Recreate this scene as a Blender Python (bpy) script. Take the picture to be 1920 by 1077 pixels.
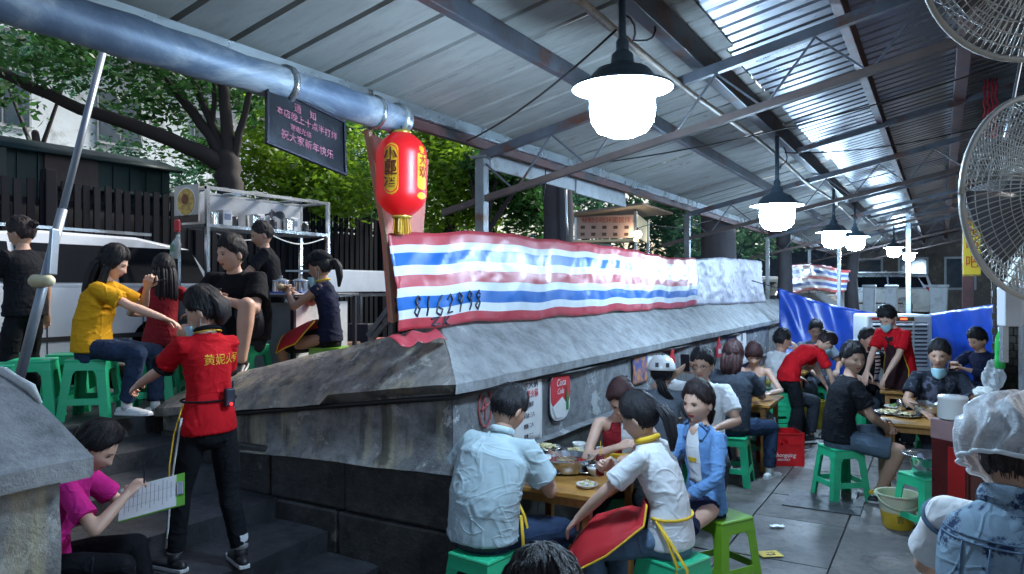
import bpy, math, random
import numpy as np
from mathutils import Vector, Matrix
random.seed(7); RNG = np.random.default_rng(7)
R = math.radians; PI = math.pi
for _o in list(bpy.data.objects): bpy.data.objects.remove(_o)
SC = bpy.context.scene; COL = SC.collection
# ------------------------------------------------------------- camera, sky, exposure
CAM = Vector((2.51, -3.63, 1.90)); PSI = R(30.1); FPX = 1387.0
cd = bpy.data.cameras.new('camera'); cam = bpy.data.objects.new('camera', cd); COL.objects.link(cam)
cam.location = CAM; cam.rotation_euler = (R(90), 0, PSI)
cd.sensor_width = 36; cd.lens = FPX/1920*36; cd.clip_start = 0.05; cd.clip_end = 600
SC.camera = cam
W = bpy.data.worlds.new('World'); SC.world = W; W.use_nodes = True
nt = W.node_tree; nt.nodes.clear()
wo = nt.nodes.new('ShaderNodeOutputWorld'); wb = nt.nodes.new('ShaderNodeBackground'); ws = nt.nodes.new('ShaderNodeTexSky')
ws.sky_type = 'NISHITA'; ws.sun_disc = False; ws.sun_elevation = R(38); ws.sun_rotation = R(18); ws.air_density = 1.0; ws.dust_density = 3.0
wb.inputs['Strength'].default_value = 0.085
nt.links.new(ws.outputs[0], wb.inputs[0]); nt.links.new(wb.outputs[0], wo.inputs[0])
sd = bpy.data.lights.new('sun', 'SUN'); sun = bpy.data.objects.new('sun', sd); COL.objects.link(sun)
sd.energy = 3.4; sd.angle = R(18); sd.color = (1.0, .97, .92)
sun.rotation_euler = (R(52), 0, R(162))
SC.view_settings.view_transform = 'Standard'; SC.view_settings.look = 'None'
SC.view_settings.gamma = 1; SC.view_settings.use_curve_mapping = False
SC.view_settings.exposure = 1.25
SC.cycles.use_denoising = True; SC.cycles.max_bounces = 6; SC.cycles.diffuse_bounces = 3; SC.cycles.glossy_bounces = 3
SC.cycles.transmission_bounces = 4; SC.cycles.transparent_max_bounces = 8; SC.cycles.sample_clamp_indirect = 4.0
SC.cycles.caustics_reflective = False; SC.cycles.caustics_refractive = False
LAMP_E = 105.0
# camera-space helpers: right, forward; P = point seen at pixel (of 1920x1077) at depth d; G = at height h
RV = Vector((math.cos(PSI), math.sin(PSI), 0)); FV = Vector((-math.sin(PSI), math.cos(PSI), 0))
def P(px, py, d): return CAM + FV*d + RV*((px-960)/FPX*d) + Vector((0, 0, (538.5-py)/FPX*d))
def G(px, py, h=0.0): return P(px, py, (CAM.z-h)*FPX/(py-538.5))
def onX(px, py, X):            # point on the vertical plane x = X seen at the pixel
    d0 = FV + RV*((px-960)/FPX) + Vector((0, 0, (538.5-py)/FPX)); return CAM + d0*((X-CAM.x)/d0.x)
def onY(px, py, Y):
    d0 = FV + RV*((px-960)/FPX) + Vector((0, 0, (538.5-py)/FPX)); return CAM + d0*((Y-CAM.y)/d0.y)
V = Vector
# ------------------------------------------------------------- noise
def snoise(p, k=1.0, seed=0):
    """cheap vectorised smooth noise in -1..1 for (n,3) points"""
    r = np.random.default_rng(seed+11); s = np.zeros(len(p)); q = p*k
    for o in range(4):
        a = r.normal(size=(3, 3)); a /= np.linalg.norm(a, axis=1)[:, None]
        t = q@a.T*(1.6**o)+r.uniform(0, 6, 3)
        s += np.sin(t[:, 0]+1.7*np.sin(t[:, 1]+1.3*np.sin(t[:, 2])))/(1.5**o)
    return s/2.4
# ------------------------------------------------------------- materials
def srgb(h):
    h = h.lstrip('#'); o = []
    for i in (0, 2, 4):
        c = int(h[i:i+2], 16)/255; o.append(c/12.92 if c <= .04045 else ((c+.055)/1.055)**2.4)
    return tuple(o)
class NT:
    def __init__(s, name):
        s.m = bpy.data.materials.new(name); s.m.use_nodes = True; s.t = s.m.node_tree; s.t.nodes.clear()
        s.out = s.n('ShaderNodeOutputMaterial'); s.b = s.n('ShaderNodeBsdfPrincipled'); s.l(s.b.outputs[0], s.out.inputs[0])
        s.tc = s.n('ShaderNodeTexCoord')
    def n(s, t): return s.t.nodes.new(t)
    def l(s, a, b): s.t.links.new(a, b)
    def coord(s, scale=(1, 1, 1), kind='Object', rot=(0, 0, 0)):
        m = s.n('ShaderNodeMapping'); s.l(s.tc.outputs[kind], m.inputs[0]); m.inputs['Scale'].default_value = scale; m.inputs['Rotation'].default_value = rot
        return m.outputs[0]
    def noise(s, sc, det=4, rough=.55, scale=(1, 1, 1), dist=0, kind='Object', rnd=True):
        n = s.n('ShaderNodeTexNoise'); n.inputs['Scale'].default_value = sc; n.inputs['Detail'].default_value = det
        n.inputs['Roughness'].default_value = rough; n.inputs['Distortion'].default_value = dist
        s.l(s.coord(scale, kind), n.inputs['Vector'])
        if rnd:
            n.noise_dimensions = '4D'; oi = s.n('ShaderNodeObjectInfo'); mm = s.n('ShaderNodeMath'); mm.operation = 'MULTIPLY'; mm.inputs[1].default_value = 17
            s.l(oi.outputs['Random'], mm.inputs[0]); s.l(mm.outputs[0], n.inputs['W'])
        return n.outputs['Fac']
    def ramp(s, fac, stops, interp='LINEAR'):
        r = s.n('ShaderNodeValToRGB'); s.l(fac, r.inputs[0]); e = r.color_ramp.elements; r.color_ramp.interpolation = interp
        while len(e) < len(stops): e.new(.5)
        for i, (p, c) in enumerate(stops):
            e[i].position = p; e[i].color = (*c, 1) if hasattr(c, '__len__') else (c, c, c, 1)
        return r.outputs[0]
    def mix(s, f, a, b, mode='MIX'):
        m = s.n('ShaderNodeMix'); m.data_type = 'RGBA'; m.blend_type = mode
        if hasattr(f, 'links'): s.l(f, m.inputs[0])
        else: m.inputs[0].default_value = f
        for x, i in ((a, 6), (b, 7)):
            if hasattr(x, 'links'): s.l(x, m.inputs[i])
            else: m.inputs[i].default_value = (*x, 1)
        return m.outputs[2]
    def bump(s, h, st=.3, d=.01, prev=None):
        b = s.n('ShaderNodeBump'); b.inputs['Strength'].default_value = st; b.inputs['Distance'].default_value = d; s.l(h, b.inputs['Height'])
        if prev is not None: s.l(prev, b.inputs['Normal'])
        return b.outputs[0]
    def set(s, col=None, rough=None, metal=None, normal=None, **kw):
        for nm, v in (('Base Color', col), ('Roughness', rough), ('Metallic', metal), ('Normal', normal)):
            if v is None: continue
            if hasattr(v, 'links'): s.l(v, s.b.inputs[nm])
            else: s.b.inputs[nm].default_value = (*v, 1) if hasattr(v, '__len__') else v
        for k, v in kw.items():
            s.b.inputs[k.replace('_', ' ')].default_value = (*v, 1) if (hasattr(v, '__len__') and len(v) == 3 and 'Radius' not in k) else v
        return s.m
_MC = {}
def M(name, col, rough=.6, metal=0, var=.18, vs=6, bump=.15, bs=60, dirt=None, scale=(1, 1, 1), **kw):
    """generic procedural material: colour mottling, roughness variation, fine relief, optional dirt colour"""
    if name in _MC: return _MC[name]
    if isinstance(col, str): col = srgb(col)
    t = NT(name); f = t.noise(vs, 5, .6, scale)
    lo = tuple(c*(1-var) for c in col); hi = tuple(min(1, c*(1+var)) for c in col)
    c = t.ramp(f, [(.3, lo), (.7, hi)])
    if dirt:
        dc, ds, da = dirt; df = t.noise(ds, 6, .7); c = t.mix(t.ramp(df, [(.62-da*.3, 0), (.74-da*.3, 1)]), c, dc)
    rf = t.ramp(f, [(.25, max(.03, rough*.8)), (.75, min(1, rough*1.2))])
    nb = t.bump(t.noise(bs, 3, .6, scale), bump, .004) if bump else None
    _MC[name] = t.set(c, rf, metal, nb, **kw); return _MC[name]
def E(name, col, st):
    if name in _MC: return _MC[name]
    t = NT(name); f = t.noise(5, 2); c = t.ramp(f, [(.2, tuple(x*.94 for x in col)), (.8, col)])
    t.l(c, t.b.inputs['Emission Color']); t.b.inputs['Emission Strength'].default_value = st; t.set(col, .4)
    _MC[name] = t.m; return t.m
# ------------------------------------------------------------- mesh builder
class MB:
    def __init__(s): s.v = []; s.f = []; s.mi = []; s.cur = 0
    def add(s, vs, fs):
        b = len(s.v); s.v.extend([tuple(v) for v in vs]); s.f.extend([tuple(i+b for i in f) for f in fs]); s.mi.extend([s.cur]*len(fs)); return s
    def box(s, c, sz, rot=None, taper=1.0):
        x, y, z = (q/2 for q in sz); c = V(c)
        vs = [V((a*x*(taper if d < 0 else 1), b*y*(taper if d < 0 else 1), d*z)) for d in (-1, 1) for a, b in ((-1, -1), (1, -1), (1, 1), (-1, 1))]
        if rot is not None: vs = [rot@v for v in vs]
        return s.add([v+c for v in vs], [(3, 2, 1, 0), (4, 5, 6, 7), (0, 1, 5, 4), (1, 2, 6, 5), (2, 3, 7, 6), (3, 0, 4, 7)])
    def beam(s, a, b, w, h, up=V((0, 0, 1)), w2=None, h2=None):
        a = V(a); b = V(b); d = (b-a).normalized(); sx = d.cross(up)
        if sx.length < 1e-4: sx = d.cross(V((1, 0, 0)))
        sx.normalize(); sy = sx.cross(d); w2 = w2 or w; h2 = h2 or h; vs = []
        for q, ww, hh in ((a, w, h), (b, w2, h2)):
            for i, j in ((-1, -1), (1, -1), (1, 1), (-1, 1)): vs.append(q+sx*(i*ww/2)+sy*(j*hh/2))
        return s.add(vs, [(0, 1, 2, 3), (7, 6, 5, 4), (4, 5, 1, 0), (5, 6, 2, 1), (6, 7, 3, 2), (7, 4, 0, 3)])
    def tube(s, pts, r, n=8, cap=True, ry=None, side=None, roundend=False):
        pts = [V(p) for p in pts]; N = len(pts); rs = list(r) if hasattr(r, '__len__') else [r]*N
        rys = (list(ry) if hasattr(ry, '__len__') else [ry]*N) if ry is not None else rs
        T = [(pts[min(i+1, N-1)]-pts[max(i-1, 0)]).normalized() for i in range(N)]
        if roundend:
            np_, nr, nry, nT = [], [], [], []
            for k in (.98, .8, .45): np_.append(pts[0]-T[0]*min(rs[0], rys[0])*k); q = math.sqrt(1-k*k); nr.append(rs[0]*q); nry.append(rys[0]*q); nT.append(T[0])
            np_ += pts; nr += rs; nry += rys; nT += T
            for k in (.45, .8, .98): np_.append(pts[-1]+T[-1]*min(rs[-1], rys[-1])*k); q = math.sqrt(1-k*k); nr.append(rs[-1]*q); nry.append(rys[-1]*q); nT.append(T[-1])
            pts, rs, rys, T = np_, nr, nry, nT; N = len(pts)
        u = V(side) if side is not None else (V((0, 0, 1)).cross(T[0]))
        if u.length < 1e-3: u = V((1, 0, 0))
        vs = []; 
        for i in range(N):
            u = (u-T[i]*u.dot(T[i])); u = u.normalized() if u.length > 1e-5 else V((1, 0, 0)); w = T[i].cross(u)
            for k in range(n):
                a = 2*PI*k/n; vs.append(pts[i]+u*(math.cos(a)*rs[i])+w*(math.sin(a)*rys[i]))
        fs = [(i*n+k, i*n+(k+1) % n, (i+1)*n+(k+1) % n, (i+1)*n+k) for i in range(N-1) for k in range(n)]
        if cap: fs += [tuple(range(n-1, -1, -1)), tuple((N-1)*n+k for k in range(n))]
        return s.add(vs, fs)
    def lathe(s, prof, n=24, c=(0, 0, 0), rot=None, cap=True):
        c = V(c); vs = []
        for r, z in prof:
            for k in range(n):
                a = 2*PI*k/n; v = V((r*math.cos(a), r*math.sin(a), z)); vs.append((rot@v if rot is not None else v)+c)
        N = len(prof); fs = [(i*n+k, i*n+(k+1) % n, (i+1)*n+(k+1) % n, (i+1)*n+k) for i in range(N-1) for k in range(n)]
        if cap: fs += [tuple(range(n-1, -1, -1)), tuple((N-1)*n+k for k in range(n))]
        return s.add(vs, fs)
    def sph(s, c, r, n=12, m=8, rot=None):
        r = r if hasattr(r, '__len__') else (r, r, r); vs = []; c = V(c)
        for i in range(m+1):
            t = PI*i/m
            for k in range(n):
                a = 2*PI*k/n; q = V((r[0]*math.sin(t)*math.cos(a), r[1]*math.sin(t)*math.sin(a), r[2]*math.cos(t))); vs.append((rot@q if rot is not None else q)+c)
        return s.add(vs, [(i*n+k, (i+1)*n+k, (i+1)*n+(k+1) % n, i*n+(k+1) % n) for i in range(m) for k in range(n)])
    def prism(s, poly, vec):
        n = len(poly); vec = V(vec); vs = [V(p) for p in poly]+[V(p)+vec for p in poly]
        return s.add(vs, [tuple(range(n-1, -1, -1)), tuple(range(n, 2*n))]+[(i, (i+1) % n, n+(i+1) % n, n+i) for i in range(n)])
    def grid(s, fn, nu, nv):
        vs = [fn(i/nu, j/nv) for j in range(nv+1) for i in range(nu+1)]; w = nu+1
        return s.add(vs, [(j*w+i, j*w+i+1, (j+1)*w+i+1, (j+1)*w+i) for j in range(nv) for i in range(nu)])
    def join(s, other, T=None):
        vs = other.v if T is None else [T@V(v) for v in other.v]; c = s.cur; b = len(s.v)
        s.v.extend([tuple(v) for v in vs]); s.f.extend([tuple(i+b for i in f) for f in other.f]); s.mi.extend(other.mi); return s
    def mesh(s, name, mats, smooth=False):
        me = bpy.data.meshes.new(name); me.from_pydata(s.v, [], s.f)
        for m in (mats if isinstance(mats, (list, tuple)) else [mats]): me.materials.append(m)
        me.polygons.foreach_set('material_index', s.mi)
        if smooth: me.polygons.foreach_set('use_smooth', [True]*len(s.f))
        me.update(); return me
    def build(s, name, mats, parent=None, smooth=False, bevel=0, solid=0, sub=0, kind=None, auto=None, loc=None):
        o = bpy.data.objects.new(name, s.mesh(name, mats, smooth)); COL.objects.link(o)
        if parent is not None: o.parent = parent
        if loc is not None: o.location = loc
        if solid: m = o.modifiers.new('solid', 'SOLIDIFY'); m.thickness = solid; m.offset = 0
        if sub: m = o.modifiers.new('sub', 'SUBSURF'); m.levels = sub; m.render_levels = sub
        if bevel: m = o.modifiers.new('bevel', 'BEVEL'); m.width = bevel; m.segments = 2; m.limit_method = 'ANGLE'; m.angle_limit = R(35)
        if auto:
            for p in o.data.polygons: p.use_smooth = True
            o.data.set_sharp_from_angle(angle=R(auto))
        if kind: o['kind'] = kind
        return o
def empty(name, loc=(0, 0, 0), rz=0.0, label=None, cat=None, group=None, kind=None):
    o = bpy.data.objects.new(name, None); COL.objects.link(o); o.location = loc; o.rotation_euler = (0, 0, rz); o.empty_display_size = .1
    return tag(o, label, cat, group, kind)
def tag(o, label=None, cat=None, group=None, kind=None):
    for k, v in (('label', label), ('category', cat), ('group', group), ('kind', kind)):
        if v: o[k] = v
    return o
def kids(o): return [c for c in ALLC.get(o.name, [])] if False else list(o.children)
def dup(o, parent=None):
    ch = list(o.children); c = o.copy(); COL.objects.link(c)
    if parent is not None: c.parent = parent
    for q in ch: dup(q, c)
    return c
def put(o, loc, rz=0, label=None, group=None, sc=None):
    o.location = loc; o.rotation_euler = (0, 0, rz)
    if sc: o.scale = (sc, sc, sc) if not hasattr(sc, '__len__') else sc
    return tag(o, label, None, group)
TMP = bpy.data.scenes.new('workbench')
def tmp_dg():
    with bpy.context.temp_override(scene=TMP, view_layer=TMP.view_layers[0]):
        dg = bpy.context.evaluated_depsgraph_get(); dg.update(); return dg
def remesh(mb, vox, smooth=4, fac=.5):
    """one continuous surface grown over all the closed pieces in mb -> (verts (n,3), faces)"""
    me = bpy.data.meshes.new('tmp'); me.from_pydata(mb.v, [], mb.f); o = bpy.data.objects.new('tmp', me); TMP.collection.objects.link(o)
    m = o.modifiers.new('r', 'REMESH'); m.mode = 'VOXEL'; m.voxel_size = vox; m.adaptivity = 0
    if smooth: k = o.modifiers.new('s', 'SMOOTH'); k.iterations = smooth; k.factor = fac
    dg = tmp_dg(); ev = o.evaluated_get(dg); em = ev.to_mesh()
    n = len(em.vertices); co = np.empty(n*3); em.vertices.foreach_get('co', co); no = np.empty(n*3); em.vertices.foreach_get('normal', no)
    q = np.empty(len(em.loops), dtype=np.int64); em.loops.foreach_get('vertex_index', q)
    ls = [p.loop_start for p in em.polygons]; lt = [p.loop_total for p in em.polygons]
    ql = q.tolist(); fs = [tuple(ql[a:a+b]) for a, b in zip(ls, lt)]
    ev.to_mesh_clear(); bpy.data.objects.remove(o); bpy.data.meshes.remove(me)
    return co.reshape(-1, 3), no.reshape(-1, 3), fs
def text(body, size, T, material, parent=None, name='lettering', align='CENTER', ex=.0008, sx=1.0, spacing=1.0, shear=0, line=1.0, wrap=None, bold=0):
    c = bpy.data.curves.new(name, 'FONT'); c.body = body; c.size = size; c.align_x = align; c.align_y = 'CENTER'; c.extrude = ex; c.space_character = spacing; c.shear = shear; c.space_line = line
    c.resolution_u = 3; c.offset = bold
    q = bpy.data.objects.new('tmp_text', c); TMP.collection.objects.link(q); dg = tmp_dg()
    me = bpy.data.meshes.new_from_object(q.evaluated_get(dg), depsgraph=dg); bpy.data.objects.remove(q); bpy.data.curves.remove(c)
    me.materials.clear(); me.materials.append(material)
    if wrap: 
        for v in me.vertices: v.co = wrap(v.co)
    o = bpy.data.objects.new(name, me); COL.objects.link(o)
    o.matrix_basis = T@Matrix.Diagonal((sx, 1, 1, 1))
    if parent is not None: o.parent = parent
    return o
def frame(origin, xaxis, up):
    """matrix whose x runs along the writing, y up, z out of the surface"""
    x = V(xaxis).normalized(); y = V(up); y = (y-x*y.dot(x)).normalized(); z = x.cross(y); m = Matrix((x, y, z)).transposed().to_4x4(); m.translation = V(origin); return m
# ------------------------------------------------------------- special materials
def concrete(name, base, dark, light, streak=None, flake=.35, rough=.75, wet=0):
    t = NT(name)
    a = t.noise(1.4, 8, .65, rnd=False, dist=.6); b = t.noise(7, 8, .7, rnd=False); d = t.noise(34, 6, .7, rnd=False)
    c = t.ramp(a, [(.28, dark), (.5, base), (.72, tuple(x*1.25 for x in base))])
    c = t.mix(t.ramp(b, [(.42, 0), (.66, .75)]), c, tuple(x*.55 for x in dark))
    fl = t.noise(3.1, 9, .75, rnd=False, dist=.4)
    c = t.mix(t.ramp(fl, [(.66-flake*.2, 0), (.69-flake*.2, .8)]), c, light)
    c = t.mix(t.ramp(d, [(.6, 0), (.7, .5)]), c, light)
    if streak:
        s = t.noise(1.0, 5, .6, (5.5, 5.5, .7), rnd=False, dist=.3); c = t.mix(t.ramp(s, [(.5, 0), (.63, .7)]), c, streak)
        s2 = t.noise(1.3, 5, .6, (4, 4, .5), rnd=False); c = t.mix(t.ramp(s2, [(.55, 0), (.66, .75)]), c, tuple(x*.35 for x in dark))
    n = t.bump(b, .5, .03); n = t.bump(d, .45, .008, n); n = t.bump(fl, .3, .01, n)
    return t.set(c, t.ramp(b, [(.3, rough*.7-wet), (.7, min(1, rough*1.1))]), 0, n)
m_plaster = concrete('wall_plaster', (.23, .23, .225), (.05, .05, .055), (.40, .40, .38), streak=(.40, .35, .22), flake=.45)
m_plaster2 = concrete('wall_plaster_grey', (.17, .175, .185), (.085, .09, .095), (.40, .41, .41), flake=.45)
m_coping = concrete('coping_render', (.25, .255, .26), (.15, .155, .16), (.42, .42, .41), flake=.15, rough=.6)
m_copingend = concrete('old_coping_render', (.24, .22, .2), (.1, .1, .1), (.42, .4, .35), streak=(.36, .3, .2), flake=.5)
m_base = concrete('dark_base_stone', (.055, .053, .05), (.02, .019, .018), (.16, .145, .12), flake=.12, rough=.6)
m_stepm = concrete('stair_stone', (.042, .045, .052), (.018, .019, .022), (.11, .11, .115), flake=.0, rough=.5)
m_black = M('black_groove', (.008, .008, .009), .6)
def paving_mat():
    t = NT('paving_stone'); oi = t.n('ShaderNodeObjectInfo')
    a = t.noise(2.2, 8, .65); b = t.noise(16, 8, .7); w = t.noise(.9, 4, .6, kind='Object')
    c = t.ramp(a, [(.3, (.08, .075, .07)), (.5, (.16, .147, .135)), (.72, (.28, .25, .22))])
    c = t.mix(t.ramp(b, [(.5, 0), (.7, .7)]), c, (.045, .043, .043)); bs_ = t.noise(3.3, 7, .75, rnd=False, dist=1.0); c = t.mix(t.ramp(bs_, [(.5, 0), (.62, .8)]), c, (.05, .047, .045))
    c = t.mix(t.ramp(oi.outputs['Random'], [(0, 0), (1, .5)]), c, (.06, .06, .068))
    sp = t.noise(48, 3, .6); c = t.mix(t.ramp(sp, [(.67, 0), (.71, .6)]), c, (.3, .3, .29))
    return t.set(c, t.ramp(w, [(.3, .3), (.6, .7)]), 0, t.bump(sp, .3, .004, t.bump(b, .5, .01)))
m_pave = paving_mat()
m_ground = concrete('ground_earth', (.08, .078, .075), (.04, .04, .04), (.14, .14, .13), flake=0, rough=.7)
m_terr = concrete('terrace_concrete', (.11, .108, .105), (.06, .06, .06), (.2, .2, .2), flake=.05, rough=.7)
m_brick = M('grey_brick', (.09, .078, .066), .8, var=.45, vs=3, bump=.5, bs=40, dirt=((.2, .19, .17), 5, .2))
m_mortar = M('mortar', (.045, .042, .04), .9, bump=.4)
m_steelgrey = M('painted_steel_blue_grey', (.075, .085, .105), .45, .3, var=.35, dirt=((.09, .035, .02), 4, .35))
m_steelred = M('red_oxide_steel', (.085, .03, .028), .55, .2, var=.35, dirt=((.02, .02, .022), 4, .4))
m_galv = M('galvanised_metal', (.5, .56, .6), .28, .9, var=.2, vs=3, bump=.1)
m_post = M('weathered_post', (.13, .14, .15), .5, .4, var=.3, dirt=((.1, .05, .03), 5, .3))
m_rust = M('rusty_brown_steel', (.065, .045, .04), .65, .2, var=.4)
def roofmat(name, base, rough, metal, dirt, amount, brush=0):
    t = NT(name); a = t.noise(1.1, 7, .65, (1, 3, 1), kind='Object'); b = t.noise(5, 8, .75, (.5, 2.2, 1)); g = t.noise(2.0, 6, .7)
    c = t.ramp(a, [(.3, tuple(x*.7 for x in base)), (.65, base)]); c = t.mix(t.ramp(b, [(.5, 0), (.72, .6)]), c, tuple(x*.45 for x in base))
    c = t.mix(t.ramp(g, [(.7-amount, 0), (.73-amount, .85)]), c, dirt)
    return t.set(c, t.ramp(b, [(.3, rough*.75), (.7, min(1, rough*1.4))]), metal, t.bump(b, .25, .006))
m_roofL = roofmat('roof_panel_pale', (.33, .335, .315), .6, .05, (.15, .085, .06), .08)
m_roofR = roofmat('roof_panel_glossy', (.15, .165, .20), .30, .7, (.1, .07, .06), .02)
# ------------------------------------------------------------- ground, terrace, stairs
ground = MB().grid(lambda u, v: V((-200+400*u, -120+400*v, -.016)), 4, 4).build('ground', m_ground, kind='structure')
r_ = random.Random(3)
x = 0.06; n_sl = 0
SLAB = []
while x < 3.9:
    wx = r_.choice([.55, .62, .7]); y = -3.9+r_.uniform(-.5, 0)
    while y < 11:
        ly = r_.uniform(.7, 1.5)
        SLAB.append((x, y, wx, ly)); y += ly
    x += wx
for (x, y, wx, ly) in SLAB:
    if y > 11.2: continue
    h = r_.uniform(-.004, .004); g = .006; z = .0+h
    mb = MB(); tl = [r_.uniform(-.003, .003) for _ in range(4)]
    c4 = [(x+g, y+g), (x+wx-g, y+g), (x+wx-g, y+ly-g), (x+g, y+ly-g)]
    cx, cy = x+wx/2, y+ly/2
    mb.add([(a-cx, b-cy, -.05) for a, b in c4]+[(a-cx, b-cy, z+t_) for (a, b), t_ in zip(c4, tl)], [(3, 2, 1, 0), (4, 5, 6, 7), (0, 1, 5, 4), (1, 2, 6, 5), (2, 3, 7, 6), (3, 0, 4, 7)])
    mb.build('paving_slab', m_pave, ground, bevel=.004, loc=(cx, cy, 0))
terr = MB(); terr.box((-31, -.1, .44), (56.2, 2.36, .915)); terr.box((-30.5, 40, .44), (59.9, 78.6, .915)); terr.box((-30.5, -42, .44), (59.9, 79.2, .915))
terrace = terr.build('terrace', m_terr, kind='structure')
NOSE = [(-.55, .15), (-.98, .30), (-1.48, .45), (-2.0, .60), (-2.45, .75), (-2.89, .90)]
stairs = empty('stairs', (0, 0, 0), 0, kind='structure')
for i, (nx, h) in enumerate(NOSE):
    end = NOSE[i+1][0]-.06 if i < 5 else -3.5
    for k, (ya, yb) in enumerate([(-2.26, -1.25+.2*(i % 2)), (-1.245+.2*(i % 2), .01)]):
        def st(u, v):
            X_ = nx+(end-nx)*v; Y_ = ya+(yb-ya)*u
            w = .010*math.sin(9*u+i*2+k)*(1-v); return V((X_+w, Y_, h+.006*math.sin(7*u+3*i)*(1 if v < .2 else .4)-(.012*(1-v)**8)))
        mb = MB().grid(st, 14, 6)
        mb.grid(lambda u, v: st(u, 0)+V((-.012*math.sin(v*PI)-.006*v, 0, -v*(h+.02))), 14, 4)
        mb.build('stair_stone', m_stepm, stairs, smooth=False, auto=30)
# ------------------------------------------------------------- parapet walls
def profile_wall(name, stations, mats, label, endcap=False):
    """stations: (x, y, nx, ny, [ (offset,z) ... ]) ; strips get their own material"""
    root = empty(name, (0, 0, 0), 0, label, 'wall')
    segs = [('coping', 0, 5, m_coping), ('wall_face', 5, 7, m_plaster), ('base_course', 7, 9, m_base)]
    return root, segs
def prof(t, lip=.07):
    """profile at distance t along the stair flank: (outward offset, height)"""
    rt = 1.66-.196*t; rb = 1.335-.137*t; ub = 1.275-.137*t; lg = .80-.035*t
    return [(-.62, .88), (-.60, rt-.05), (-.33, rt), (-.1, rt-(rt-rb)*.57+.01), (lip, rb), (lip, ub), (.0, ub-.004), (.0, ub-.02), (0, lg+.01), (.06, lg-.005), (.065, .0)]
def wall_mesh(pts, rng, name, mat, parent, res=.07, amp=.006, seed=0, prof_res=4):
    """pts = list of (x,y,nx,ny,t). rng = slice of the profile"""
    st = []
    for (x0, y0, nx0, ny0, t0), (x1, y1, nx1, ny1, t1) in zip(pts[:-1], pts[1:]):
        L = math.hypot(x1-x0, y1-y0); k = max(1, int(L/res))
        for i in range(k): u = i/k; st.append((x0+(x1-x0)*u, y0+(y1-y0)*u, nx0+(nx1-nx0)*u, ny0+(ny1-ny0)*u, t0+(t1-t0)*u))
    st.append(pts[-1]); rows = []
    for (x_, y_, nx, ny, t_) in st:
        pr = prof(t_)[rng[0]:rng[1]+1]; row = []
        for (o0, z0), (o1, z1) in zip(pr[:-1], pr[1:]):
            kk = max(1, int(math.hypot(o1-o0, z1-z0)/res)); kk = min(kk, 12)
            kk = {True: kk}[True]
            row += [(o0+(o1-o0)*j/kk, z0+(z1-z0)*j/kk) for j in range(kk)]
        row.append(pr[-1]); rows.append([(x_+nx*o, y_+ny*o, z) for o, z in row])
    m = min(len(r) for r in rows); 
    if any(len(r) != m for r in rows):     # resample rows to the same count
        nr = []
        for r in rows:
            idx = [round(j*(len(r)-1)/(m-1)) for j in range(m)]; nr.append([r[q] for q in idx])
        rows = nr
    v = np.array([p for r in rows for p in r]); N = len(rows)
    v[:, 0] += amp*snoise(v, 9, seed); v[:, 1] += amp*snoise(v, 9, seed+1); v[:, 2] += amp*.8*snoise(v, 7, seed+2)
    mb = MB().add([tuple(q) for q in v], [(i*m+j, i*m+j+1, (i+1)*m+j+1, (i+1)*m+j) for i in range(N-1) for j in range(m-1)])
    return mb.build(name, mat, parent, auto=40)
def stone_course(parent, pts, z0, z1, L, seed, mat=None):
    rr = random.Random(seed)
    for (x0, y0), (x1, y1), (nx, ny) in pts:
        D = math.hypot(x1-x0, y1-y0); s = 0
        while s < D-.05:
            l = min(rr.uniform(.7, 1.3)*L, D-s); 
            if D-s-l < .3: l = D-s
            a = V((x0+(x1-x0)*s/D, y0+(y1-y0)*s/D, (z0+z1)/2)); b = V((x0+(x1-x0)*(s+l)/D, y0+(y1-y0)*(s+l)/D, (z0+z1)/2))
            d = (b-a).normalized(); off = V((nx, ny, 0))*(rr.uniform(.0, .018)-.17)
            mb = MB(); mb.beam(a+d*.003+off-(a+b)/2, b-d*.003+off-(a+b)/2, .36, z1-z0-.006); mb.build('stone_block', mat or m_base, parent, bevel=.02, loc=(a+b)/2); s += l
far_wall = empty('parapet_wall', (0, 0, 0), 0, 'long grey plastered parapet wall with sloping coping, red circled mark and posters on it', 'wall')
PF = [(-2.75, 0, 0, -1, 2.75), (0, 0, 1, -1, 0), (0, 12.2, 1, 0, 0)]
wall_mesh([PF[0], PF[1]], (0, 6), 'end_coping', m_copingend, far_wall, amp=.007, seed=4)
wall_mesh([PF[1], PF[2]], (0, 6), 'coping', m_coping, far_wall, amp=.006, seed=5, res=.1)
wall_mesh([PF[0], PF[1]], (6, 9), 'end_wall_face', m_plaster, far_wall, amp=.008, seed=6)
wall_mesh([PF[1], PF[2]], (6, 9), 'wall_face', m_plaster2, far_wall, amp=.005, seed=7, res=.1)
for z0, z1, sd_ in ((0, .44, 1), (.44, .79, 2)):
    stone_course(far_wall, [((-2.75, 0), (.04, 0), (0, -1)), ((0, .0), (0, 11.8), (1, 0))], z0, z1, .95, sd_)
near_wall = empty('parapet_wall', (0, 0, 0), 0, 'near end of a grey coped parapet wall with a painted lit edge beside the seated woman in pink', 'wall')
_op = prof
def prof(t, lip=.07): return [(-.9, .88), (-.9, 1.60), (-.5, 1.58), (-.33, 1.53), (lip, 1.335), (lip, 1.275), (.0, 1.27), (.0, 1.25), (0, .80), (.06, .79), (.065, .0)]
PN = [(0, -7.6, 1, 0, 0), (0, -2.2, 1, 0, 0)]
wall_mesh(PN, (0, 6), 'coping', m_coping, near_wall, amp=.006, seed=8); wall_mesh([(0, -7.6, 1, 0, 0), (0, -2.27, 1, 0, 0)], (6, 9), 'wall_face', m_plaster, near_wall, amp=.006, seed=9)
cap = MB(); pr = prof(0); poly = [V((o, -2.2, z)) for o, z in pr[:6]]+[V((0, -2.2, 1.27)), V((-.9, -2.2, .88))]
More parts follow.
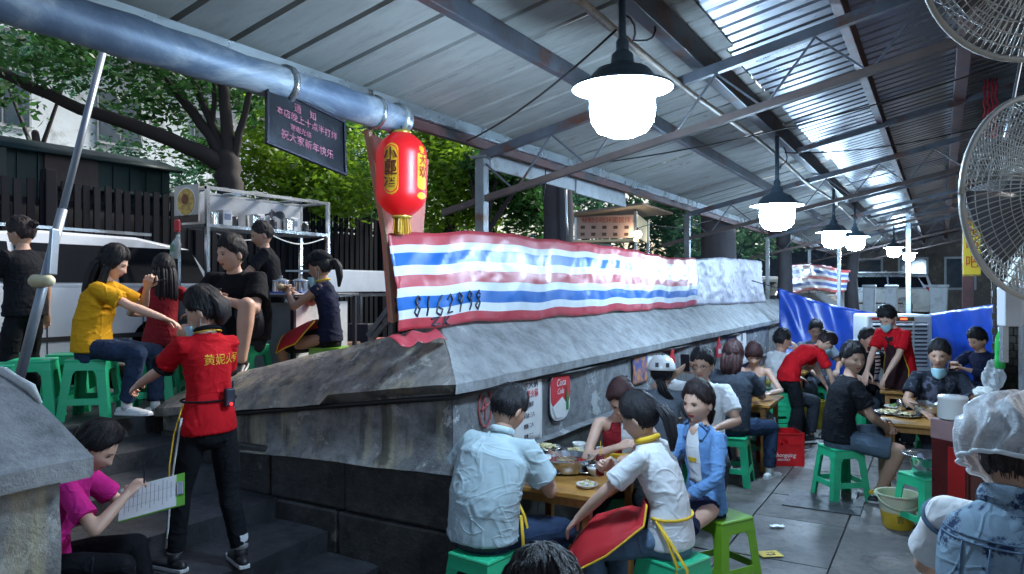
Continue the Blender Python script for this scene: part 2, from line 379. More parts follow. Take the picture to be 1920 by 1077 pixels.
cap.prism([p+V((0, -.002, 0)) for p in [V((o, -2.203, z-.006)) for o, z in pr[1:6]]+[V((-.05, -2.203, 1.262)), V((-.9, -2.203, 1.262))]], (0, -.1, 0)); cap.build('end_face', m_coping, near_wall)
MB().box((-.46, -2.32, .635), (.90, .1, 1.27)).build('end_wall_face', m_plaster, near_wall)
stone_course(near_wall, [((0, -7.6), (0, -2.3), (1, 0))], 0, .79, .95, 5)
m_litedge = M('white_lit_edge', (.55, .56, .55), .8, var=.3, vs=20, bump=.6)  # white colour stands in for light catching the coping edge
e = [V((o, -2.2, z)) for o, z in [(-.9, 1.6), (-.5, 1.582), (-.42, 1.562), (-.33, 1.532), (-.25, 1.487)]]
rr = random.Random(4); MB().tube([p+V((rr.uniform(-.006, .006), rr.uniform(-.004, .01), .003)) for p in e for _ in (0,)], [.016, .02, .015, .018, .006], 7).build('lit_edge', m_litedge, near_wall, smooth=True)
prof = _op
# the black hose under the coping
hz = [V((.03+.012*math.sin(i*1.7), .02+i*.35, 1.25+.012*math.sin(i*.9))) for i in range(35)]
tag(MB().tube([V((-2.3+i*.33, -.03-.008*math.sin(i), .935+.045*i*1.0+(.0 if i < 7 else 0))) for i in range(8)]+hz, .017, 7).build('cable', m_black, smooth=True), 'thick black cable clipped under the lip of the long parapet coping', 'cable')
# red circled mark painted on the wall
m_redpaint = M('faded_red_paint', (.26, .05, .05), .8, var=.4, vs=30)
c0 = onX(909, 764, .006); mk = MB(); ring = [c0+V((.004, .075*math.cos(a), .125*math.sin(a))) for a in np.linspace(0, 2*PI, 25)]
mk.tube(ring, .0075, 5); mk.tube([c0+V((.004, -.0, .07)), c0+V((.004, .0, -.075))], .007, 5); mk.tube([c0+V((.004, .045, .02)), c0+V((.004, -.045, -.012))], .007, 5); mk.tube([c0+V((.004, -.0, .07)), c0+V((.004, -.04, -.012))], .005, 5)
mk.build('painted_mark', m_redpaint, far_wall)
# ------------------------------------------------------------- brick wall on the right, pillar
bw = empty('brick_wall', (0, 0, 0), 0, 'dark old brick wall running along the right side of the eating area', 'wall')
BX = 3.72
MB().box((BX+.2, 9, 1.9), (.36, 12, 3.8)).build('mortar_core', m_mortar, bw)
bme = {}
def bricks(parent, mk_, rows, cols, l, h, d, z0, rot=False, lim=300, name='brick'):
    shared = MB().box((0, 0, 0), (d, l-.012, h-.012)).mesh('brick', m_brick); cnt = 0
    rr = random.Random(8)
    for i in range(rows):
        for j in range(cols):
            if cnt >= lim: return
            o = bpy.data.objects.new(name, shared); COL.objects.link(o); o.parent = parent; p = mk_(i, j+(.5 if i % 2 else 0)); o.location = (p[0]+rr.uniform(-.006, .006), p[1], p[2]); 
            if rot: o.rotation_euler = (0, 0, PI/2)
            m = o.modifiers.new('bevel', 'BEVEL') if False else None; cnt += 1
bricks(bw, lambda i, j: (BX+.0, 4.4+j*.42, 1.0+i*.115), 20, 15, .42, .115, .06, 0)
fill = MB(); rr = random.Random(5)
for i in range(46):
    for j in range(34):
        zz = .06+i*.1; yy = 3.2+(j+(.5 if i % 2 else 0))*.42; zz = .06+i*.115-.1
        if zz > 3.8: continue
        if 1.0-.05 < zz+.0 < 3.2 and 4.3 < yy < 10.6: continue
        fill.box((BX+rr.uniform(-.006, .006), yy, zz), (.06, .408, .103))
fill.build('brickwork', m_brick, bw, kind='stuff')
pil = empty('brick_pillar', (0, 0, 0), 0, 'brick pillar on the right where the blue tarpaulin is tied, beside the yellow sign', 'pillar')
pc = P(1893, 600, 9.6); PX, PY = pc.x, pc.y
MB().box((PX+.05, PY+.12, 1.9), (.40, .40, 3.8)).build('mortar_core', m_mortar, pil)
sh = MB().box((0, 0, 0), (.23, .05, .085)).mesh('brick', m_brick); sh2 = MB().box((0, 0, 0), (.05, .23, .085)).mesh('brick', m_brick)
for i in range(38):
    for j in range(2):
        for me_, q in ((sh, (PX-.065+.12*2*j+(.0 if i % 2 else .03)-.02, PY-.09, .05+i*.098)), (sh2, (PX-.16, PY+.0+.24*j+(.0 if i % 2 else .03), .05+i*.098))):
            o = bpy.data.objects.new('brick', me_); COL.objects.link(o); o.parent = pil; o.location = (q[0], q[1]+rr.uniform(-.004, .004), q[2])
# ------------------------------------------------------------- canopy roof
def RZ(X): return 3.16+.226*X               # underside of the sheets
roof = empty('canopy_roof', (0, 0, 0), 0, kind='structure')
def roofpanel(x0, x1, ribs, pitch, w, depth, rw):
    mb = MB(); pr = []
    for i in range(ribs):
        y = i*pitch; pr += [(y, 0), (y+pitch-rw-.02, 0), (y+pitch-rw, depth), (y+pitch-.02, depth)]
    pr.append((ribs*pitch, 0)); n = 5
    vs = []; 
    for k in range(n+1):
        X_ = x0+(x1-x0)*k/n
        for y, z in pr: vs.append((X_, y, RZ(X_)+z))
    m = len(pr)
    return mb.add(vs, [(k*m+j, k*m+j+1, (k+1)*m+j+1, (k+1)*m+j) for k in range(n) for j in range(m-1)])
meL = roofpanel(-.62, 1.32, 4, .31, 1.24, .035, .02).mesh('roof_panel', m_roofL); meR = roofpanel(1.30, 3.75, 8, .155, 1.24, .03, .03).mesh('roof_panel', m_roofR)
rr = random.Random(2)
for k in range(-4, 22):
    for me_, dz in ((meL, 0), (meR, .012)):
        o = bpy.data.objects.new('roof_panel', me_); COL.objects.link(o); o.parent = roof; o.location = (rr.uniform(-.03, .03), k*1.24, dz+rr.uniform(-.006, .006)); s_ = o.modifiers.new('solid', 'SOLIDIFY'); s_.thickness = .004
YB = [1.0-6.3, 1.0-1.05-.15+.2, 6.1, 11.4, 16.7, 22.]; YB = [-5.1, .98, 6.1, 11.4, 16.7, 22.0]
def purlin(X, w, h, m, drop=.0, y0=-5, y1=27, nm='purlin'):
    z = RZ(X)-h/2-drop-.004; MB().beam(V((X, y0, z)), V((X, y1, z)), w, h).build(nm, m, roof, bevel=.004)
# eave: bright galvanised channel pieces above a dark red beam
for a, b in ((-5, -.32), (-.28, 5.95), (6.0, 12.2), (12.25, 26)):
    mb = MB(); z = 3.025; mb.beam(V((-.38, a, z)), V((-.38, b, z)), .012, .066); mb.beam(V((-.405, a, z+.031)), V((-.405, b, z+.031)), .05, .008); mb.beam(V((-.405, a, z-.033)), V((-.405, b, z-.033)), .05, .008); mb.build('eave_channel', m_galv, roof)
MB().beam(V((-.44, -5, 2.955)), V((-.44, 27, 2.955)), .05, .06).build('eave_beam', m_steelred, roof)
purlin(.52, .055, .10, m_steelgrey); purlin(1.19, .085, .15, m_steelgrey, .0, nm='main_beam'); purlin(2.0, .06, .12, m_steelred); purlin(2.66, .10, .13, m_steelred)
purlin(3.5, .08, .12, m_steelred)
for y in YB:
    up, lo = V((-.42, y, RZ(-.42)-.20)), V((3.6, y, RZ(3.6)-.20)); dn = V((0, 0, -.34))
    MB().beam(up, lo, .05, .06).build('truss_chord', m_steelgrey, roof); MB().beam(up+dn+V((-.35, 0, -.06)), lo+dn, .045, .045).build('truss_chord', m_rust, roof)
    for i in range(7):
        a = i/7; b = (i+.5)/7; c = (i+1)/7
        MB().beam(up.lerp(lo, a)+V((0, 0, -.03)), up.lerp(lo, b)+dn, .012, .012).build('truss_web', m_steelgrey, roof); MB().beam(up.lerp(lo, b)+dn, up.lerp(lo, c)+V((0, 0, -.03)), .012, .012).build('truss_web', m_steelgrey, roof)
for k in (2, 3, 5, 7, 8, 9):    # lighter cross rafters between the trusses
    y = .98+k*1.72
    if min(abs(y-q) for q in YB) > .5: MB().beam(V((1.2, y, RZ(1.2)-.14)), V((3.6, y, RZ(3.6)-.14)), .04, .05).build('rafter', m_steelgrey, roof)
def post(X, Y, z0, z1, w, m, label):
    t = empty('canopy_post', (X, Y, z0), 0, label, 'post', 'posts holding up the canopy'); MB().box((0, 0, (z1-z0)/2), (w, w, z1-z0)).build('shaft', m, t, bevel=.004); MB().box((0, 0, .012), (w*2, w*2, .024)).build('foot_plate', m, t); MB().box((0, 0, z1-z0-.01), (w*1.7, w*1.5, .02)).build('head_plate', m, t)
post(-.42, .98, .9, RZ(-.42)-.2, .075, m_post, 'grey steel canopy post rising behind the striped tarpaulin beside the red lantern')
post(-.42, 6.1, .9, RZ(-.42)-.2, .07, m_post, 'grey canopy post where the striped tarpaulin meets the pale one')
post(-.42, 11.4, .9, RZ(-.42)-.2, .07, m_galv, 'pale canopy post directly below the second hanging lamp')
post(-.42, 16.7, .9, RZ(-.42)-.2, .07, m_galv, 'thin pale post beyond the blue tarpaulin near the small striped sheet')
post(.6, 13.8, .0, RZ(.6)-.1, .07, m_galv, 'pale post beyond the blue tarpaulin right of the small striped sheet')
post(1.9, 14.6, .0, RZ(1.9)-.1, .10, m_galv, 'thick pale post standing in front of the parked white van')
cp = P(1815, 538, 12.6); post(cp.x, cp.y, 0, RZ(cp.x)-.1, .17, m_steelred, 'dark red steel column carrying the canopy at the right behind the blue tarpaulin')
# cream pipe sagging along the main beam, brown bracket
m_cream = M('cream_pipe', (.38, .33, .27), .5, var=.3, dirt=((.14, .08, .05), 6, .4))
pts = [V((1.10+.02*math.sin(i*1.1), -2.4+i*.9, RZ(1.1)-.2-.035*abs(math.sin(i*.55)))) for i in range(17)]
tag(MB().tube(pts, .021, 8).build('conduit_pipe', m_cream, smooth=True), 'cream and brown pipe sagging along the main roof beam', 'pipe')
# wires strung under the roof
for i, (a, b, sag) in enumerate([((-.3, 2.2, 2.95), (3.2, 2.9, 3.62), .12), ((1.2, 3.9, 3.2), (3.2, 4.6, 3.5), .1), ((-.3, .6, 2.9), (1.2, -.4, 3.1), .05)]):
    a = V(a); b = V(b); tag(MB().tube([a.lerp(b, t)-V((0, 0, sag*4*t*(1-t))) for t in np.linspace(0, 1, 13)], .006, 5).build('wire', m_black, smooth=True), ['black wire crossing under the roof from the eave to the right beam', 'black wire sagging under the glossy roof sheets between the beams', 'short black wire from the eave to the main beam beside the nearest lamp'][i], 'wire')
# foil ventilation duct
def foil():
    t = NT('foil_duct'); a = t.noise(2.6, 7, .7, (1, .5, 1), dist=1.0); c = t.ramp(a, [(.3, (.05, .08, .15)), (.5, (.15, .20, .28)), (.68, (.5, .54, .58))])
    return t.set(c, t.ramp(a, [(.3, .42), (.7, .62)]), .25, t.bump(a, .35, .02))
du = empty('duct', (0, 0, 0), 0, 'shiny silver foil duct running below the eave at upper left', 'duct')
pts = [V((-.34, -4.6+i*.14, 2.915)) for i in range(33)]
MB().tube(pts, [.086+.004*math.sin(i*2.3)+.003*math.sin(i*.7) for i in range(33)], 20).build('duct_tube', foil(), du, smooth=True)
for y in (-1.0, .02-.35): MB().tube([V((-.34, y+.012*k, 2.915)) for k in range(3)], .101, 20).build('clamp', m_galv, du, smooth=True)
MB().tube([V((-.34, -.12, 2.915)), V((-.34, -.06, 2.915))], [.1, .097], 20).build('duct_end', m_galv, du, smooth=True)
# ------------------------------------------------------------- pale fascia boards hanging below the eave beyond the post
m_fascia = M('pale_fascia_board', (.36, .38, .4), .6, var=.25, dirt=((.16, .16, .15), 3, .3))
fb = empty('fascia_board', (0, 0, 0), 0, 'pale grey fascia boards hanging under the eave behind the first post', 'board')
def fpt(px, py): return onX(px, py, -.62)
for q in ([(918, 282), (1078, 318), (1078, 358), (922, 318)], [(1082, 322), (1172, 348), (1174, 389), (1080, 362)]):
    MB().prism([fpt(*a) for a in q], (-.03, 0, 0)).build('board', m_fascia, fb, bevel=.003)
sw = empty('switch_box', onX(1017, 301, -.55), 0, 'small white electrical box with dangling wires on the fascia board', 'switch box')
MB().box((0, 0, 0), (.06, .12, .12)).build('housing', M('white_plastic', (.7, .72, .74), .4, var=.06), sw, bevel=.008); MB().tube([V((.03, .0, -.05)), V((.04, -.02, -.2)), V((.03, -.05, -.36))], .006, 5).build('wire', m_black, sw)
MB().box((.032, 0, .0), (.01, .03, .05)).build('switch', m_black, sw)
# ------------------------------------------------------------- hanging lamps
m_ink = M('black_marker_ink', (.015, .015, .03), .5)
m_shade = M('lamp_shade_enamel', (.10, .16, .22), .35, .2, var=.1); m_shadein = M('lamp_shade_inside', (.8, .84, .88), .35, var=.05)
m_glow = E('lamp_glass_lit', (.52, .75, 1.0), LAMP_E)
def make_lamp():
    t = empty('hanging_lamp', (0, 0, 0), 0, 'x', 'lamp', 'hanging lamps under the canopy')
    MB().lathe([(.016, .0), (.016, .16), (.018, .17), (.018, 1.0)], 12).build('rod', m_shade, t, smooth=True, loc=(0, 0, .10))
    MB().lathe([(.085, .0), (.08, .03), (.055, .05), (.05, .09), (.03, .11), (.03, .15), (.018, .17)], 24).build('cap', m_shade, t, auto=40, loc=(0, 0, .035))
    MB().lathe([(.238, -.035), (.236, -.026), (.17, -.008), (.145, .028), (.12, .055), (.03, .06), (.03, .05), (.115, .045), (.138, .02), (.165, -.014), (.236, -.034)], 40, cap=False).build('shade', [m_shade], t, auto=50)
    MB().lathe([(.234, -.0365), (.163, -.0165), (.136, .016), (.113, .04), (.02, .044)], 40, cap=False).build('reflector', [m_shadein], t, auto=50)
    MB().lathe([(.10, -.02), (.150, -.03), (.153, -.13), (.145, -.19), (.115, -.235), (.06, -.258), (.01, -.265)], 32).build('glass', m_glow, t, smooth=True)
    return t
L0 = make_lamp()
LAMPS = [(1167, 153, 3.47, 'nearest hanging lamp, largest, with a wide enamel shade and blazing glass'), (1457, 379, 6.75, 'second hanging lamp, alone above the end of the parapet wall'),
         (1563, 431, 10.4, 'third hanging lamp, left one of the overlapping pair above the small striped sheet'), (1603, 441, 12.6, 'fourth hanging lamp, right one of the overlapping pair'),
         (1676, 462, 17.5, 'fifth hanging lamp, in front of the white van'), (1704, 473, 22, 'farthest hanging lamp, low beside the white van')]
for i, (px, py, d, lb) in enumerate(LAMPS):
    o = L0 if i == 0 else dup(L0); q = P(px, py, d); put(o, q, i*.7, lb)
    for c in o.children:
        if c.name.startswith('rod'): c.scale = (1, 1, max(.3, (RZ(q.x)-.1-q.z-.1)))
for i in range(5):
    px, py, d, _ = LAMPS[i]; a = P(px, py, d)+V((0, 0, .32)); b = V((1.19, a.y+.5+.1*i, RZ(1.19)-.16)); tag(MB().tube([a.lerp(b, t)+V((.03*math.sin(t*9+i), 0, -.10*math.sin(t*PI)+.01*math.sin(t*14))) for t in np.linspace(0, 1, 12)], .0055, 5).build('cable', m_ink, smooth=True), ['nearest', 'second', 'third', 'fourth', 'fifth'][i]+' hanging lamp\'s loose black feed cable up to the main beam', 'cable')
# ------------------------------------------------------------- striped tarpaulins
m_tr = M('tarp_red', (.42, .045, .06), .34, var=.15, vs=9, bump=.3, bs=14); m_tw = M('tarp_white', (.62, .66, .70), .34, var=.1, vs=9, bump=.3, bs=14); m_tb = M('tarp_blue', (.012, .12, .42), .34, var=.15, vs=9, bump=.3, bs=14)
m_clear = M('translucent_sheet', (.24, .235, .28), .5, var=.5, vs=18, bump=.7, bs=22); m_btarp = M('tarp_deep_blue', (.007, .045, .30), .34, var=.25, vs=5, bump=.4, bs=25)
def lerpl(pts, u):
    s_ = [0]; 
    for a, b in zip(pts[:-1], pts[1:]): s_.append(s_[-1]+(b-a).length)
    t = u*s_[-1]
    for i in range(len(pts)-1):
        if t <= s_[i+1]+1e-9: return pts[i].lerp(pts[i+1], (t-s_[i])/(s_[i+1]-s_[i]))
    return pts[-1]
TX = -.34
t_top = [onX(*p, TX) for p in [(724, 438), (820, 436), (912, 434), (1000, 447), (1085, 455), (1180, 468), (1255, 484), (1301, 484)]]
t_bot = [onX(*p, TX+.05) for p in [(742, 622), (835, 609), (940, 602), (1050, 594), (1150, 585), (1240, 580), (1303, 574)]]
def fold(u, v, L, amp, seed=0):
    q = np.array([[u*L, v*1.0, seed*3.1]]); a = snoise(q*np.array([[1, .5, 1]]), 2.2, seed)[0]; b = snoise(np.array([[u*L*1.5+v*1.1, v*.5-u*L*.3, seed]]), 6, seed+4)[0]
    return amp*(a+.30*math.exp(-(b/.16)**2)*1.6-.15)
STR = [0, .13, .21, .34, .44, .565, .66, .79, .885, 1.0]; SM = [0, 1, 2, 1, 0, 1, 2, 1, 0]
def tsurf(u, v):
    p = lerpl(t_top, u).lerp(lerpl(t_bot, u), v+.012*math.sin(u*31)*v); sag = .05*math.sin(v*PI)
    return p+V((fold(u, v, 7, .028)*min(1, .35+v*3)*(1-.4*v)+.02+sag*.4, 0, .006*math.sin(u*60)))
def striped(name, surf, nu, rows, parent, mats=(m_tr, m_tw, m_tb)):
    mb = MB(); vs = []; lv = []
    for k in range(len(STR)-1):
        n = max(1, round((STR[k+1]-STR[k])*rows)); lv += [(STR[k]+(STR[k+1]-STR[k])*j/n, SM[k]) for j in range(n)]
    lv.append((1.0, 0)); 
    for v, _ in lv: vs += [surf(i/nu, v) for i in range(nu+1)]
    w = nu+1; mb.v = [tuple(q) for q in vs]
    for j in range(len(lv)-1):
        for i in range(nu): mb.f.append((j*w+i, (j+1)*w+i, (j+1)*w+i+1, j*w+i+1)); mb.mi.append(lv[j][1])
    return mb.build(name, list(mats), parent, smooth=True, solid=.003)
tp = empty('striped_tarpaulin', (0, 0, 0), 0, 'long red, white and blue striped plastic tarpaulin standing on the parapet wall', 'tarpaulin')
striped('sheet', tsurf, 150, 26, tp)
DIG = {'8': [[(.6, .8), (.3, 1), (.1, .75), (.6, .35), (.4, 0), (.1, .2), (.55, .7)]], '1': [[(.3, 1), (.25, 0)]], '6': [[(.6, 1), (.2, .6), (.1, .15), (.45, 0), (.6, .3), (.2, .45)]],
       '2': [[(.1, .75), (.4, 1), (.6, .7), (.1, .05), (.7, .1)]], '9': [[(.6, .8), (.3, 1), (.1, .7), (.4, .5), (.62, .85), (.5, 0)]], '7': [[(0, .9), (.6, 1), (.2, 0)], [(.1, .5), (.6, .55)]],
       'Z': [[(.0, .8), (.6, 1), (.1, .1), (.8, .3)]], 'k': [[(.1, 1), (.1, 0)], [(.6, .9), (.15, .45), (.7, 0)]]}
def strokes(txt, fn, cw, th, mat, name, parent, slant=.15, n=5):
    for k, ch in enumerate(txt):
        mb = MB()
        for st_ in DIG.get(ch, []):
            pts = []
            for (a, b), (c, d) in zip(st_[:-1], st_[1:]):
                for j in range(3): pts.append((a+(c-a)*j/3, b+(d-b)*j/3))
            pts.append(st_[-1]); mb.tube([fn((k+a*.9+slant*b)*cw, b) for a, b in pts], th, n)
        mb.build(name, mat, parent)
def onu(px): 
    X_ = onX(px, 560, TX).y; a, b = t_top[0].y, t_top[-1].y; return (X_-a)/(b-a)
u0 = onu(752); strokes('8162998', lambda s, b: tsurf(u0+s, .87-.21*b-.0*s)+V((.008, 0, 0)), .0185, .0062, m_ink, 'handwritten_character', tp)
u1 = onu(785); strokes('Zk', lambda s, b: tsurf(u1+s, .985-.10*b)+V((.008, 0, 0)), .020, .006, m_ink, 'handwritten_character', tp)
tl = [onX(*p, TX-.03) for p in [(1296, 487), (1345, 483), (1428, 490)]]; bl = [onX(*p, TX+.02) for p in [(1297, 573), (1432, 567)]]
MB().grid(lambda u, v: lerpl(tl, u).lerp(lerpl(bl, u), v)+V((fold(u, v, 5, .05, 3)+.03, 0, 0)), 60, 20).build('sheet', [m_clear], tag(empty('plastic_sheet', (0, 0, 0)), 'crinkled whitish plastic sheet on the wall at the end of the striped tarpaulin', 'plastic sheet'), smooth=True, solid=.003)
# flap of red hem lying over the coping corner
h0 = onX(742, 622, TX+.05)
MB().grid(lambda u, v: h0+V((.02+.10*v+.02*math.sin(u*9), -.10+.45*u, -.005-.05*v+.012*math.sin(u*14+v*3)-.02*(1-u))), 14, 6).build('hem', m_tr, tp, smooth=True, solid=.004)
# second striped sheet beyond, blue tarpaulin
s2 = empty('striped_tarpaulin', (0, 0, 0), 0, 'small striped red white and blue sheet far beyond the blue tarpaulin', 'tarpaulin')
q4 = [P(1481, 497, 15), P(1590, 503, 19), P(1582, 545, 19), P(1484, 552, 15)]
striped('sheet', lambda u, v: q4[0].lerp(q4[1], u).lerp(q4[3].lerp(q4[2], u), v)+V((fold(u, v, 5, .1, 5), 0, .05*math.sin(u*5))), 40, 14, s2)
bt = empty('blue_tarpaulin', (0, 0, 0), 0, 'deep blue tarpaulin slung across the passage behind the diners', 'tarpaulin')
tt = [P(*p) for p in [(1460, 541, 12.5), (1530, 565, 12.3), (1600, 580, 12.1), (1660, 590, 11.8), (1735, 590, 11.3), (1800, 580, 10.6), (1872, 569, 9.6)]]
bb = [V((p.x+.1*math.sin(i*2.2), p.y-.15, .04 if i else .9)) for i, p in enumerate(tt)]
def bts(u, v):
    a = lerpl(tt, u); b = lerpl(bb, u); rad = math.sin(u*19+v*3.2-6*u*v)*.10*(v+.2)+.04*abs(math.sin(u*31-v*6))*(1-v*.5)+.12*v*(1-v)*math.sin(7*u+2); f = .05*snoise(np.array([[u*4, v*2-u*5, 1.]]), 2.5, 9)[0]
    return a.lerp(b, v)+V((0, rad+f, 0))
MB().grid(bts, 90, 26).build('sheet', m_btarp, bt, smooth=True, solid=.004)
MB().tube([tt[0], tt[0]+V((-.5, 0, .15))], .008, 5).build('tie_rope', m_ink, bt)
# ------------------------------------------------------------- salmon board, lantern, chalkboard
m_pink = M('salmon_painted_board', (.68, .22, .17), .6, var=.25, vs=4, dirt=((.5, .4, .33), 3, .3)); m_ply = M('plywood_edge', (.5, .30, .2), .7)
pb = empty('leaning_board', (0, 0, 0), 0, 'tall salmon pink board leaning behind the red lantern', 'board')
pp = [onX(682, 243, -.42), onX(705, 262, -.42), onX(790, 430, -.42), onX(796, 470, -.42), onX(748, 628, -.36), onX(735, 600, -.36)]
pp = [onX(682, 243, -.52), onX(712, 262, -.52), onX(800, 300, -.52), onX(792, 470, -.50), onX(765, 600, -.48), onX(738, 605, -.48), onX(720, 440, -.5)]
MB().prism([V((-.50, p.y, p.z)) for p in pp], (-.025, 0, 0)).build('panel', m_pink, pb, bevel=.003)
MB().beam(V((-.485, pp[0].y+.006, pp[0].z)), V((-.485, pp[6].y+.006, pp[6].z)), .02, .03).build('batten', m_ply, pb); MB().beam(V((-.485, pp[6].y+.006, pp[6].z)), V((-.485, pp[5].y+.006, pp[5].z)), .02, .03).build('batten', m_ply, pb)
lp = P(753, 328, 4.42); ln = empty('red_lantern', lp, R(-8), 'tall red lantern with yellow lettered panels and a yellow tassel', 'lantern')
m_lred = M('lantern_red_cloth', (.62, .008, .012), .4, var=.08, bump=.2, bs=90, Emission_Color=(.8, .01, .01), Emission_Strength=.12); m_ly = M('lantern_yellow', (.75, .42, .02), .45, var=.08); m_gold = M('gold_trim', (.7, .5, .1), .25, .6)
prf = []
for i in range(61):
    z = -.245+.49*i/60; t = abs(z)/.245; rr_ = .150*min(1, (1-max(0, (t-.45)/.55)**2.3*.62)); rr_ += .0016*math.cos(i*PI/1.0); prf.append((rr_, z))
MB().lathe(prf, 40).build('cloth_body', m_lred, ln, smooth=True)
def lr(z): t = abs(z)/.245; return .150*min(1, (1-max(0, (t-.45)/.55)**2.3*.62))
def patch(a0, hw, z0, z1, mat, off, rad=.045, name='panel'):
    def f(u, v):
        z = z0+(z1-z0)*v; e_ = min(z-z0, z1-z); k = 1 if e_ > rad else max(.12, math.sqrt(max(0, 1-(1-e_/rad)**2)))
        a = a0+hw*k*(2*u-1); r = lr(z)+off; return V((r*math.sin(a), -r*math.cos(a), z))
    MB().grid(f, 8, 36).build(name, mat, ln, smooth=True)
tocam = math.atan2((CAM-lp).x, -(CAM-lp).y)+R(8); A0 = tocam-R(24); A1 = tocam+R(52)
patch(A0, .30, -.135, .165, m_ly, .0025); patch(A0, .27, -.125, .155, m_lred, .0035); patch(A0, .245, -.118, .148, m_ly, .0045)
patch(A1, .26, -.10, .12, m_ly, .0025, .02); patch(A1, .16, .12, .16, m_ly, .0026, .02); patch(A1, .26, -.155, -.115, m_ly, .0025, .02)
m_lt = M('lantern_dark_lettering', (.12, .02, .01), .5)
for ch, z in (('小', .092), ('郎', .018), ('酒', -.056)):
    text(ch, .088, Matrix.Identity(4), m_lt, ln, 'character', bold=.0018, wrap=lambda co, z=z: V(((lr(z+co.y)+.012+co.z)*math.sin(A0+co.x*.9/.15), -(lr(z+co.y)+.012+co.z)*math.cos(A0+co.x*.9/.15), z+co.y)))
for ch, z in (('天', .075), ('欢', .0)):
    text(ch, .080, Matrix.Identity(4), M('lantern_red_lettering', (.5, .03, .01), .5), ln, 'character', wrap=lambda co, z=z: V(((lr(z+co.y)+.010+co.z)*math.sin(A1+co.x*.8/.15), -(lr(z+co.y)+.010+co.z)*math.cos(A1+co.x*.8/.15), z+co.y)))
for z, s_ in ((.25, 1), (-.25, -1)): MB().lathe([(.055, -.012), (.06, 0), (.055, .012)], 20, (0, 0, z)).build('collar', m_gold, ln, smooth=True)
MB().tube([V((0, 0, .25)), V((0, 0, .34))], .004, 5).build('hanging_wire', m_ink, ln)
mb = MB(); rr = random.Random(1)
for i in range(70):
    a = rr.uniform(0, 2*PI); q = rr.uniform(.01, .05); mb.tube([V((q*math.cos(a), q*math.sin(a), -.255)), V((q*1.15*math.cos(a), q*1.15*math.sin(a), -.35+rr.uniform(-.01, .01)))], .0035, 4)
mb.build('tassel', m_ly, ln)
cb = empty('chalkboard', (0, 0, 0), 0, 'tilted black notice board with pink handwriting hung from the duct', 'notice board')
c4 = [onX(514, 166, -.30), onX(655, 236, -.30), onX(631, 320, -.25), onX(492, 262, -.25)]
bx = (c4[1]-c4[0]); by = (c4[0]-c4[3]); zc = sum(c4, V())/4; FM = frame(zc, bx, by); Wd = bx.length; Hd = by.length
cb.matrix_world = FM
MB().box((0, 0, -.006), (Wd, Hd, .01)).build('board_face', M('chalkboard_black', (.014, .016, .022), .35, var=.4, dirt=((.05, .06, .08), 3, .2)), cb)
for s_ in (-1, 1): MB().box((0, s_*Hd/2, 0), (Wd+.02, .014, .02)).build('frame_strip', m_ink, cb, bevel=.003); MB().box((s_*Wd/2, 0, .001), (.014, Hd-.014, .02)).build('frame_strip', m_ink, cb, bevel=.003)
m_chalk = M('pink_chalk', (.45, .16, .22), .9, var=.4, vs=60)
for b_, x_, y_, s_ in (('通', -.07, .095, .05), ('知', .035, .095, .05), ('本店晚上十点半打烊', 0, .04, .047), ('谢谢光临', -.05, -.018, .036), ('祝大家新年快乐', .0, -.075, .052)):
    text(b_, s_, frame((x_, y_, .002), (1, 0, 0), (0, 1, 0)), m_chalk, cb, 'chalk_writing')
for s_ in (-.17, .17): MB().tube([V((s_, Hd/2, 0)), V((s_, Hd/2+.05, -.02)), V((s_, Hd/2+.10, .0))], .005, 5).build('hook', m_galv, cb)
# ------------------------------------------------------------- leaning aluminium pole on the left
m_alu = M('aluminium_pole', (.22, .26, .31), .4, .6, var=.15)
ap = empty('leaning_pole', (0, 0, 0), 0, 'long grey aluminium pole leaning from the duct down to the steps at the left', 'pole')
pa, pb_, pc_ = P(194, 95, 3.9), P(95, 480, 3.75), P(30, 735, 3.6)
MB().tube([pa, pb_], .018, 10).build('upper_tube', m_alu, ap, smooth=True); MB().tube([pb_+(pa-pb_)*.22, pc_], .0235, 10).build('lower_tube', m_alu, ap, smooth=True)
kn = P(80, 527, 3.68); MB().tube([kn-RV*.035, kn+RV*.03], [.034, .03], 10, roundend=True).build('clamp_knob', M('yellowed_plastic', (.5, .46, .3), .5), ap, smooth=True)
MB().beam(P(103, 430, 3.72), P(97, 515, 3.7), .02, .05).build('sleeve', m_alu, ap, bevel=.004)
# ------------------------------------------------------------- fence of dark upright boards
m_fence = M('dark_fence_board', (.008, .009, .013), .8, var=.4, vs=3, scale=(1, 1, .3), Specular_IOR_Level=.08); FX = -7.0
fe = empty('board_fence', (0, 0, 0), 0, 'dark fence of upright boards running behind the car and food stall', 'fence')
bme = MB().box((0, 0, 1.15), (.03, .085, 2.28)).mesh('fence_board', m_fence); rr = random.Random(6)
for i in range(112):
    o = bpy.data.objects.new('fence_board', bme); COL.objects.link(o); o.parent = fe; o.location = (FX+rr.uniform(-.008, .008), -.6+i*.137, .92+rr.uniform(-.02, .02)); o.rotation_euler = (rr.uniform(-.008, .008), 0, rr.uniform(-.1, .1))
for z in (1.2, 2.95): MB().box((FX-.04, 6.8, z), (.05, 15.4, .07)).build('rail', m_fence, fe)
for i in range(8): MB().box((FX-.02, -.7+i*2.1, 2.1), (.14, .14, 2.5)).build('fence_post', m_fence, fe, bevel=.01)
MB().box((FX-.2, 6.8, 1.9), (.02, 15.6, 2.0)).build('backing_sheet', M('dark_fence_backing', (.012, .013, .017), .9), fe)
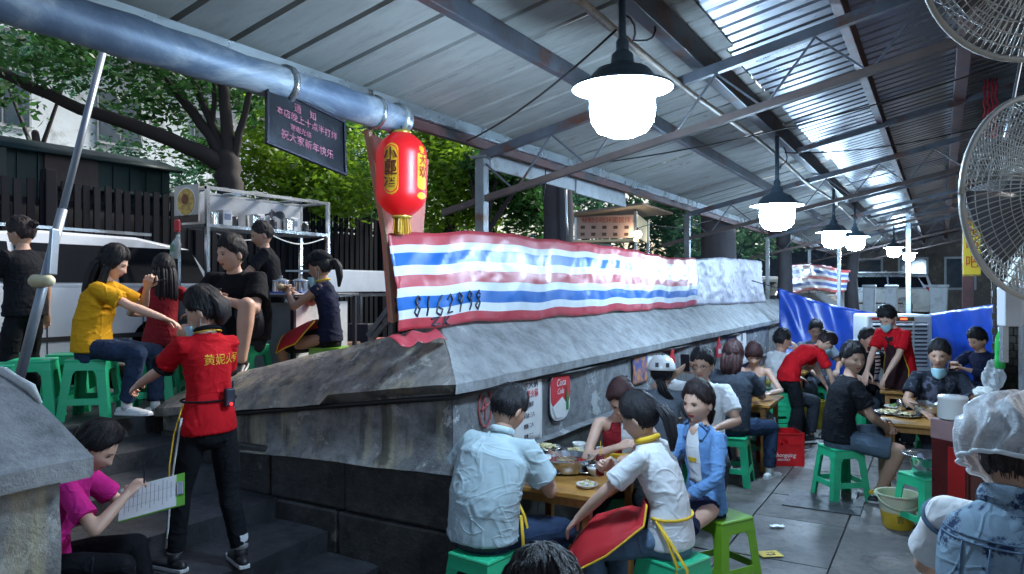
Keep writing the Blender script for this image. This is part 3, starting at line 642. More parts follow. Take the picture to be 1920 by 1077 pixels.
# ------------------------------------------------------------- green kiosk, pale building
kb = empty('green_kiosk', (0, 0, 0), 0, 'dark green metal kiosk with a curved roof edge behind the fence', 'kiosk'); m_gk = M('dark_green_kiosk', (.006, .026, .030), .5, .3, var=.3)
a_, b_ = onX(12, 268, -9.0), onX(318, 305, -9.0); MB().box((-10, (a_.y+b_.y)/2, 2.4), (2.0, b_.y-a_.y, 3.0)).build('wall_box', m_gk, kb)
zr = 3.95; MB().grid(lambda u, v: V((-8.85-2.3*v, a_.y-.15+(b_.y-a_.y+.3)*u, zr-.07+.3*math.sin(v*PI)-.0*u)), 4, 10).build('roof', m_gk, kb, smooth=True, solid=.05)
for i in range(9): MB().box((-8.99, a_.y+(b_.y-a_.y)*(i+.5)/9, 3.2), (.03, .03, 1.3)).build('panel_rib', m_gk, kb)
MB().box((-8.8, (a_.y*.4+b_.y*.6)+.4, 3.38), (.5, 2.6, .05)).build('awning', m_gk, kb, bevel=.01); MB().box((-8.98, a_.y+.9, 3.1), (.05, .8, 1.6)).build('door_panel', M('rusty_green_panel', (.06, .045, .045), .7, var=.4), kb)
bd = empty('pale_building', (0, 0, 0), 0, 'pale weathered building seen through the leaves at upper left', 'building')
m_bw = M('pale_rendered_wall', (.55, .62, .66), .8, var=.15, vs=1.2, dirt=((.3, .33, .34), 1.5, .3)); BX_ = -20
MB().box((BX_-2, 4, 7.5), (4, 34, 15)).build('wall', m_bw, bd); 
for z in (5.2, 9.1): MB().box((BX_+.25, 4, z), (.6, 34.2, .35)).build('ledge', m_bw, bd, bevel=.03)
m_wf = M('window_frame_grey', (.3, .33, .35), .5); m_wg = M('window_glass_dark', (.03, .05, .07), .08, var=.3)
for k in range(9):
    for z in (3.2, 7.2, 11.2):
        y = -10+k*3.4; w_ = MB().box((BX_+.02, y, z), (.14, 1.5, 1.7)).build('window', m_wf, bd)
        for s_ in (-1, 1): MB().box((BX_+.10, y+s_*.36, z), (.02, .64, 1.5)).build('pane', m_wg, w_)
bal = MB().box((BX_+.7, 2.2, 6.0), (1.3, 2.8, 1.0)).build('balcony', M('dark_balcony', (.1, .09, .1), .8), bd)
for i in range(3):   # small ornaments along the ledge
    tag(MB().lathe([(.10, 0), (.13, .1), (.05, .22), (.11, .34), (.04, .5)], 10, (-9.6, -.6+i*.55, 4.2)).build('roof_pot', M('clay_pot', (.12, .08, .07), .8), smooth=True), ['left of the three', 'middle of the three', 'right of the three'][i]+' small dark pots on the kiosk roof', 'pot', 'small pots on the kiosk roof')
# ------------------------------------------------------------- trees
def leafmat(name, a, b):
    t = NT(name); f = t.noise(3.5, 3, .6, kind='Object'); f2 = t.noise(30, 1, .5, kind='Object')
    c = t.ramp(f2, [(.3, a), (.7, b)]); c = t.mix(t.ramp(f, [(.4, 0), (.7, .8)]), c, tuple(x*1.5 for x in b)); t.set(c, .45)
    tr = t.n('ShaderNodeBsdfTranslucent'); mx = t.n('ShaderNodeMixShader'); mx.inputs[0].default_value = .55; t.l(c, tr.inputs[0]); t.l(t.b.outputs[0], mx.inputs[1]); t.l(tr.outputs[0], mx.inputs[2]); t.l(mx.outputs[0], t.out.inputs[0]); return t.m
m_leafA = leafmat('leaves_sunlit_green', (.07, .17, .014), (.20, .34, .025)); m_leafB = leafmat('leaves_deep_green', (.018, .07, .02), (.05, .15, .035)); m_leafC = leafmat('leaves_blue_green', (.02, .075, .045), (.05, .14, .08))  # bright leaves carry the sunlight in their colour
m_bark = M('tree_bark', (.03, .024, .024), .9, var=.4, vs=6, bump=.8, bs=18, scale=(1, 1, .3)); m_bark2 = M('grey_tree_bark', (.045, .04, .045), .9, var=.4, bump=.8, bs=14, scale=(1, 1, .3))
def crown(blobs, n, size, seed):
    g = np.random.default_rng(seed); tot = sum(b[1]**2 for b in blobs); vs = []
    for c, r in blobs:
        k = int(n*r*r/tot); nc = max(4, k//26); cc = g.normal(size=(nc, 3)); cc /= np.linalg.norm(cc, axis=1)[:, None]; cc *= (r*g.uniform(.25, 1, (nc, 1))**.5); cc *= np.array([1, 1, .75])
        p = np.repeat(cc, 26, 0)+g.normal(size=(nc*26, 3))*.16*np.array([1, 1, .8])+np.array(c)
        d1 = g.normal(size=p.shape)*np.array([1, 1, .5]); d1 /= np.linalg.norm(d1, axis=1)[:, None]; d2 = np.cross(d1, g.normal(size=p.shape)); d2 /= np.linalg.norm(d2, axis=1)[:, None]
        s_ = size*g.uniform(.6, 1.35, (len(p), 1)); nn = np.cross(d1, d2)
        vs.append(np.stack([p-d1*s_, p-d2*s_*.42+nn*s_*.12, p+d1*s_, p+d2*s_*.42+nn*s_*.12], 1).reshape(-1, 3))
    v = np.concatenate(vs); me = bpy.data.meshes.new('crown'); nq = len(v)//4
    me.vertices.add(len(v)); me.vertices.foreach_set('co', v.ravel()); me.loops.add(nq*4); me.loops.foreach_set('vertex_index', np.arange(nq*4)); me.polygons.add(nq); me.polygons.foreach_set('loop_start', np.arange(nq)*4); me.polygons.foreach_set('loop_total', np.full(nq, 4)); me.update(); me.validate(); return me
def tree(label, limbs, blobs, n, leaf, size=.07, seed=0, bark=None, group='trees beyond the fence'):
    base = V(limbs[0][0][0]); t = empty('leafy_tree', base, 0, label, 'tree', group); off = base
    for i, (pts, r0, r1) in enumerate(limbs):
        P_ = [V(p)-off for p in pts]; Q = [P_[0]]
        rr = random.Random(seed*7+i)
        for a, b in zip(P_[:-1], P_[1:]):
            for k in (1, 2, 3): Q.append(a.lerp(b, k/3)+V((rr.uniform(-1, 1), rr.uniform(-1, 1), rr.uniform(-.4, .4)))*(r0*.22 if k < 3 else .0))
        MB().tube(Q, [r0+(r1-r0)*(j/(len(Q)-1))**.8 for j in range(len(Q))], 10, roundend=True).build('trunk' if i == 0 else 'limb', bark or m_bark, t, smooth=True)
    me = crown([((V(c)-off)[:], r) for c, r in blobs], n, size, seed); me.materials.append(leaf); o = bpy.data.objects.new('crown', me); COL.objects.link(o); o.parent = t; return t
d = 12.2; p_ = lambda x, y, dd=0: P(x, y, d+dd)
bb0 = p_(432, 345); g0 = V((bb0.x, bb0.y, .9))
tree('dark forked tree with a long branch reaching left behind the food stall', [([g0, p_(432, 345), p_(425, 300)], .22, .20),
     ([p_(425, 315), p_(385, 290, -.2), p_(320, 262, -.4), p_(240, 232, -.6), p_(150, 205, -.9), p_(60, 165, -1.2), p_(-30, 120, -1.6)], .15, .07),
     ([p_(420, 305), p_(395, 255), p_(345, 190), p_(300, 140), p_(270, 90)], .11, .05), ([p_(424, 300), p_(392, 220), p_(365, 160), p_(350, 80)], .08, .04), ([p_(430, 300), p_(424, 220), p_(418, 150), p_(415, 60)], .12, .07), ([p_(440, 290), p_(455, 230), p_(472, 160), p_(500, 60)], .07, .04), ([p_(398, 230), p_(402, 190), p_(400, 140)], .05, .03)],
     [(p_(60, 60, -1.5), 1.0), (p_(200, 90, -1), 1.1), (p_(260, 190, .3), .65), (p_(330, 130, 0), 1.1), (p_(450, 100, .5), 1.2), (p_(20, 200, -1), .35), (p_(340, 270, 1.2), .6), (p_(520, 190, 1), .9)], 6200, m_leafB, .075, 1)
def bush(label, px, py, d_, blobs, n, leaf, seed, lim=None, size=.07):
    q = P(px, 538, d_); g_ = V((q.x, q.y, .9)); L_ = [([g_, P(px, py+60, d_), P(px-4, py, d_)], .13, .08)]+[([P(px, py+50, d_), P(px+a, py+b, d_+.3)], .06, .03) for a, b in (lim or [(60, -40), (-60, -50)])]
    tree(label, L_, [(P(x, y, dd), r) for x, y, dd, r in blobs], n, leaf, size, seed)
bush('bright sunlit leafy tree between the notice board and the food stall', 560, 330, 14, [(490, 300, 13.6, .6), (560, 330, 13.6, .75), (630, 370, 13.4, .7), (540, 250, 14.5, .8), (650, 300, 14, .7), (600, 360, 14, .7), (500, 370, 14.5, .6)], 9000, m_leafA, 2)
bush('deep green tree filling the gap behind the leaning salmon board', 690, 300, 16, [(650, 330, 15, .9), (700, 260, 16, .9), (690, 370, 15, .8), (760, 330, 16.5, .9), (620, 250, 16, .8)], 5000, m_leafB, 3)
bush('bright yellow green tree just right of the red lantern', 845, 330, 14, [(830, 290, 14, .6), (870, 330, 13.5, .65), (840, 390, 14, .6), (820, 250, 14.5, .5), (880, 280, 14.4, .55), (905, 400, 14, .4)], 8000, m_leafA, 4, [(-20, -90), (40, -60), (60, -20)])
bush('spreading tree behind the first canopy post with an arching branch', 905, 400, 12.6, [(960, 350, 13.5, .6), (1000, 400, 14, .5), (930, 310, 13, .5), (985, 320, 14, .5)], 5500, m_leafB, 5, [(30, -90), (75, -70), (-30, -110)])
bush('pale green tree glimpsed right of the thick dark trunk', 1100, 400, 17, [(1095, 400, 16, .5), (1140, 430, 17, .5), (1100, 350, 18, .9), (1220, 400, 18, .8), (1010, 400, 18, .7)], 4500, m_leafC, 6)
bush('tall leafy tree far left overhanging the pale building', 70, 250, 17, [(20, 130, 15, .6), (130, 120, 16, .9), (0, 260, 15, .4), (250, 300, 17, .7), (330, 330, 16, .6), (210, 290, 16, .4), (40, 60, 14, 1.0)], 3300, m_leafC, 7, [(-60, -100), (60, -120)])
bush('dense far tree closing the view above the stall roof', 600, 250, 21, [(540, 200, 20, 2.2), (700, 200, 21, 2.4), (860, 230, 21, 2.2), (1010, 300, 22, 2.2), (440, 330, 19, 1.0), (640, 380, 20, 1.6), (800, 400, 21, 1.8)], 9000, m_leafB, 8, size=.11)
bush('dark blue green tree behind the second canopy post', 1260, 380, 19, [(1250, 330, 18, 1.4), (1330, 380, 20, 1.4), (1210, 440, 18, .9), (1420, 420, 22, 1.5), (1290, 460, 17, .6)], 8000, m_leafC, 9, size=.09)
def bigtrunk(label, px, w, d_, seed, bark=m_bark2):
    q = P(px, 538, d_); r0 = w/2/FPX*d_; rr = random.Random(seed); t = empty('tree_trunk', (q.x, q.y, .9), 0, label, 'tree', 'thick trunks beside the canopy')
    MB().tube([V((rr.uniform(-.04, .04), rr.uniform(-.04, .04), z)) for z in (0, .5, 1.2, 2, 3, 4.2)], [r0*1.5, r0*1.15, r0, r0*.97, r0*.95, r0*1.1], 14).build('trunk', bark, t, smooth=True)
    for k in range(3):
        a = rr.uniform(0, 6); MB().tube([V((0, 0, 3.6)), V((.5*math.cos(a), .5*math.sin(a), 4.6)), V((1.2*math.cos(a), 1.2*math.sin(a), 5.6))], [r0*.6, r0*.4, r0*.2], 8).build('limb', bark, t, smooth=True)
    me = crown([((0, 0, 6), 1.6), ((1, .5, 5.6), 1.0), ((-.8, -.6, 5.8), 1.1)], 900, .12, seed); me.materials.append(m_leafC); o = bpy.data.objects.new('crown', me); COL.objects.link(o); o.parent = t
bigtrunk('thick dark trunk rising behind the striped tarpaulin with a pale pipe on it', 1045, 58, 10.5, 1)
bigtrunk('very wide dark trunk between the menu kiosk and second lamp', 1345, 66, 13.5, 2); bigtrunk('slim dark trunk just left of the blue tarpaulin tip', 1472, 26, 15, 3); bigtrunk('dark trunk near the far lamps', 1598, 22, 20, 4)
tp1 = onX(1062, 400, P(1062, 400, 10.1).x); tag(MB().tube([P(1060, 330, 10.1), P(1062, 400, 10.1), P(1064, 470, 10.1)], .018, 7).build('pipe', m_galv, smooth=True), 'thin pale pipe running down the thick dark trunk', 'pipe')
# ------------------------------------------------------------- menu kiosk with warm bulb
mk_ = empty('menu_kiosk', (0, 0, 0), 0, 'small food kiosk with a menu board and warm lit interior', 'kiosk')
m_mboard = M('menu_board_cream', (.55, .38, .33), .5, var=.1); m_warm = M('warm_lit_interior', (.75, .6, .35), .6, var=.1); dk = 12.0  # the bulb's warm light is put into the inner wall and counter colour
def kq(px, py, dd): return P(px, py, dd)
A, B, C_ = P(1080, 430, 12.0), P(1192, 430, 11.6), P(1200, 430, 12.6)
def vert(a, b, z0, z1): return [V((a.x, a.y, z0)), V((b.x, b.y, z0)), V((b.x, b.y, z1)), V((a.x, a.y, z1))]
z0, z1 = P(0, 447, 11.8).z, P(0, 405, 11.8).z
MB().prism(vert(A, B, z0, z1), (-.02, .04, 0)).build('menu_board', m_mboard, mk_)
FMk = frame((A+B)/2+V((.03, -.05, (z0+z1)/2-(A.z+B.z)/2)), B-A, (0, 0, 1)); m_rl = M('menu_red_print', (.45, .05, .04), .6)
text('秘制小吃拌面馄饨', .10, FMk@Matrix.Translation((0, .10, .012)), m_rl, mk_, 'menu_title')
for i in range(5):
    for j in range(2): MB().box((-.38+i*.18, -.01-j*.11, .012), (.07, .05, .004)).build('menu_picture', M('menu_picture', (.12, .07, .05), .6, var=.5), mk_).matrix_basis = FMk
W1, W2 = P(1197, 430, 12.3), P(1225, 430, 13.2)
MB().prism(vert(B+V((0, .05, 0)), P(1215, 430, 13.2), z0, z1+.02), (-.02, .02, 0)).build('inner_wall', m_warm, mk_); 
MB().prism(vert(P(1080, 430, 12.7), P(1150, 430, 13.6), .9, z0), (-.02, .02, 0)).build('lower_panel', m_gk, mk_)
zt = P(0, 399, 12).z; e4 = [P(1060, 0, 11.4), P(1205, 0, 11.0), P(1262, 0, 13.0), P(1110, 0, 13.6)]
MB().prism([V((q.x, q.y, zt+h_)) for q, h_ in zip(e4, (-.10, .02, .07, .0))], (0, 0, .03)).build('roof', M('kiosk_roof', (.22, .17, .13), .6, var=.3), mk_)
for q in (B, A, P(1215, 430, 13.1)): MB().beam(V((q.x, q.y, .9)), V((q.x, q.y, zt-.02)), .04, .04).build('kiosk_post', m_galv, mk_)
MB().box((A.lerp(B, .5)+V((.0, .0, 0)))[:2]+(z0-.05,), (.35, 1.0, .04), Matrix.Rotation(math.atan2((B-A).y, (B-A).x)-PI/2, 3, 'Z')).build('counter', m_warm, mk_)
bu = P(1196, 440, 11.5); bl_ = empty('light_bulb', bu, 0, 'bare glowing bulb hanging at the corner of the menu kiosk', 'light bulb'); MB().sph((0, 0, 0), .06, 16, 10).build('glass', E('warm_bulb', (1, .86, .6), 28), bl_, smooth=True); MB().lathe([(.02, .05), (.02, .11)], 10).build('socket', m_ink, bl_); MB().tube([V((0, 0, .1)), V((.1, .2, .16)), V((.5, .6, .12)), V((1.0, 1.1, .3))], .006, 5).build('wire', m_ink, bl_)
# ------------------------------------------------------------- cars
m_carw = M('white_car_paint', (.62, .66, .7), .18, var=.04, bump=0, Coat_Weight=.6); m_glassd = M('dark_car_glass', (.006, .008, .011), .12, var=.3, bump=0, Specular_IOR_Level=.12); m_tyre = M('tyre_rubber', (.02, .02, .02), .8); m_rim = M('alloy_rim', (.4, .42, .44), .3, .8)
def car(label, L=4.4, Wd=1.8, H=1.62, kind='suv', loc=(0, 0, 0), rz=0, mat=None, group=None):
    t = empty('parked_car', loc, rz, label, 'car', group); mat = mat or m_carw
    pr = {'suv': [(-.5, .40), (-.498, .62), (-.47, .68), (-.30, .70), (-.16, .99), (.05, 1.04), (.28, 1.03), (.43, .96), (.485, .70), (.5, .62), (.5, .35)], 'van': [(-.5, .35), (-.5, .6), (-.44, .7), (-.36, 1.0), (0, 1.06), (.46, 1.04), (.5, .95), (.5, .35)]}[kind]
    lo = [(-.5, .18)]+[(x, z) for x, z in pr]+[(.5, .16)]
    def ring(zz, s): return s
    mb = MB(); hs = 1/1.06
    sec = [(y*L, min(z, .66)*H*hs) for y, z in lo]; nS = []
    for yy, inset in ((-1, .06), (-.93, 0), (.93, 0), (1, .06)):
        nS.append([V((yy*Wd/2, a*(1-inset*.25), b if b < .2 else b-(inset*.5))) for a, b in sec])
    n = len(sec); mb.v = [tuple(p) for r_ in nS for p in r_]
    for k in range(3):
        for i in range(n): mb.f.append((k*n+i, k*n+(i+1) % n, (k+1)*n+(i+1) % n, (k+1)*n+i)); mb.mi.append(0)
    mb.f += [tuple(range(n)), tuple(range(4*n-1, 3*n-1, -1))]; mb.mi += [0, 0]; mb.build('body', mat, t, bevel=.03, auto=40)
    up = [(y*L, z*H*hs) for y, z in pr if z >= .66]; up = [(up[0][0], .66*H*hs)]+[p for p in up if p[1] > .69*H*hs]+[(up[-1][0], .66*H*hs)]
    zb, ztop = .66*H*hs, max(p[1] for p in up)
    def ins(z): return Wd/2*(.97-.17*(z-zb)/(ztop-zb))
    mb = MB(); n = len(up); mb.v = [(s_*ins(z), y, z) for s_ in (-1, 1) for y, z in up]; mb.f = [(i, (i+1) % n, n+(i+1) % n, n+i) for i in range(n)]+[tuple(range(n-1, -1, -1)), tuple(range(n, 2*n))]; mb.mi = [0]*len(mb.f); mb.build('cabin', mat, t, bevel=.04, auto=40)
    y0 = up[1][0]+.05*L; y1 = up[-2][0]-.05*L; za, zb2 = zb+.05, ztop-.13
    for s_ in (-1, 1):
        ww = (y1-y0)/3
        for k in range(3):
            a, b = y0+k*ww+.03, y0+(k+1)*ww-.03; sl = (.22 if k == 0 else 0); sr = (.14 if k == 2 else 0)
            q = [V((s_*(ins(z)+.004), y, z)) for y, z in ((a-sl*.6, za), (b+sr, za), (b, zb2), (a+sl, zb2))]; MB().prism(q, (s_*.01, 0, 0)).build('window', m_glassd, t)
    for f, (ya, yb) in (('windscreen', (up[1][0], up[2][0])), ('rear_window', (up[-2][0], up[-3][0]))):
        pa_ = [p for p in up if abs(p[0]-ya) < 1e-6][-1]; 
        q1, q2 = (up[0], up[2]) if f == 'windscreen' else (up[-1], up[-3]); off = -.012 if f == 'windscreen' else .012
        MB().prism([V((s_*ins(z)*.86, y+off, z)) for s_, (y, z) in ((-1, V(q1).lerp(V(q2), .15)[:]), (1, V(q1).lerp(V(q2), .15)[:]), (1, V(q1).lerp(V(q2), .85)[:]), (-1, V(q1).lerp(V(q2), .85)[:]))], (0, off, .006)).build(f, m_glassd, t)
    for s_ in (-1, 1):
        for y in (-.31*L, .31*L):
            rot = Matrix.Rotation(PI/2, 3, 'Y'); w_ = MB().lathe([(.20, -.1), (.32, -.1), (.34, -.06), (.34, .06), (.32, .1), (.20, .1)], 22, (s_*(Wd/2-.1), y, .34), rot).build('wheel', m_tyre, t, auto=40)
            MB().lathe([(.21, -.105), (.05, -.085), (.04, -.105)], 12, (s_*(Wd/2-.1), y, .34), Matrix.Rotation(s_*-PI/2, 3, 'Y')).build('rim', m_rim, w_, auto=40)
        MB().box((s_*Wd*.40, -.495*L, .62*H), (.3, .08, .14)).build('headlight', m_rim, t, bevel=.02); MB().box((s_*Wd*.43, .49*L, .6*H), (.2, .09, .2)).build('tail_light', M('tail_light_red', (.35, .01, .01), .2), t, bevel=.02)
        for yd in (-.22, .04, .27): MB().box((s_*(Wd/2+.001), yd*L, .42*H), (.006, .012, .42*H)).build('door_gap', m_ink, t)
        MB().box((s_*(Wd/2+.004), 0, .30*H), (.012, L*.62, .05)).build('side_moulding', m_tyre, t)
        MB().box((s_*(Wd/2+.01), .0, .56*H), (.03, .16, .03)).build('door_handle', m_rim, t, bevel=.006); MB().box((s_*(Wd/2+.07), -.2*L, .64*H), (.14, .1, .12)).build('mirror', mat, t, bevel=.03)
    for s_ in (-1, 1): MB().beam(V((s_*ins(ztop)*.9, -.12*L, ztop+.04)), V((s_*ins(ztop)*.9, .33*L, ztop+.03)), .03, .03).build('roof_rail', m_rim, t)
    return t
q = P(30, 538, 7.9); car('white car with dark windows parked in front of the board fence', 4.4, 1.8, 1.60, 'suv', (-6.0, q.y-.35, .9), 0)
q = P(1685, 538, 29); car('white van parked far off behind the hanging lamps', 4.4, 1.7, 1.75, 'suv', (q.x, q.y, .75), PSI+R(160)); 
q = P(992, 538, 20.5); car('white van whose roof shows just above the striped tarpaulin', 4.6, 1.8, 2.35, 'van', (q.x, q.y, .9), R(-40))
q = P(1450, 538, 21); car('silver car glimpsed beyond the plastic sheet', 4.3, 1.75, 1.5, 'suv', (q.x, q.y, .7), R(-20), m_galv); q = P(1600, 538, 26); car('second silver car half hidden by far lamp posts', 4.3, 1.75, 1.5, 'suv', (q.x, q.y, .9), R(-70), m_galv)
# ------------------------------------------------------------- food stall cart
m_ss = M('stainless_steel', (.55, .57, .6), .18, .95, var=.15, vs=3, bump=.1); m_white = M('white_enamel', (.62, .65, .68), .4, var=.1, dirt=((.4, .42, .43), 3, .25)); 
ct = empty('food_stall', (-4.5, 1.75, .9), 0, 'stainless steel food stall with a top shelf and noodle poster', 'food stall'); CL = 1.86; CW = .5
for x_, y_ in ((0, 0), (0, CL), (-CW, 0), (-CW, CL)): MB().beam(V((x_, y_, 0)), V((x_, y_, 2.12 if x_ == 0 else 2.12)), .04, .04).build('upright', m_ss, ct)
for z_ in (1.68, 2.10):
    for x_ in (0, -CW): MB().beam(V((x_, -.02, z_)), V((x_, CL+.02, z_)), .035, .035).build('rail', m_ss, ct)
    for y_ in (0, CL): MB().beam(V((-CW+.02, y_, z_)), V((-.02, y_, z_)), .035, .035).build('rail', m_ss, ct)
MB().box((-CW/2, CL/2, 1.70), (CW-.04, CL-.04, .012)).build('shelf', m_ss, ct); MB().box((-CW+.02, CL/2, 1.89), (.012, CL-.06, .38)).build('back_panel', M('pale_back_panel', (.36, .38, .42), .4, var=.15), ct)
for k in range(4): MB().box((-CW/2, .25+k*.45, 2.125), (CW, .10+.08*(k % 2), .01)).build('roof_slat', m_ss if k % 2 else m_gk, ct)
MB().box((-CW/2, CL/2, .93), (CW+.1, CL+.1, .03)).build('counter', m_ss, ct, bevel=.005); MB().box((-CW/2, CL/2, .47), (CW, CL, .88)).build('cabinet', M('dull_steel_cabinet', (.2, .22, .24), .35, .7, var=.3), ct, bevel=.01)
MB().tube([V((.03, y, 1.63-.09*abs(math.sin(y*3.6)))) for y in np.linspace(.1, 1.75, 30)], .007, 5).build('string_of_wire', m_white, ct, smooth=True)
po = empty('noodle_poster', (-4.78, 1.70, 2.83), 0, 'square poster with a round picture of a noodle bowl on the stall end', 'poster')
mb = MB().box((0, 0, 0), (.42, .015, .42)); mb.build('sheet', M('poster_grey', (.42, .4, .38), .5), po, loc=(0, 0, 0))
MB().box((0, -.010, -.17), (.42, .004, .08)).build('caption_strip', M('poster_brown', (.05, .03, .025), .5), po)
rot = Matrix.Rotation(PI/2, 3, 'X')
MB().lathe([(.165, 0), (.165, .006)], 30, (0, -.006, .02), rot).build('bowl_rim', m_white, po); MB().lathe([(.15, 0), (.15, .01)], 30, (0, -.006, .02), rot).build('noodles', M('noodle_yellow', (.5, .33, .08), .6, var=.6, vs=22), po); MB().lathe([(.06, 0), (.06, .013)], 12, (-.01, -.006, .05), rot).build('topping', M('topping_brown', (.16, .05, .02), .6, var=.6, vs=30), po)
hb = empty('hanging_bottle', P(330, 462, 8.0), 0, 'clear bottle with a red cap hanging upside down at the stall corner', 'bottle'); MB().lathe([(.045, -.13), (.05, -.11), (.05, .03), (.03, .07), (.016, .10), (.016, .13)], 14, rot=Matrix.Rotation(.3, 3, 'Y')).build('bottle_body', M('cloudy_plastic', (.45, .52, .5), .2), hb, smooth=True); MB().box((.02, 0, .22), (.07, .05, .14)).build('red_cap', M('red_cap', (.5, .02, .03), .4), hb, bevel=.02); MB().box((-.0, -.05, -.02), (.06, .004, .08)).build('bottle_label', M('label_green', (.1, .25, .15), .5), hb)
rr = random.Random(9)
for i in range(9):
    y = .25+i*.18; kd = i % 3
    t = empty(['steel_pan', 'white_box', 'jar'][kd], (-4.5-.25+rr.uniform(-.08, .08), 1.75+y, 2.62), 0, ['steel pan', 'white carton', 'dark jar'][kd]+' on the food stall shelf, '+['first from the poster', 'second from the poster', 'third from the poster', 'fourth from the poster', 'at the shelf middle', 'just past the middle', 'third from the far end', 'second from the far end', 'at the far end'][i], ['pan', 'carton', 'jar'][kd], 'things on the stall shelf')
    if kd == 0: MB().lathe([(.05, 0), (.085, .0), (.09, .13), (.083, .13), (.08, .01)], 18, cap=False).build('bowl', m_ss, t, auto=40); MB().lathe([(.09, .13), (.092, .14), (.02, .16)], 18).build('lid', m_ss, t, auto=40)
    elif kd == 1: MB().box((0, 0, .09), (.15, .13, .18)).build('carton', m_white, t, bevel=.006); MB().box((.076, 0, .1), (.004, .09, .07)).build('printed_face', M('print_blue', (.15, .2, .32), .5), t)
    else: MB().lathe([(.045, 0), (.05, .02), (.05, .1), (.035, .12)], 14).build('body', M('dark_jar', (.03, .03, .035), .2), t, smooth=True); MB().lathe([(.038, .12), (.038, .14)], 14).build('lid', m_ss, t)
sc_ = P(515, 408, 8.9); tag(MB().grid(lambda u, v: V((sc_.x, sc_.y, sc_.z))+V((.03*math.sin(9*u), -.15+.3*u, .07*math.sin(u*PI)*math.sin(v*PI)+.02*math.sin(14*u+5*v)+.03*v)), 14, 8).build('cloth', m_ink, solid=.01), 'crumpled black cloth lying on the stall shelf', 'cloth')
# steel side table with three pots
TB = P(555, 548, 7.3); st_ = empty('steel_table', (TB.x, TB.y, .9), R(12), 'steel sided serving table carrying lidded pots behind the seated man in black', 'table'); hT = P(0, 549, 7.3).z-.9
MB().box((0, 0, hT-.02), (.75, 1.15, .03)).build('tabletop', m_ss, st_, bevel=.005); MB().box((.30, .0, hT/2-.03), (.02, .9, hT-.12)).build('side_panel', m_white, st_); MB().box((0, -.45, hT/2-.03), (.6, .02, hT-.12)).build('side_panel', M('side_panel_blue_grey', (.28, .36, .4), .4), st_)
for a in (-.34, .34):
    for b in (-.54, .54): MB().beam(V((a, b, 0)), V((a, b, hT-.035)), .035, .035).build('leg', m_ink, st_)
MB().box((.1, -.1, hT+.0), (.4, .5, .02)).build('blue_cloth', m_btarp, st_, bevel=.006)
for i, (px, dd) in enumerate(((527, 7.4), (563, 7.5), (592, 7.6))):
    q = P(px, 547, dd); t = empty('lidded_pot', (q.x, q.y, .9+hT), 0, ['left', 'middle', 'right'][i]+' steel pot of three on the steel serving table', 'pot', 'steel pots on the serving table')
    MB().lathe([(.075, .0), (.085, .01), (.085, .11), (.09, .115)], 22).build('pot_body', m_ss, t, auto=40); MB().lathe([(.09, .116), (.088, .122), (.04, .14), (.012, .145), (.016, .165), (.005, .17)], 22).build('lid', m_ss, t, auto=40)
# white counter with rail
wc = empty('white_counter', (0, 0, 0), 0, 'low white counter with a steel rail behind the capped waitress', 'counter'); a, b = P(600, 527, 8.6), P(735, 527, 9.9); 
a2 = V((a.x, a.y, 0)); b2 = V((b.x, b.y, 0)); zt1, zb1 = 2.09, 1.86
MB().beam(V((a.x, a.y, 1.97)), V((b.x, b.y, 1.97)), .05, .26).build('front_panel', m_white, wc, bevel=.006); MB().beam(V((a.x, a.y, 1.80)), V((b.x, b.y, 1.80)), .06, .04).build('rail', m_ss, wc); MB().beam(V((a.x-.4, a.y+.25, 2.1)), V((b.x-.4, b.y+.25, 2.1)), .8, .02).build('countertop', m_white, wc)
for t_ in (.05, .5, .95): q = a.lerp(b, t_); MB().beam(V((q.x, q.y+.03, .9)), V((q.x, q.y+.03, 1.8)), .04, .04).build('leg', m_ss, wc)
for i, px in enumerate((640, 672, 700)):
    q = P(px, 0, 8.8+i*.3); tag(MB().box((q.x, q.y, 1.08+.1*(i % 2)), (.34, .3, .34+.2*(i % 2)), Matrix.Rotation(.4*i, 3, 'Z')).build('storage_box', [m_ply, m_ink, m_pink][i], bevel=.01), ['brown carton', 'black plastic box', 'pinkish carton'][i]+' stored under the white counter', 'box')
# slanted grey folding easel leg near the tarp end
ea = empty('folding_trestle', (0, 0, 0), 0, 'slanted grey steel trestle standing at the left end of the striped tarpaulin', 'trestle')
for (x0, y0, x1, y1) in ((690, 630, 742, 560), (700, 634, 748, 575)): MB().beam(P(x0, y0, 4.75), P(x1, y1, 4.7), .022, .03).build('strut', m_post, ea)
MB().beam(P(706, 600, 4.75), P(742, 600, 4.7), .02, .02).build('crossbar', m_post, ea)
gc = P(655, 575, 6.9); 
# ------------------------------------------------------------- far end of the passage beyond the blue sheet
fw = empty('far_parapet', (0, 0, 0), 0, 'far sloping concrete parapet beyond the blue tarpaulin', 'wall'); 
MB().prism([V((-.9, 13.4, 0)), V((.05, 13.4, 0)), V((.05, 13.4, 1.3)), V((-.4, 13.4, 1.75)), V((-.9, 13.4, 1.7))], (0, 12, 0)).build('coping', m_coping, fw, bevel=.02)
fe2 = empty('far_brick_building', (0, 0, 0), 0, 'dim brick building closing the far end of the passage', 'building'); q = P(1800, 538, 27)
MB().box((q.x, q.y, 2.6), (7, .5, 3.6)).build('wall', m_brick, fe2); MB().box((q.x-6, q.y+3, 3), (12, .5, 6)).build('wall', M('far_dark_wall', (.03, .045, .06), .9, var=.5), fe2)
for k in range(5): w_ = MB().box((q.x-3+k*1.5, q.y-.27, 2.4), (1.0, .08, 1.2)).build('window', m_wf, fe2); MB().box((q.x-3+k*1.5, q.y-.32, 2.4), (.85, .03, 1.05)).build('pane', m_wg, w_)
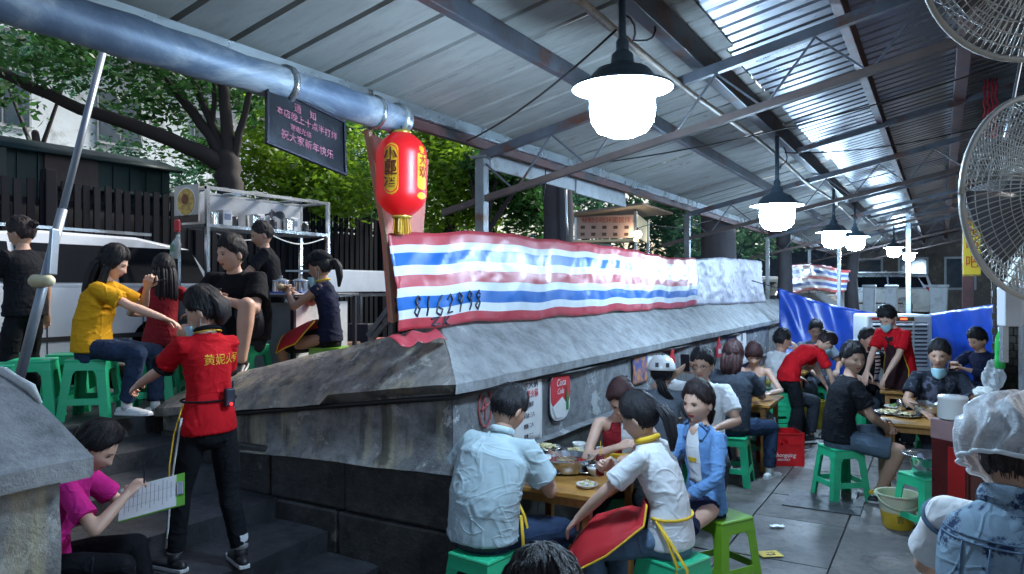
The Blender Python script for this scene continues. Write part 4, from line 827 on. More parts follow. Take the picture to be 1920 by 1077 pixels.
for i, (px, py, d_, w, h) in enumerate(((1630, 540, 17, .33, .5), (1672, 545, 17.5, .33, .45), (1760, 520, 16, .45, .8))):
    q = P(px, py, d_); t = empty('white_bin', (q.x, q.y, .9), 0, ['left pale plastic bin beyond the blue tarpaulin', 'right pale plastic bin beyond the blue tarpaulin', 'tall grey bin beyond the blue tarpaulin at right'][i], 'bin'); MB().box((0, 0, .5), (w*.8, w*.8, 1.0), taper=.85).build('tub', m_white, t, bevel=.03); MB().box((0, 0, 1.02), (w*.88, w*.88, .06)).build('lid', m_white, t, bevel=.02)
q = P(1640, 560, 13.2); tag(MB().grid(lambda u, v: V((q.x-.5+1.3*u, q.y, q.z+.2-.5*v))+V((0, .05*math.sin(u*8), 0)), 12, 6).build('banner_cloth', m_white, solid=.004), 'pale cloth hung just beyond the blue tarpaulin', 'cloth') if False else None
# yellow vertical sign
ys = P(1822, 452, 10.2); sg = empty('yellow_sign', ys, PSI-R(28), 'tall yellow sign with red characters hanging on the dark steel column', 'sign')
MB().box((0, 0, 0), (.21, .03, .97)).build('sign_face', M('sign_yellow', (.72, .5, .03), .4, var=.08), sg, bevel=.004)
for ch, z in (('营', .33), ('业', .12), ('中', -.08), ('吧', -.30)): text(ch, .19, frame((0, -.018, z), (1, 0, 0), (0, 0, 1)), M('sign_red_print', (.5, .04, .02), .5), sg, 'character', sx=.85)
for k in range(2): MB().box((0, -.0, .47-.94*k), (.215, .036, .012)).build('edge_strip', m_rust, sg)

# ------------------------------------------------------------- people
def skinmat(name, c):
    t = NT(name); a = t.noise(9, 4, .6); c_ = t.ramp(a, [(.3, tuple(x*.85 for x in c)), (.7, c)]); n2 = t.noise(60, 2)
    t.set(c_, .5, 0, t.bump(n2, .12, .002)); t.b.inputs['Subsurface Weight'].default_value = .12; t.b.inputs['Subsurface Radius'].default_value = (.02, .008, .005); t.b.inputs['Subsurface Scale'].default_value = .5; return t.m
SK = {'f': skinmat('fair_skin', (.62, .38, .28)), 'm': skinmat('tan_skin', (.50, .29, .20)), 'd': skinmat('deep_tan_skin', (.40, .22, .145))}
def cloth(name, c, var=.14, rough=.85, vs=5, dirt=None):
    t = NT('cloth_'+name); f = t.noise(vs, 6, .65); col = t.ramp(f, [(.3, tuple(x*(1-var) for x in c)), (.7, tuple(min(1, x*(1+var)) for x in c))])
    if dirt: dc, ds, da = dirt; col = t.mix(t.ramp(t.noise(ds, 5, .7), [(.62-da*.3, 0), (.68-da*.3, 1)]), col, dc)
    big = t.noise(3.2, 2, .45, (1.4, 1.4, .8), dist=1.4); cre = t.ramp(big, [(.45, 0), (.5, 1), (.55, 0)]); cre2 = t.ramp(t.noise(4.6, 2, .45, (.8, .8, 1.7), dist=1.2), [(.44, 0), (.5, 1), (.56, 0)])
    n = t.bump(t.noise(5, 2, .5, dist=.6), .35, .03); n = t.bump(cre, .40, .009, n); n = t.bump(cre2, .35, .007, n); n = t.bump(t.noise(420, 2), .2, .001, n)
    return t.set(col, rough, 0, n, Specular_IOR_Level=.14)
def hairmat(name, c):
    t = NT(name); a = t.noise(1.0, 4, .7, (330, 330, 24)); b = t.noise(12, 3)
    return t.set(t.ramp(a, [(.35, tuple(x*.35 for x in c)), (.65, tuple(x*2.2 for x in c))]), .46, 0, t.bump(a, .9, .006), Specular_IOR_Level=.3)
HM = {'black': hairmat('black_hair', (.010, .009, .011)), 'brown': hairmat('brown_hair', (.035, .014, .014)), 'dark': hairmat('dark_brown_hair', (.018, .011, .012))}
m_lip = M('lips', (.34, .10, .09), .4); m_lipr = M('red_lips', (.45, .04, .05), .35); m_eyew = M('eye_white', (.55, .55, .53), .2, bump=0); m_iris = M('eye_dark', (.012, .009, .008), .1, bump=0)
m_mask = M('surgical_mask_blue', (.35, .6, .68), .7, var=.08); m_maskw = M('mask_cord', (.6, .65, .68), .7)
m_sole = M('white_shoe_sole', (.6, .6, .6), .6); m_shoek = M('black_shoe', (.018, .018, .022), .45); m_shoew = M('white_shoe', (.6, .6, .6), .5); m_sock = M('pale_sock', (.5, .5, .52), .8)
m_phone = M('phone_black', (.01, .012, .02), .15); m_trim = M('yellow_trim', (.68, .42, .02), .7); m_apron = M('red_apron', (.42, .008, .014), .75, var=.1, vs=4)
HC = 48; HR = 40
def head_pts():
    th = np.linspace(0.02, PI-.02, HR+1)[:, None]; ph = np.linspace(0, 2*PI, HC, endpoint=False)[None, :]
    x = np.sin(th)*np.sin(ph); y = np.sin(th)*np.cos(ph); z = np.cos(th)*np.ones_like(ph); return x, y, z
def head_shape(x, y, z, female=False, hair=None):
    X = .074*x; Y = np.where(y > 0, .092, .098)*y; Z = .118*z
    sq = 1+.10*np.exp(-((z-.0)/.6)**2)*np.abs(x)*np.sqrt(np.clip(y*y, 0, 1)); X *= sq; Y *= np.where(y > 0, 1+.02*(1-x*x), 1)
    t = np.clip(-z, 0, 1); X *= 1-(.36 if female else .30)*t**1.7*np.where(y > -.2, 1, .6); Y = np.where(y < 0, Y*(1-.42*t**1.2), Y*(1-.06*t**2)); Y += .012*t
    if hair is None:
        def g(cx, cz, sx, sz): return np.exp(-((np.abs(X)-cx)/sx)**2-((Z-cz)/sz)**2)*(y > .0)
        def g0(cz, sx, sz): return np.exp(-(X/sx)**2-((Z-cz)/sz)**2)*(y > 0)
        nz = np.clip((.012-Z)/.046, 0, 1)*(Z > -.038)
        Y += .019*nz**1.2*np.exp(-(X/(.008+.005*nz))**2)*(y > 0)+.004*g0(.008, .007, .012)+.006*g(.011, -.030, .006, .006)
        Y -= .0065*g(.031, .001, .016, .010); Y += .0035*g(.030, .020, .020, .007); Y += .004*g(.042, -.022, .016, .016)
        Y += .0055*g0(-.054, .017, .0042)+.006*g0(-.063, .015, .0048)-.003*g0(-.0585, .022, .0018)+.007*g0(-.094, .016, .012)-.003*g0(-.077, .018, .006)
    return X, Y, Z
def ring_faces(n, m): return [(i*n+k, (i+1)*n+k, (i+1)*n+(k+1) % n, i*n+(k+1) % n) for i in range(m) for k in range(n)]
HF = ring_faces(HC, HR)
def lineh(a, st):
    """hairline height (in head units) at angle a (pi/2 = front)"""
    F = {'short': (.054, .016, -.052), 'crop': (.060, .018, -.046), 'fringe': (.030, .0, -.06), 'long': (.050, -.03, -.12), 'tied': (.066, .016, -.060), 'bangs': (.026, -.02, -.10)}[st]
    d = np.degrees(a); return np.interp(d, [-90, -25, -8, 12, 28, 48, 62, 90], [F[2], F[2], min(F[1], 0)-.01, F[1]-.012, F[1]-.002, F[0]-.016, F[0], F[0]])
def hair_mesh(style, seed, thick, locks=170):
    g = np.random.default_rng(seed); nC, nR = 72, 46
    th = np.linspace(.0005, PI-.02, nR+1)[:, None]; ph = np.linspace(0, 2*PI, nC, endpoint=False)[None, :]
    def surf(th, ph, extra=0):
        x = np.sin(th)*np.sin(ph); y = np.sin(th)*np.cos(ph); z = np.cos(th)+0*ph; X, Y, Z = head_shape(x, y, z, False, True)
        a = np.arctan2(y, np.abs(x)); m = Z-lineh(a, style)+(.006 if style in ('short', 'crop') else .0015)*np.sin(ph*23+seed)*np.sin(ph*9+2*seed); k = np.clip(m/(.055 if style in ('short', 'crop') else .022), 0, 1)
        fade = np.clip(th*1.6, 0, 1); tuft = fade*(.0024*np.sin(ph*31+3*np.sin(ph*7+seed)+th*4)+.0020*np.sin(ph*53+th*9+seed)+(.0055 if style in ('short', 'crop') else .0025)*np.sin(ph*5+2*np.sin(th*5)+seed)*np.sin(th*7+seed+ph*2))
        T = thick*(.55+.75*np.clip(z, -.2, 1))+tuft*np.clip(m/.03, 0, 1)+extra
        T = np.where(m > (-.018 if not isinstance(extra, int) else 0), .0025+T*np.sqrt(k), -.012); L = np.sqrt(X*X+Y*Y+Z*Z); s = 1+T/np.maximum(L, .03); return X*s, Y*s, Z*s, m
    X, Y, Z, m = surf(th, ph); mb = MB(); mb.add(np.stack([X, Y, Z], -1).reshape(-1, 3).tolist(), ring_faces(nC, nR))
    for _ in range(locks):
        p0 = g.uniform(0, 2*PI); t0 = g.uniform(.03, 1.75); n = 5; L = g.uniform(.3, .75); dp = g.normal()*.12
        T_ = t0+L*np.linspace(0, 1, n); P_ = p0+dp*np.linspace(0, 1, n)+0*T_; e = .0015+(.007 if style in ('short', 'crop') else .003)*np.sin(np.linspace(.2, 1, n)*PI*.8)*g.uniform(.3, 1)+g.uniform(0, .003)
        x, y, z, mm = surf(T_, P_, e)
        if (mm < -.017).any(): continue
        w = .0042*np.linspace(1, .15, n); b = len(mb.v)
        for i in range(n):
            dx, dy = math.cos(P_[i])*w[i], -math.sin(P_[i])*w[i]; mb.v += [(x[i]-dx, y[i]-dy, z[i]), (x[i]+dx, y[i]+dy, z[i])]
        for i in range(n-1): mb.f.append((b+2*i, b+2*i+1, b+2*i+3, b+2*i+2)); mb.mi.append(0)
    return mb
def ik(a, b, l1, l2, pole):
    d = b-a; L = d.length; mx = (l1+l2)*.995
    if L > mx: b = a+d*(mx/L); d = b-a; L = mx
    L = max(L, abs(l1-l2)+.01); n = d.normalized(); x = (l1*l1-l2*l2+L*L)/(2*L); h = math.sqrt(max(0, l1*l1-x*x)); p = V(pole); p = (p-n*p.dot(n)).normalized(); return a+n*x+p*h, b
_HC = {}
def hand_geo(pose, side):
    if (pose, side) in _HC: return _HC[(pose, side)]
    curl = {'relax': 24, 'grip': 66, 'flat': 7, 'pinch': 48}[pose]; mb = MB(); X = V((1, 0, 0))*side
    mb.tube([V((0, -.035, 0)), V((0, 0, 0)), V((0, .04, 0)), V((side*-.002, .082, -.003))], [.026, .029, .038, .040], 12, ry=[.021, .018, .015, .013], side=(1, 0, 0), roundend=True)
    for i, (x, L, c0) in enumerate(((.028, .072, -4), (.0095, .080, 0), (-.0095, .074, 4), (-.0275, .058, 9))):
        p = V((side*x, .083-.006*abs(i-1), -.003)); a = R(curl*.5+c0*.6); pts = [V((side*x*.9, .05, -.002)), p]; spread = side*x*.35
        for k, f in enumerate((.45, .30, .25)):
            p = p+V((spread*L*f*6, math.cos(a), -math.sin(a)))*(L*f); pts.append(p); a += R(curl*(.95 if k == 0 else .8))
        mb.tube(pts, [.0095, .0092, .0085, .0078, .0066], 8, roundend=True)
    t = {'relax': (.2, .75, -.45), 'grip': (-.15, .75, -.62), 'flat': (.45, .85, -.1), 'pinch': (.0, .8, -.6)}[pose]
    p = V((side*.030, .018, -.008)); q = p+V((side*.030, .030, -.014)); r = q+V((side*t[0], t[1], t[2])).normalized()*.032; e = r+V((side*(t[0]-.35), t[1], t[2]-.15)).normalized()*.024
    mb.tube([p-V((side*.015, .01, 0)), p, q, r, e], [.012, .0135, .0115, .0095, .0078], 8, roundend=True)
    v, n, f = remesh(mb, .0042, 2); _HC[(pose, side)] = (v, f); return _HC[(pose, side)]
def fix_mesh(name, parts, mats, parent, smooth=True):
    """join (verts, faces, material index) lists into one object"""
    me = bpy.data.meshes.new(name); vs = np.concatenate([np.asarray(p[0], float).reshape(-1, 3) for p in parts]); b = 0; fs = []; mi = []
    for v, f, m in parts:
        fs += [tuple(i+b for i in q) for q in f]; mi += (list(m) if hasattr(m, '__len__') else [m]*len(f)); b += len(v)
    me.from_pydata(vs.tolist(), [], fs); [me.materials.append(m) for m in mats]; me.polygons.foreach_set('material_index', mi); me.polygons.foreach_set('use_smooth', [smooth]*len(fs)); me.update()
    o = bpy.data.objects.new(name, me); COL.objects.link(o); o.parent = parent; return o
def wrinkle(v, n, amp, seed, k=1.0):
    a = snoise(v*np.array([1, 1, 2.2]), 16*k, seed); b = snoise(v*np.array([1.6, 1.6, .8]), 11*k, seed+5); c = snoise(v, 5, seed+9)
    w = v+.03*np.stack([snoise(v, 7, seed+2), snoise(v, 7, seed+3), snoise(v, 7, seed+4)], 1)
    g1 = np.exp(-(snoise(w*np.array([.8, .8, 2.0]), 8, seed+21)/.13)**2); g2 = np.exp(-(snoise(w*np.array([1.6, 1.6, .9]), 7, seed+22)/.12)**2); m1 = np.clip(snoise(v, 6, seed+7)*2, 0, 1); m2 = np.clip(snoise(v, 6, seed+8)*2, 0, 1)
    r = (g1*m1+g2*m2)*.55-.12+a*.06+b*.16+c*.42; return v+n*(amp*r)[:, None]
def person(label, px, d, phi, base=0.0, seat=None, H=1.66, sex='f', fat=1.0, lean=8, slean=0, curve=.5, twist=0, head=(0, 0), hp=(0, 0), skin=None, hair=('tied', 'black'), hairx=None, top=('tee', None), bottom=('pants', None),
           hands=((.18, .38, .75), (-.18, .38, .75)), pose=('relax', 'relax'), palm=((0, 0, -1), (0, 0, -1)), elbow=((1, -.6, -.6), (-1, -.6, -.6)), feet=None, knees=None, shoes=None, group='diners at the tables', xy=None, vox=1.0, eyes=True, lips=None, barefoot=False, tilt=0, hh=0):
    """phi: 0 faces away from the camera, 90 to picture left, -90 right, 180 towards it. targets in the person's own frame (x right, y ahead, z up)"""
    S = H/1.66; q = P(px, 538.5, d); x0, y0 = (q.x, q.y) if xy is None else xy
    root = empty('person', (x0, y0, base), PSI+R(phi), label, 'person', group); female = sex == 'f'; sk = SK[skin or ('f' if female else 'm')]; seed = abs(hash_(label)) % 1000
    up = lambda a: V((math.sin(R(slean))*math.cos(R(a)), math.sin(R(a)), math.cos(R(a))*math.cos(R(slean))))
    pz = (seat+.085) if seat is not None else .90*S; pel = V((0, 0, pz)); wai = pel+up(lean*(1-curve)*.6-(4 if seat else 0))*.17*S; che = wai+up(lean)*.20*S; nb = che+up(lean*(1+curve*.5))*.155*S; nk = nb+up(lean*.6+head[1]*.3)*.048*S
    hd = nk+V((math.sin(R(slean))*.5, math.sin(R(max(-20, lean*.4+head[1]*.6))), math.cos(R(lean*.4+head[1]*.6)))).normalized()*.080*S
    tw = Matrix.Rotation(R(twist), 3, 'Z'); sx = tw@V((1, 0, 0)); sw = (.165 if female else .19)*S*(.5+.5*fat); sh = [nb-up(lean)*.072*S+sx*sw*.93*s for s in (1, -1)]; hip = [pel+V((s*.085*S, 0, -.01)) for s in (1, -1)]
    UA, FA, TH, SHN = .275*S, .245*S, .42*S, .405*S
    F = (.92 if female else 1.04)*fat
    hands = [V(h)*1.0 if h is not None else sh[i]+V((.06*(1, -1)[i], .03, -.50*S)) for i, h in enumerate(hands)]
    arm = []
    for i in (0, 1): e, w = ik(sh[i], hands[i], UA, FA, elbow[i]); arm.append((sh[i], e, w))
    if seat is None: feet = feet or [(.10, .02, .075), (-.10, -.02, .075)]; kp = [(.1, 1, 0), (-.1, 1, 0)]
    else: feet = feet or [(.13, .42, .075), (-.13, .40, .075)]; kp = [(.25, .5, 1), (-.25, .5, 1)]
    if knees: kp = knees
    leg = []
    for i in (0, 1): k_, a_ = ik(hip[i], V(feet[i]), TH, SHN, kp[i]); leg.append((hip[i], k_, a_))
    # --- body: one skin surface
    b = MB(); cw, cd_ = (.135 if female else .155)*F*S, .098*F*S; ww, wd = (.115 if female else .14)*F*S, .085*F*S; pw, pd = (.155 if female else .15)*F*S, .108*F*S
    T_c = [pel-V((0, 0, .06)), pel, wai, che, nb-up(lean)*.085*S, nb-up(lean)*.028*S, nb]; T_x = [pw*.80, pw*.93, ww, cw, sw*.78, .074*S, .056*S]; T_y = [pd*.85, pd, wd, cd_, .070*S*F, .056*S, .050*S]
    b.tube(T_c, T_x, 16, ry=T_y, side=sx, roundend=True); b.tube([nb-up(lean)*.05*S, nk, hd-V((0, 0, .03))], [.056*S, .049*S*(F*.3+.7), .052*S], 12, roundend=True)
    for i in (0, 1):
        s, e, w = arm[i]; b.tube([s-sx*((1, -1)[i]*.025*S), s, s.lerp(e, .4), e], [.044*S*F, .046*S*F, .042*S*F, .035*S*F], 12, roundend=True); b.tube([e, e.lerp(w, .3), w], [.036*S*F, .038*S*F, .024*S], 12, roundend=True)
        h, k, a = leg[i]; b.tube([h, h.lerp(k, .4), k], [.064*S*F, .068*S*F, .052*S*F], 12, roundend=True); b.tube([k, k.lerp(a, .3), a], [.052*S*F, .053*S*F, .035*S], 12, roundend=True)
    v, n, f = remesh(b, .011*vox, 4); parts = [(v, f, 0)]
    for i in (0, 1):
        s, e, w = arm[i]; fwd = (w-e).normalized(); pn = V(palm[i]); y = fwd; z = -(pn-y*pn.dot(y))
        if z.length < 1e-3: z = V((0, 0, 1))
        z.normalize(); x = y.cross(z); m = Matrix((x, y, z)).transposed()
        hv, hf = hand_geo(pose[i], -1 if i == 0 else 1); sc = S*(.96 if female else 1.06); parts.append((np.array(hv)*sc@np.array(m.transposed())+np.array(w), hf, 0))
    # head (turned), in head space then placed; yaw + = turn left, pitch + = look down
    HM_ = Matrix.Rotation(R(hp[0] if False else head[0]), 3, 'Z')@Matrix.Rotation(R(tilt), 3, 'Y')@Matrix.Rotation(-R(head[1]), 3, 'X'); hs = S**.4*1.0*(1.08 if female else 1.12)*(1+hh); A_ = np.array(HM_.transposed())*hs
    X, Y, Z = head_shape(*head_pts(), female); hv = np.stack([X, Y, Z], -1).reshape(-1, 3); fc = [hv[list(q)].mean(0) for q in HF]
    mi = [1 if (abs(c[0]) < .023*(1-abs((c[2]+.059)/.012)**2*.5 if abs(c[2]+.059) < .012 else 0) and -.0675 < c[2] < -.0515 and c[1] > .03) else 0 for c in fc]
    parts.append((hv@A_+np.array(hd), HF, mi))
    for s_ in (1, -1):
        em = MB(); em.sph((s_*.076, -.006, -.012), (.009, .017, .030), 10, 8, Matrix.Rotation(-.25, 3, 'X')@Matrix.Rotation(s_*.35, 3, 'Z')); parts.append((np.array(em.v)@A_+np.array(hd), em.f, 0))
    body = fix_mesh('body', parts, [sk, lips or m_lip], root)
    HW = Matrix.Translation(hd)@(HM_.to_4x4())@Matrix.Scale(hs, 4)
    if eyes:
        for s_ in (1, -1):
            mb = MB(); mb.cur = 0; mb.sph((s_*.031, .0795, .002), (.0125, .006, .0052), 10, 6, Matrix.Rotation(s_*-.22, 3, 'Z')); mb.cur = 1; mb.sph((s_*.031, .0835, .0022), (.0058, .0040, .0048), 8, 6); mb.tube([V((s_*.0175, .0845, .003)), V((s_*.031, .0868, .0082)), V((s_*.045, .0795, .0038))], [.0012, .0019, .0012], 5)
            mb.build('eye', [m_eyew, m_iris], root, smooth=True).matrix_basis = HW
            MB().tube([V((s_*.015, .093, .0185)), V((s_*.031, .0925, .0235)), V((s_*.049, .080, .019))], [.002, .0028, .0012], 6, ry=[.001]*3).build('eyebrow', HM['black'], root, smooth=True).matrix_basis = HW
    st, hcol = hair[0], HM[hair[1]]
    hm = hair_mesh(st, seed, .019 if st != 'crop' else .013, 700 if d < 6 else 220)
    rr = random.Random(seed)
    def strandy(pts, rx, ry, k=14):
        for i in range(k):
            a = rr.uniform(0, 2*PI); c, s_ = math.cos(a), math.sin(a); r = rr.uniform(.45, 1.0); hm.tube([V(p)+V((c*rx[j]*r, s_*ry[j]*r, rr.uniform(-.004, .004))) for j, p in enumerate(pts)], [min(rx[j], ry[j])*.30+.001 for j in range(len(pts))], 5)
    def clump(pts, rx, ry, k=14): hm.tube([V(p) for p in pts], [x*.85 for x in rx], 12, ry=[y*.85 for y in ry], side=(1, 0, 0), roundend=True); strandy(pts, rx, ry, k)
    if hairx == 'long': clump([(0, -.05, .03), (0, -.085, -.05), (0, -.085, -.14), (0, -.07, -.24), (0, -.05, -.33)], [.06, .082, .086, .088, .06], [.03, .034, .034, .03, .018], 40); [clump([(s_*.068, .01, .02), (s_*.078, .0, -.06), (s_*.085, .01, -.15), (s_*.085, .02, -.23)], [.014, .016, .018, .01], [.026, .03, .03, .018], 12) for s_ in (1, -1)]
    if hairx == 'mid': clump([(0, -.05, .03), (0, -.08, -.05), (0, -.075, -.13), (0, -.06, -.19)], [.06, .084, .082, .06], [.032, .036, .032, .02], 40); [clump([(s_*.07, -.01, .01), (s_*.08, -.02, -.06), (s_*.075, -.02, -.14)], [.014, .016, .01], [.026, .03, .02], 10) for s_ in (1, -1)]
    if hairx == 'pony': clump([(0, -.095, .03), (0, -.135, .02), (0, -.155, -.04), (0, -.145, -.13), (0, -.12, -.20)], [.02, .026, .03, .026, .010], [.018, .024, .026, .022, .009], 26)
    if hairx == 'lowpony': clump([(0, -.088, -.04), (.0, -.115, -.08), (.02, -.11, -.14), (.06, -.075, -.19), (.09, -.03, -.24)], [.026, .034, .036, .03, .014], [.022, .028, .028, .024, .012], 30)
    if hairx == 'bun': hm.sph((0, -.115, .035), (.034, .03, .034), 12, 9); strandy([(0, -.09, .03), (.0, -.13, .055), (0, -.14, .02)], [.03, .035, .03], [.01, .01, .02], 16)
    if hairx == 'puff': clump([(0, -.07, .06), (0, -.10, .0), (0, -.09, -.06), (0, -.07, -.09)], [.06, .075, .065, .04], [.035, .04, .035, .02], 30)
    ho = hm.build('hair', hcol, root, smooth=True); ho.matrix_basis = HW
    # --- clothes
    kind, mt = top; seedn = seed
    C = dict(root=root, HW=HW, hd=hd, arm=arm, leg=leg, pel=pel, wai=wai, che=che, nb=nb, up=up, sx=sx, S=S, F=F, sw=sw, pw=pw, pd=pd, cd=cd_, cw=cw, lean=lean, ww=ww, wd=wd, hs=hs, seed=seed)
    if kind:
        c = MB(); ez = {'loose': .033, 'tight': .009, 'tee': .022}.get(kind, .016)*S; hem = pel-V((0, .0, .05 if seat is not None else .07)); nbk = nb-up(lean)*(.012 if kind not in ('tank', 'tube') else .05)*S
        bl = 1.12 if kind == 'loose' else 1.0
        c.tube([hem, pel, wai, che, nb-up(lean)*.088*S, nb-up(lean)*.036*S, nbk] if kind != 'tube' else [hem, pel, wai, che, che+up(lean)*.035*S], [pw*1.07+ez, pw*1.04+ez, ww*1.05*bl+ez, cw*bl+ez, sw*(.86 if kind != 'tank' else .60)+ez*.5, .102*S if kind != 'tank' else .085*S, .070*S] if kind != 'tube' else [pw+ez, pw+ez, ww+ez, cw+ez, cw+ez*.6], 20, ry=[pd*1.08+ez, pd*1.05+ez, wd*1.08*bl+ez, cd_+ez, .082*S*F+ez*.6, .070*S, .060*S] if kind != 'tube' else [pd+ez, pd+ez, wd+ez, cd_+ez, cd_+ez*.5], side=sx)
        if kind in ('tee', 'loose', 'tight'):
            for i in (0, 1):
                s, e, w = arm[i]; c.tube([s-sx*((1, -1)[i]*.085*S), s, s.lerp(e, .35), s.lerp(e, .72)], [.050*S*F, .052*S*F+ez*.35, .054*S*F+ez*.5, .056*S*F+ez*.75], 14)
        if kind == 'cap':
            for i in (0, 1): s, e, w = arm[i]; c.tube([s-sx*((1, -1)[i]*.05*S), s, s.lerp(e, .25)], [.050*S*F, .052*S*F, .052*S*F+ez*.4], 14)
        if kind == 'long':
            for i in (0, 1):
                s, e, w = arm[i]; c.tube([s-sx*((1, -1)[i]*.05*S), s, s.lerp(e, .5), e, e.lerp(w, .5), e.lerp(w, .8)], [.050*S*F, .052*S*F+ez*.4, .051*S*F+ez*.5, .047*S*F+ez*.5, .045*S*F+ez*.3, .038*S*F+ez*.3], 14)
        v, n, f = remesh(c, .0105*vox*(.8 if d < 5 else 1), 6 if d < 5 else 5); v = wrinkle(v, n, .016 if kind != 'tight' else .006, seed)
        so = fix_mesh('shirt', [(v, f, 0)], [mt], root); C['shirt'] = so; C['bvh'] = None
    kind, mt = bottom
    if kind:
        c = MB(); ez = .014*S; c.tube([pel-V((0, 0, .07)), pel, pel+(wai-pel)*.55], [pw*.95+ez, pw+ez*.8, ww*1.05+ez*.4], 18, ry=[pd*.95+ez, pd+ez*.8, wd*1.05+ez*.4], side=(1, 0, 0), roundend=True)
        for i in (0, 1):
            h, k, a = leg[i]
            if kind in ('pants', 'shorts', 'wide'): c.tube([h, h.lerp(k, .5), h.lerp(k, 1.0 if kind != 'shorts' else .86)], [.066*S*F+ez*.5, .074*S*F+ez, (.060 if kind != 'shorts' else .070)*S*F+ez], 14, roundend=(kind != 'shorts'))
            if kind == 'pants': c.tube([k, k.lerp(a, .4), k.lerp(a, .93)], [.056*S*F+ez, .055*S*F+ez, .046*S+ez*.8], 14)
            if kind == 'wide': c.tube([k, k.lerp(a, .4), k.lerp(a, .93)], [.066*S*F+ez, .07*S*F+ez, .075*S+ez], 14)
        if kind == 'skirt':
            km = (leg[0][1]+leg[1][1])/2; hm_ = (leg[0][0]+leg[1][0])/2; sp = (leg[0][1]-leg[1][1]).length/2; c.tube([hm_, hm_.lerp(km, .5), hm_.lerp(km, .88)], [pw+ez, pw*.9+ez*1.2, sp+.075*S+ez], 20, ry=[.10*S+ez, .088*S+ez, .068*S+ez], side=(1, 0, 0))
        v, n, f = remesh(c, .0105*vox, 4); v = wrinkle(v, n, .010, seed+3)
        fix_mesh({'pants': 'trousers', 'wide': 'trousers', 'shorts': 'shorts', 'skirt': 'skirt'}[kind], [(v, f, 0)], [mt], root)
    # --- shoes
    sm, su = shoes or (m_shoek, m_sole)
    for i in (0, 1):
        h, k, a = leg[i]; fw = V((.25*(1, -1)[i], 1, 0)).normalized() if seat is not None or True else V((0, 1, 0)); low = a.z < .16
        pit = 0 if low else -.35
        fw = (fw+V((0, 0, pit))).normalized(); sd_ = V((fw.y, -fw.x, 0)).normalized(); dn = -sd_.cross(fw); dn = dn if dn.z < 0 else -dn
        an = a; so = MB(); ctr = [an-fw*.055+dn*.05, an-fw*.02+dn*.045, an+fw*.06+dn*.05, an+fw*.13+dn*.056, an+fw*.185+dn*.06]
        ctr = [p*1 for p in ctr]; so.tube(ctr, [.030, .036, .038, .042, .026], 12, ry=[.030, .036, .030, .020, .013], side=sd_, roundend=True); so.tube([an+V((0, 0, .03)), an+dn*.04], [.036, .04], 12)
        o = so.build('shoe', sm, root, smooth=True)
        sl = MB(); pl = [(-.085, .0), (-.08, .030), (-.02, .036), (.07, .040), (.14, .046), (.19, .034), (.212, 0)]; pl = pl+[(x, -y) for x, y in pl[-2:0:-1]]
        sl.prism([an+fw*x+sd_*y+dn*.058 for x, y in pl], dn*.022); sl.build('sole', su, o, bevel=.004)
        if not barefoot and bottom[0] in ('shorts', 'skirt', 'pants') and shoes and len(shoes) > 2: pass
    return root, C
from mathutils.bvhtree import BVHTree
def shell(o):
    m = o.data; return BVHTree.FromPolygons([v.co.copy() for v in m.vertices], [tuple(p.vertices) for p in m.polygons])
def hash_(s):
    h = 5
    for ch in s: h = (h*31+ord(ch)) % 1000003
    return h
def on_head(C, mb, name, mats, smooth=True, solid=0):
    o = mb.build(name, mats, C['root'], smooth=smooth, solid=solid); o.matrix_basis = C['HW']; return o
def mask(C, dz=0.0, dy=0.0):
    mb = MB(); mb.grid(lambda u, v: V((.060*math.sin((u-.5)*2.5), .030+.088*math.cos((u-.5)*2.3)*(1-.15*(v-.4)**2)+.012*(1-abs(2*u-1))+dy-.01*max(0, v-.6), -.012-.095*v*(1-.25*abs(2*u-1))-.015*abs(2*u-1)**2*(1-2*v)+dz)), 12, 8)
    o = on_head(C, mb, 'face_mask', m_mask, solid=.003/1); mb = MB()
    for s_ in (1, -1): mb.tube([V((s_*.058, .035+dy, -.03+dz)), V((s_*.074, .01, -.002)), V((s_*.074, -.02, -.01))], .0015, 5); mb.tube([V((s_*.058, .03+dy, -.08+dz)), V((s_*.07, .0, -.045)), V((s_*.074, -.02, -.012))], .0015, 5)
    on_head(C, mb, 'mask_cords', m_maskw)
def glasses(C):
    mb = MB()
    for s_ in (1, -1): mb.tube([V((s_*.031+.021*math.cos(a), .098-.005*abs(math.cos(a)), .0+.016*math.sin(a))) for a in np.linspace(0, 2*PI, 17)], .0014, 5); mb.tube([V((s_*.052, .094, .004)), V((s_*.074, .04, .004)), V((s_*.077, -.01, 0))], .0015, 5)
    mb.tube([V((-.010, .099, .003)), V((.010, .099, .003))], .0014, 5); on_head(C, mb, 'glasses', m_ink)
def cap_hat(C, mat, peak=True):
    mb = MB(); mb.grid(lambda u, v: V((.090*math.sin(v*PI/2)*math.sin(2*PI*u), .112*math.sin(v*PI/2)*math.cos(2*PI*u)-.006, .045+.092*math.cos(v*PI/2))), 28, 8)
    if peak: mb.grid(lambda u, v: V(((.075-.01*v)*math.sin((u-.5)*2.4), .088+.075*v*math.cos((u-.5)*1.6)-.02*abs(2*u-1)**2, .048-.012*v+.006*math.cos((u-.5)*3))), 12, 4)
    return on_head(C, mb, 'cap', mat, solid=.004)
def strip(C, name, pts, w, mat, off=V((0, 0, 0)), th=.004, side=V((1, 0, 0))):
    mb = MB(); pts = [V(p) for p in pts]
    for a, b in zip(pts[:-1], pts[1:]): mb.beam(a, b, w, th, up=(b-a).cross(side) if (b-a).cross(side).length > 1e-4 else V((0, 0, 1)))
    return mb.build(name, mat, C['root'])
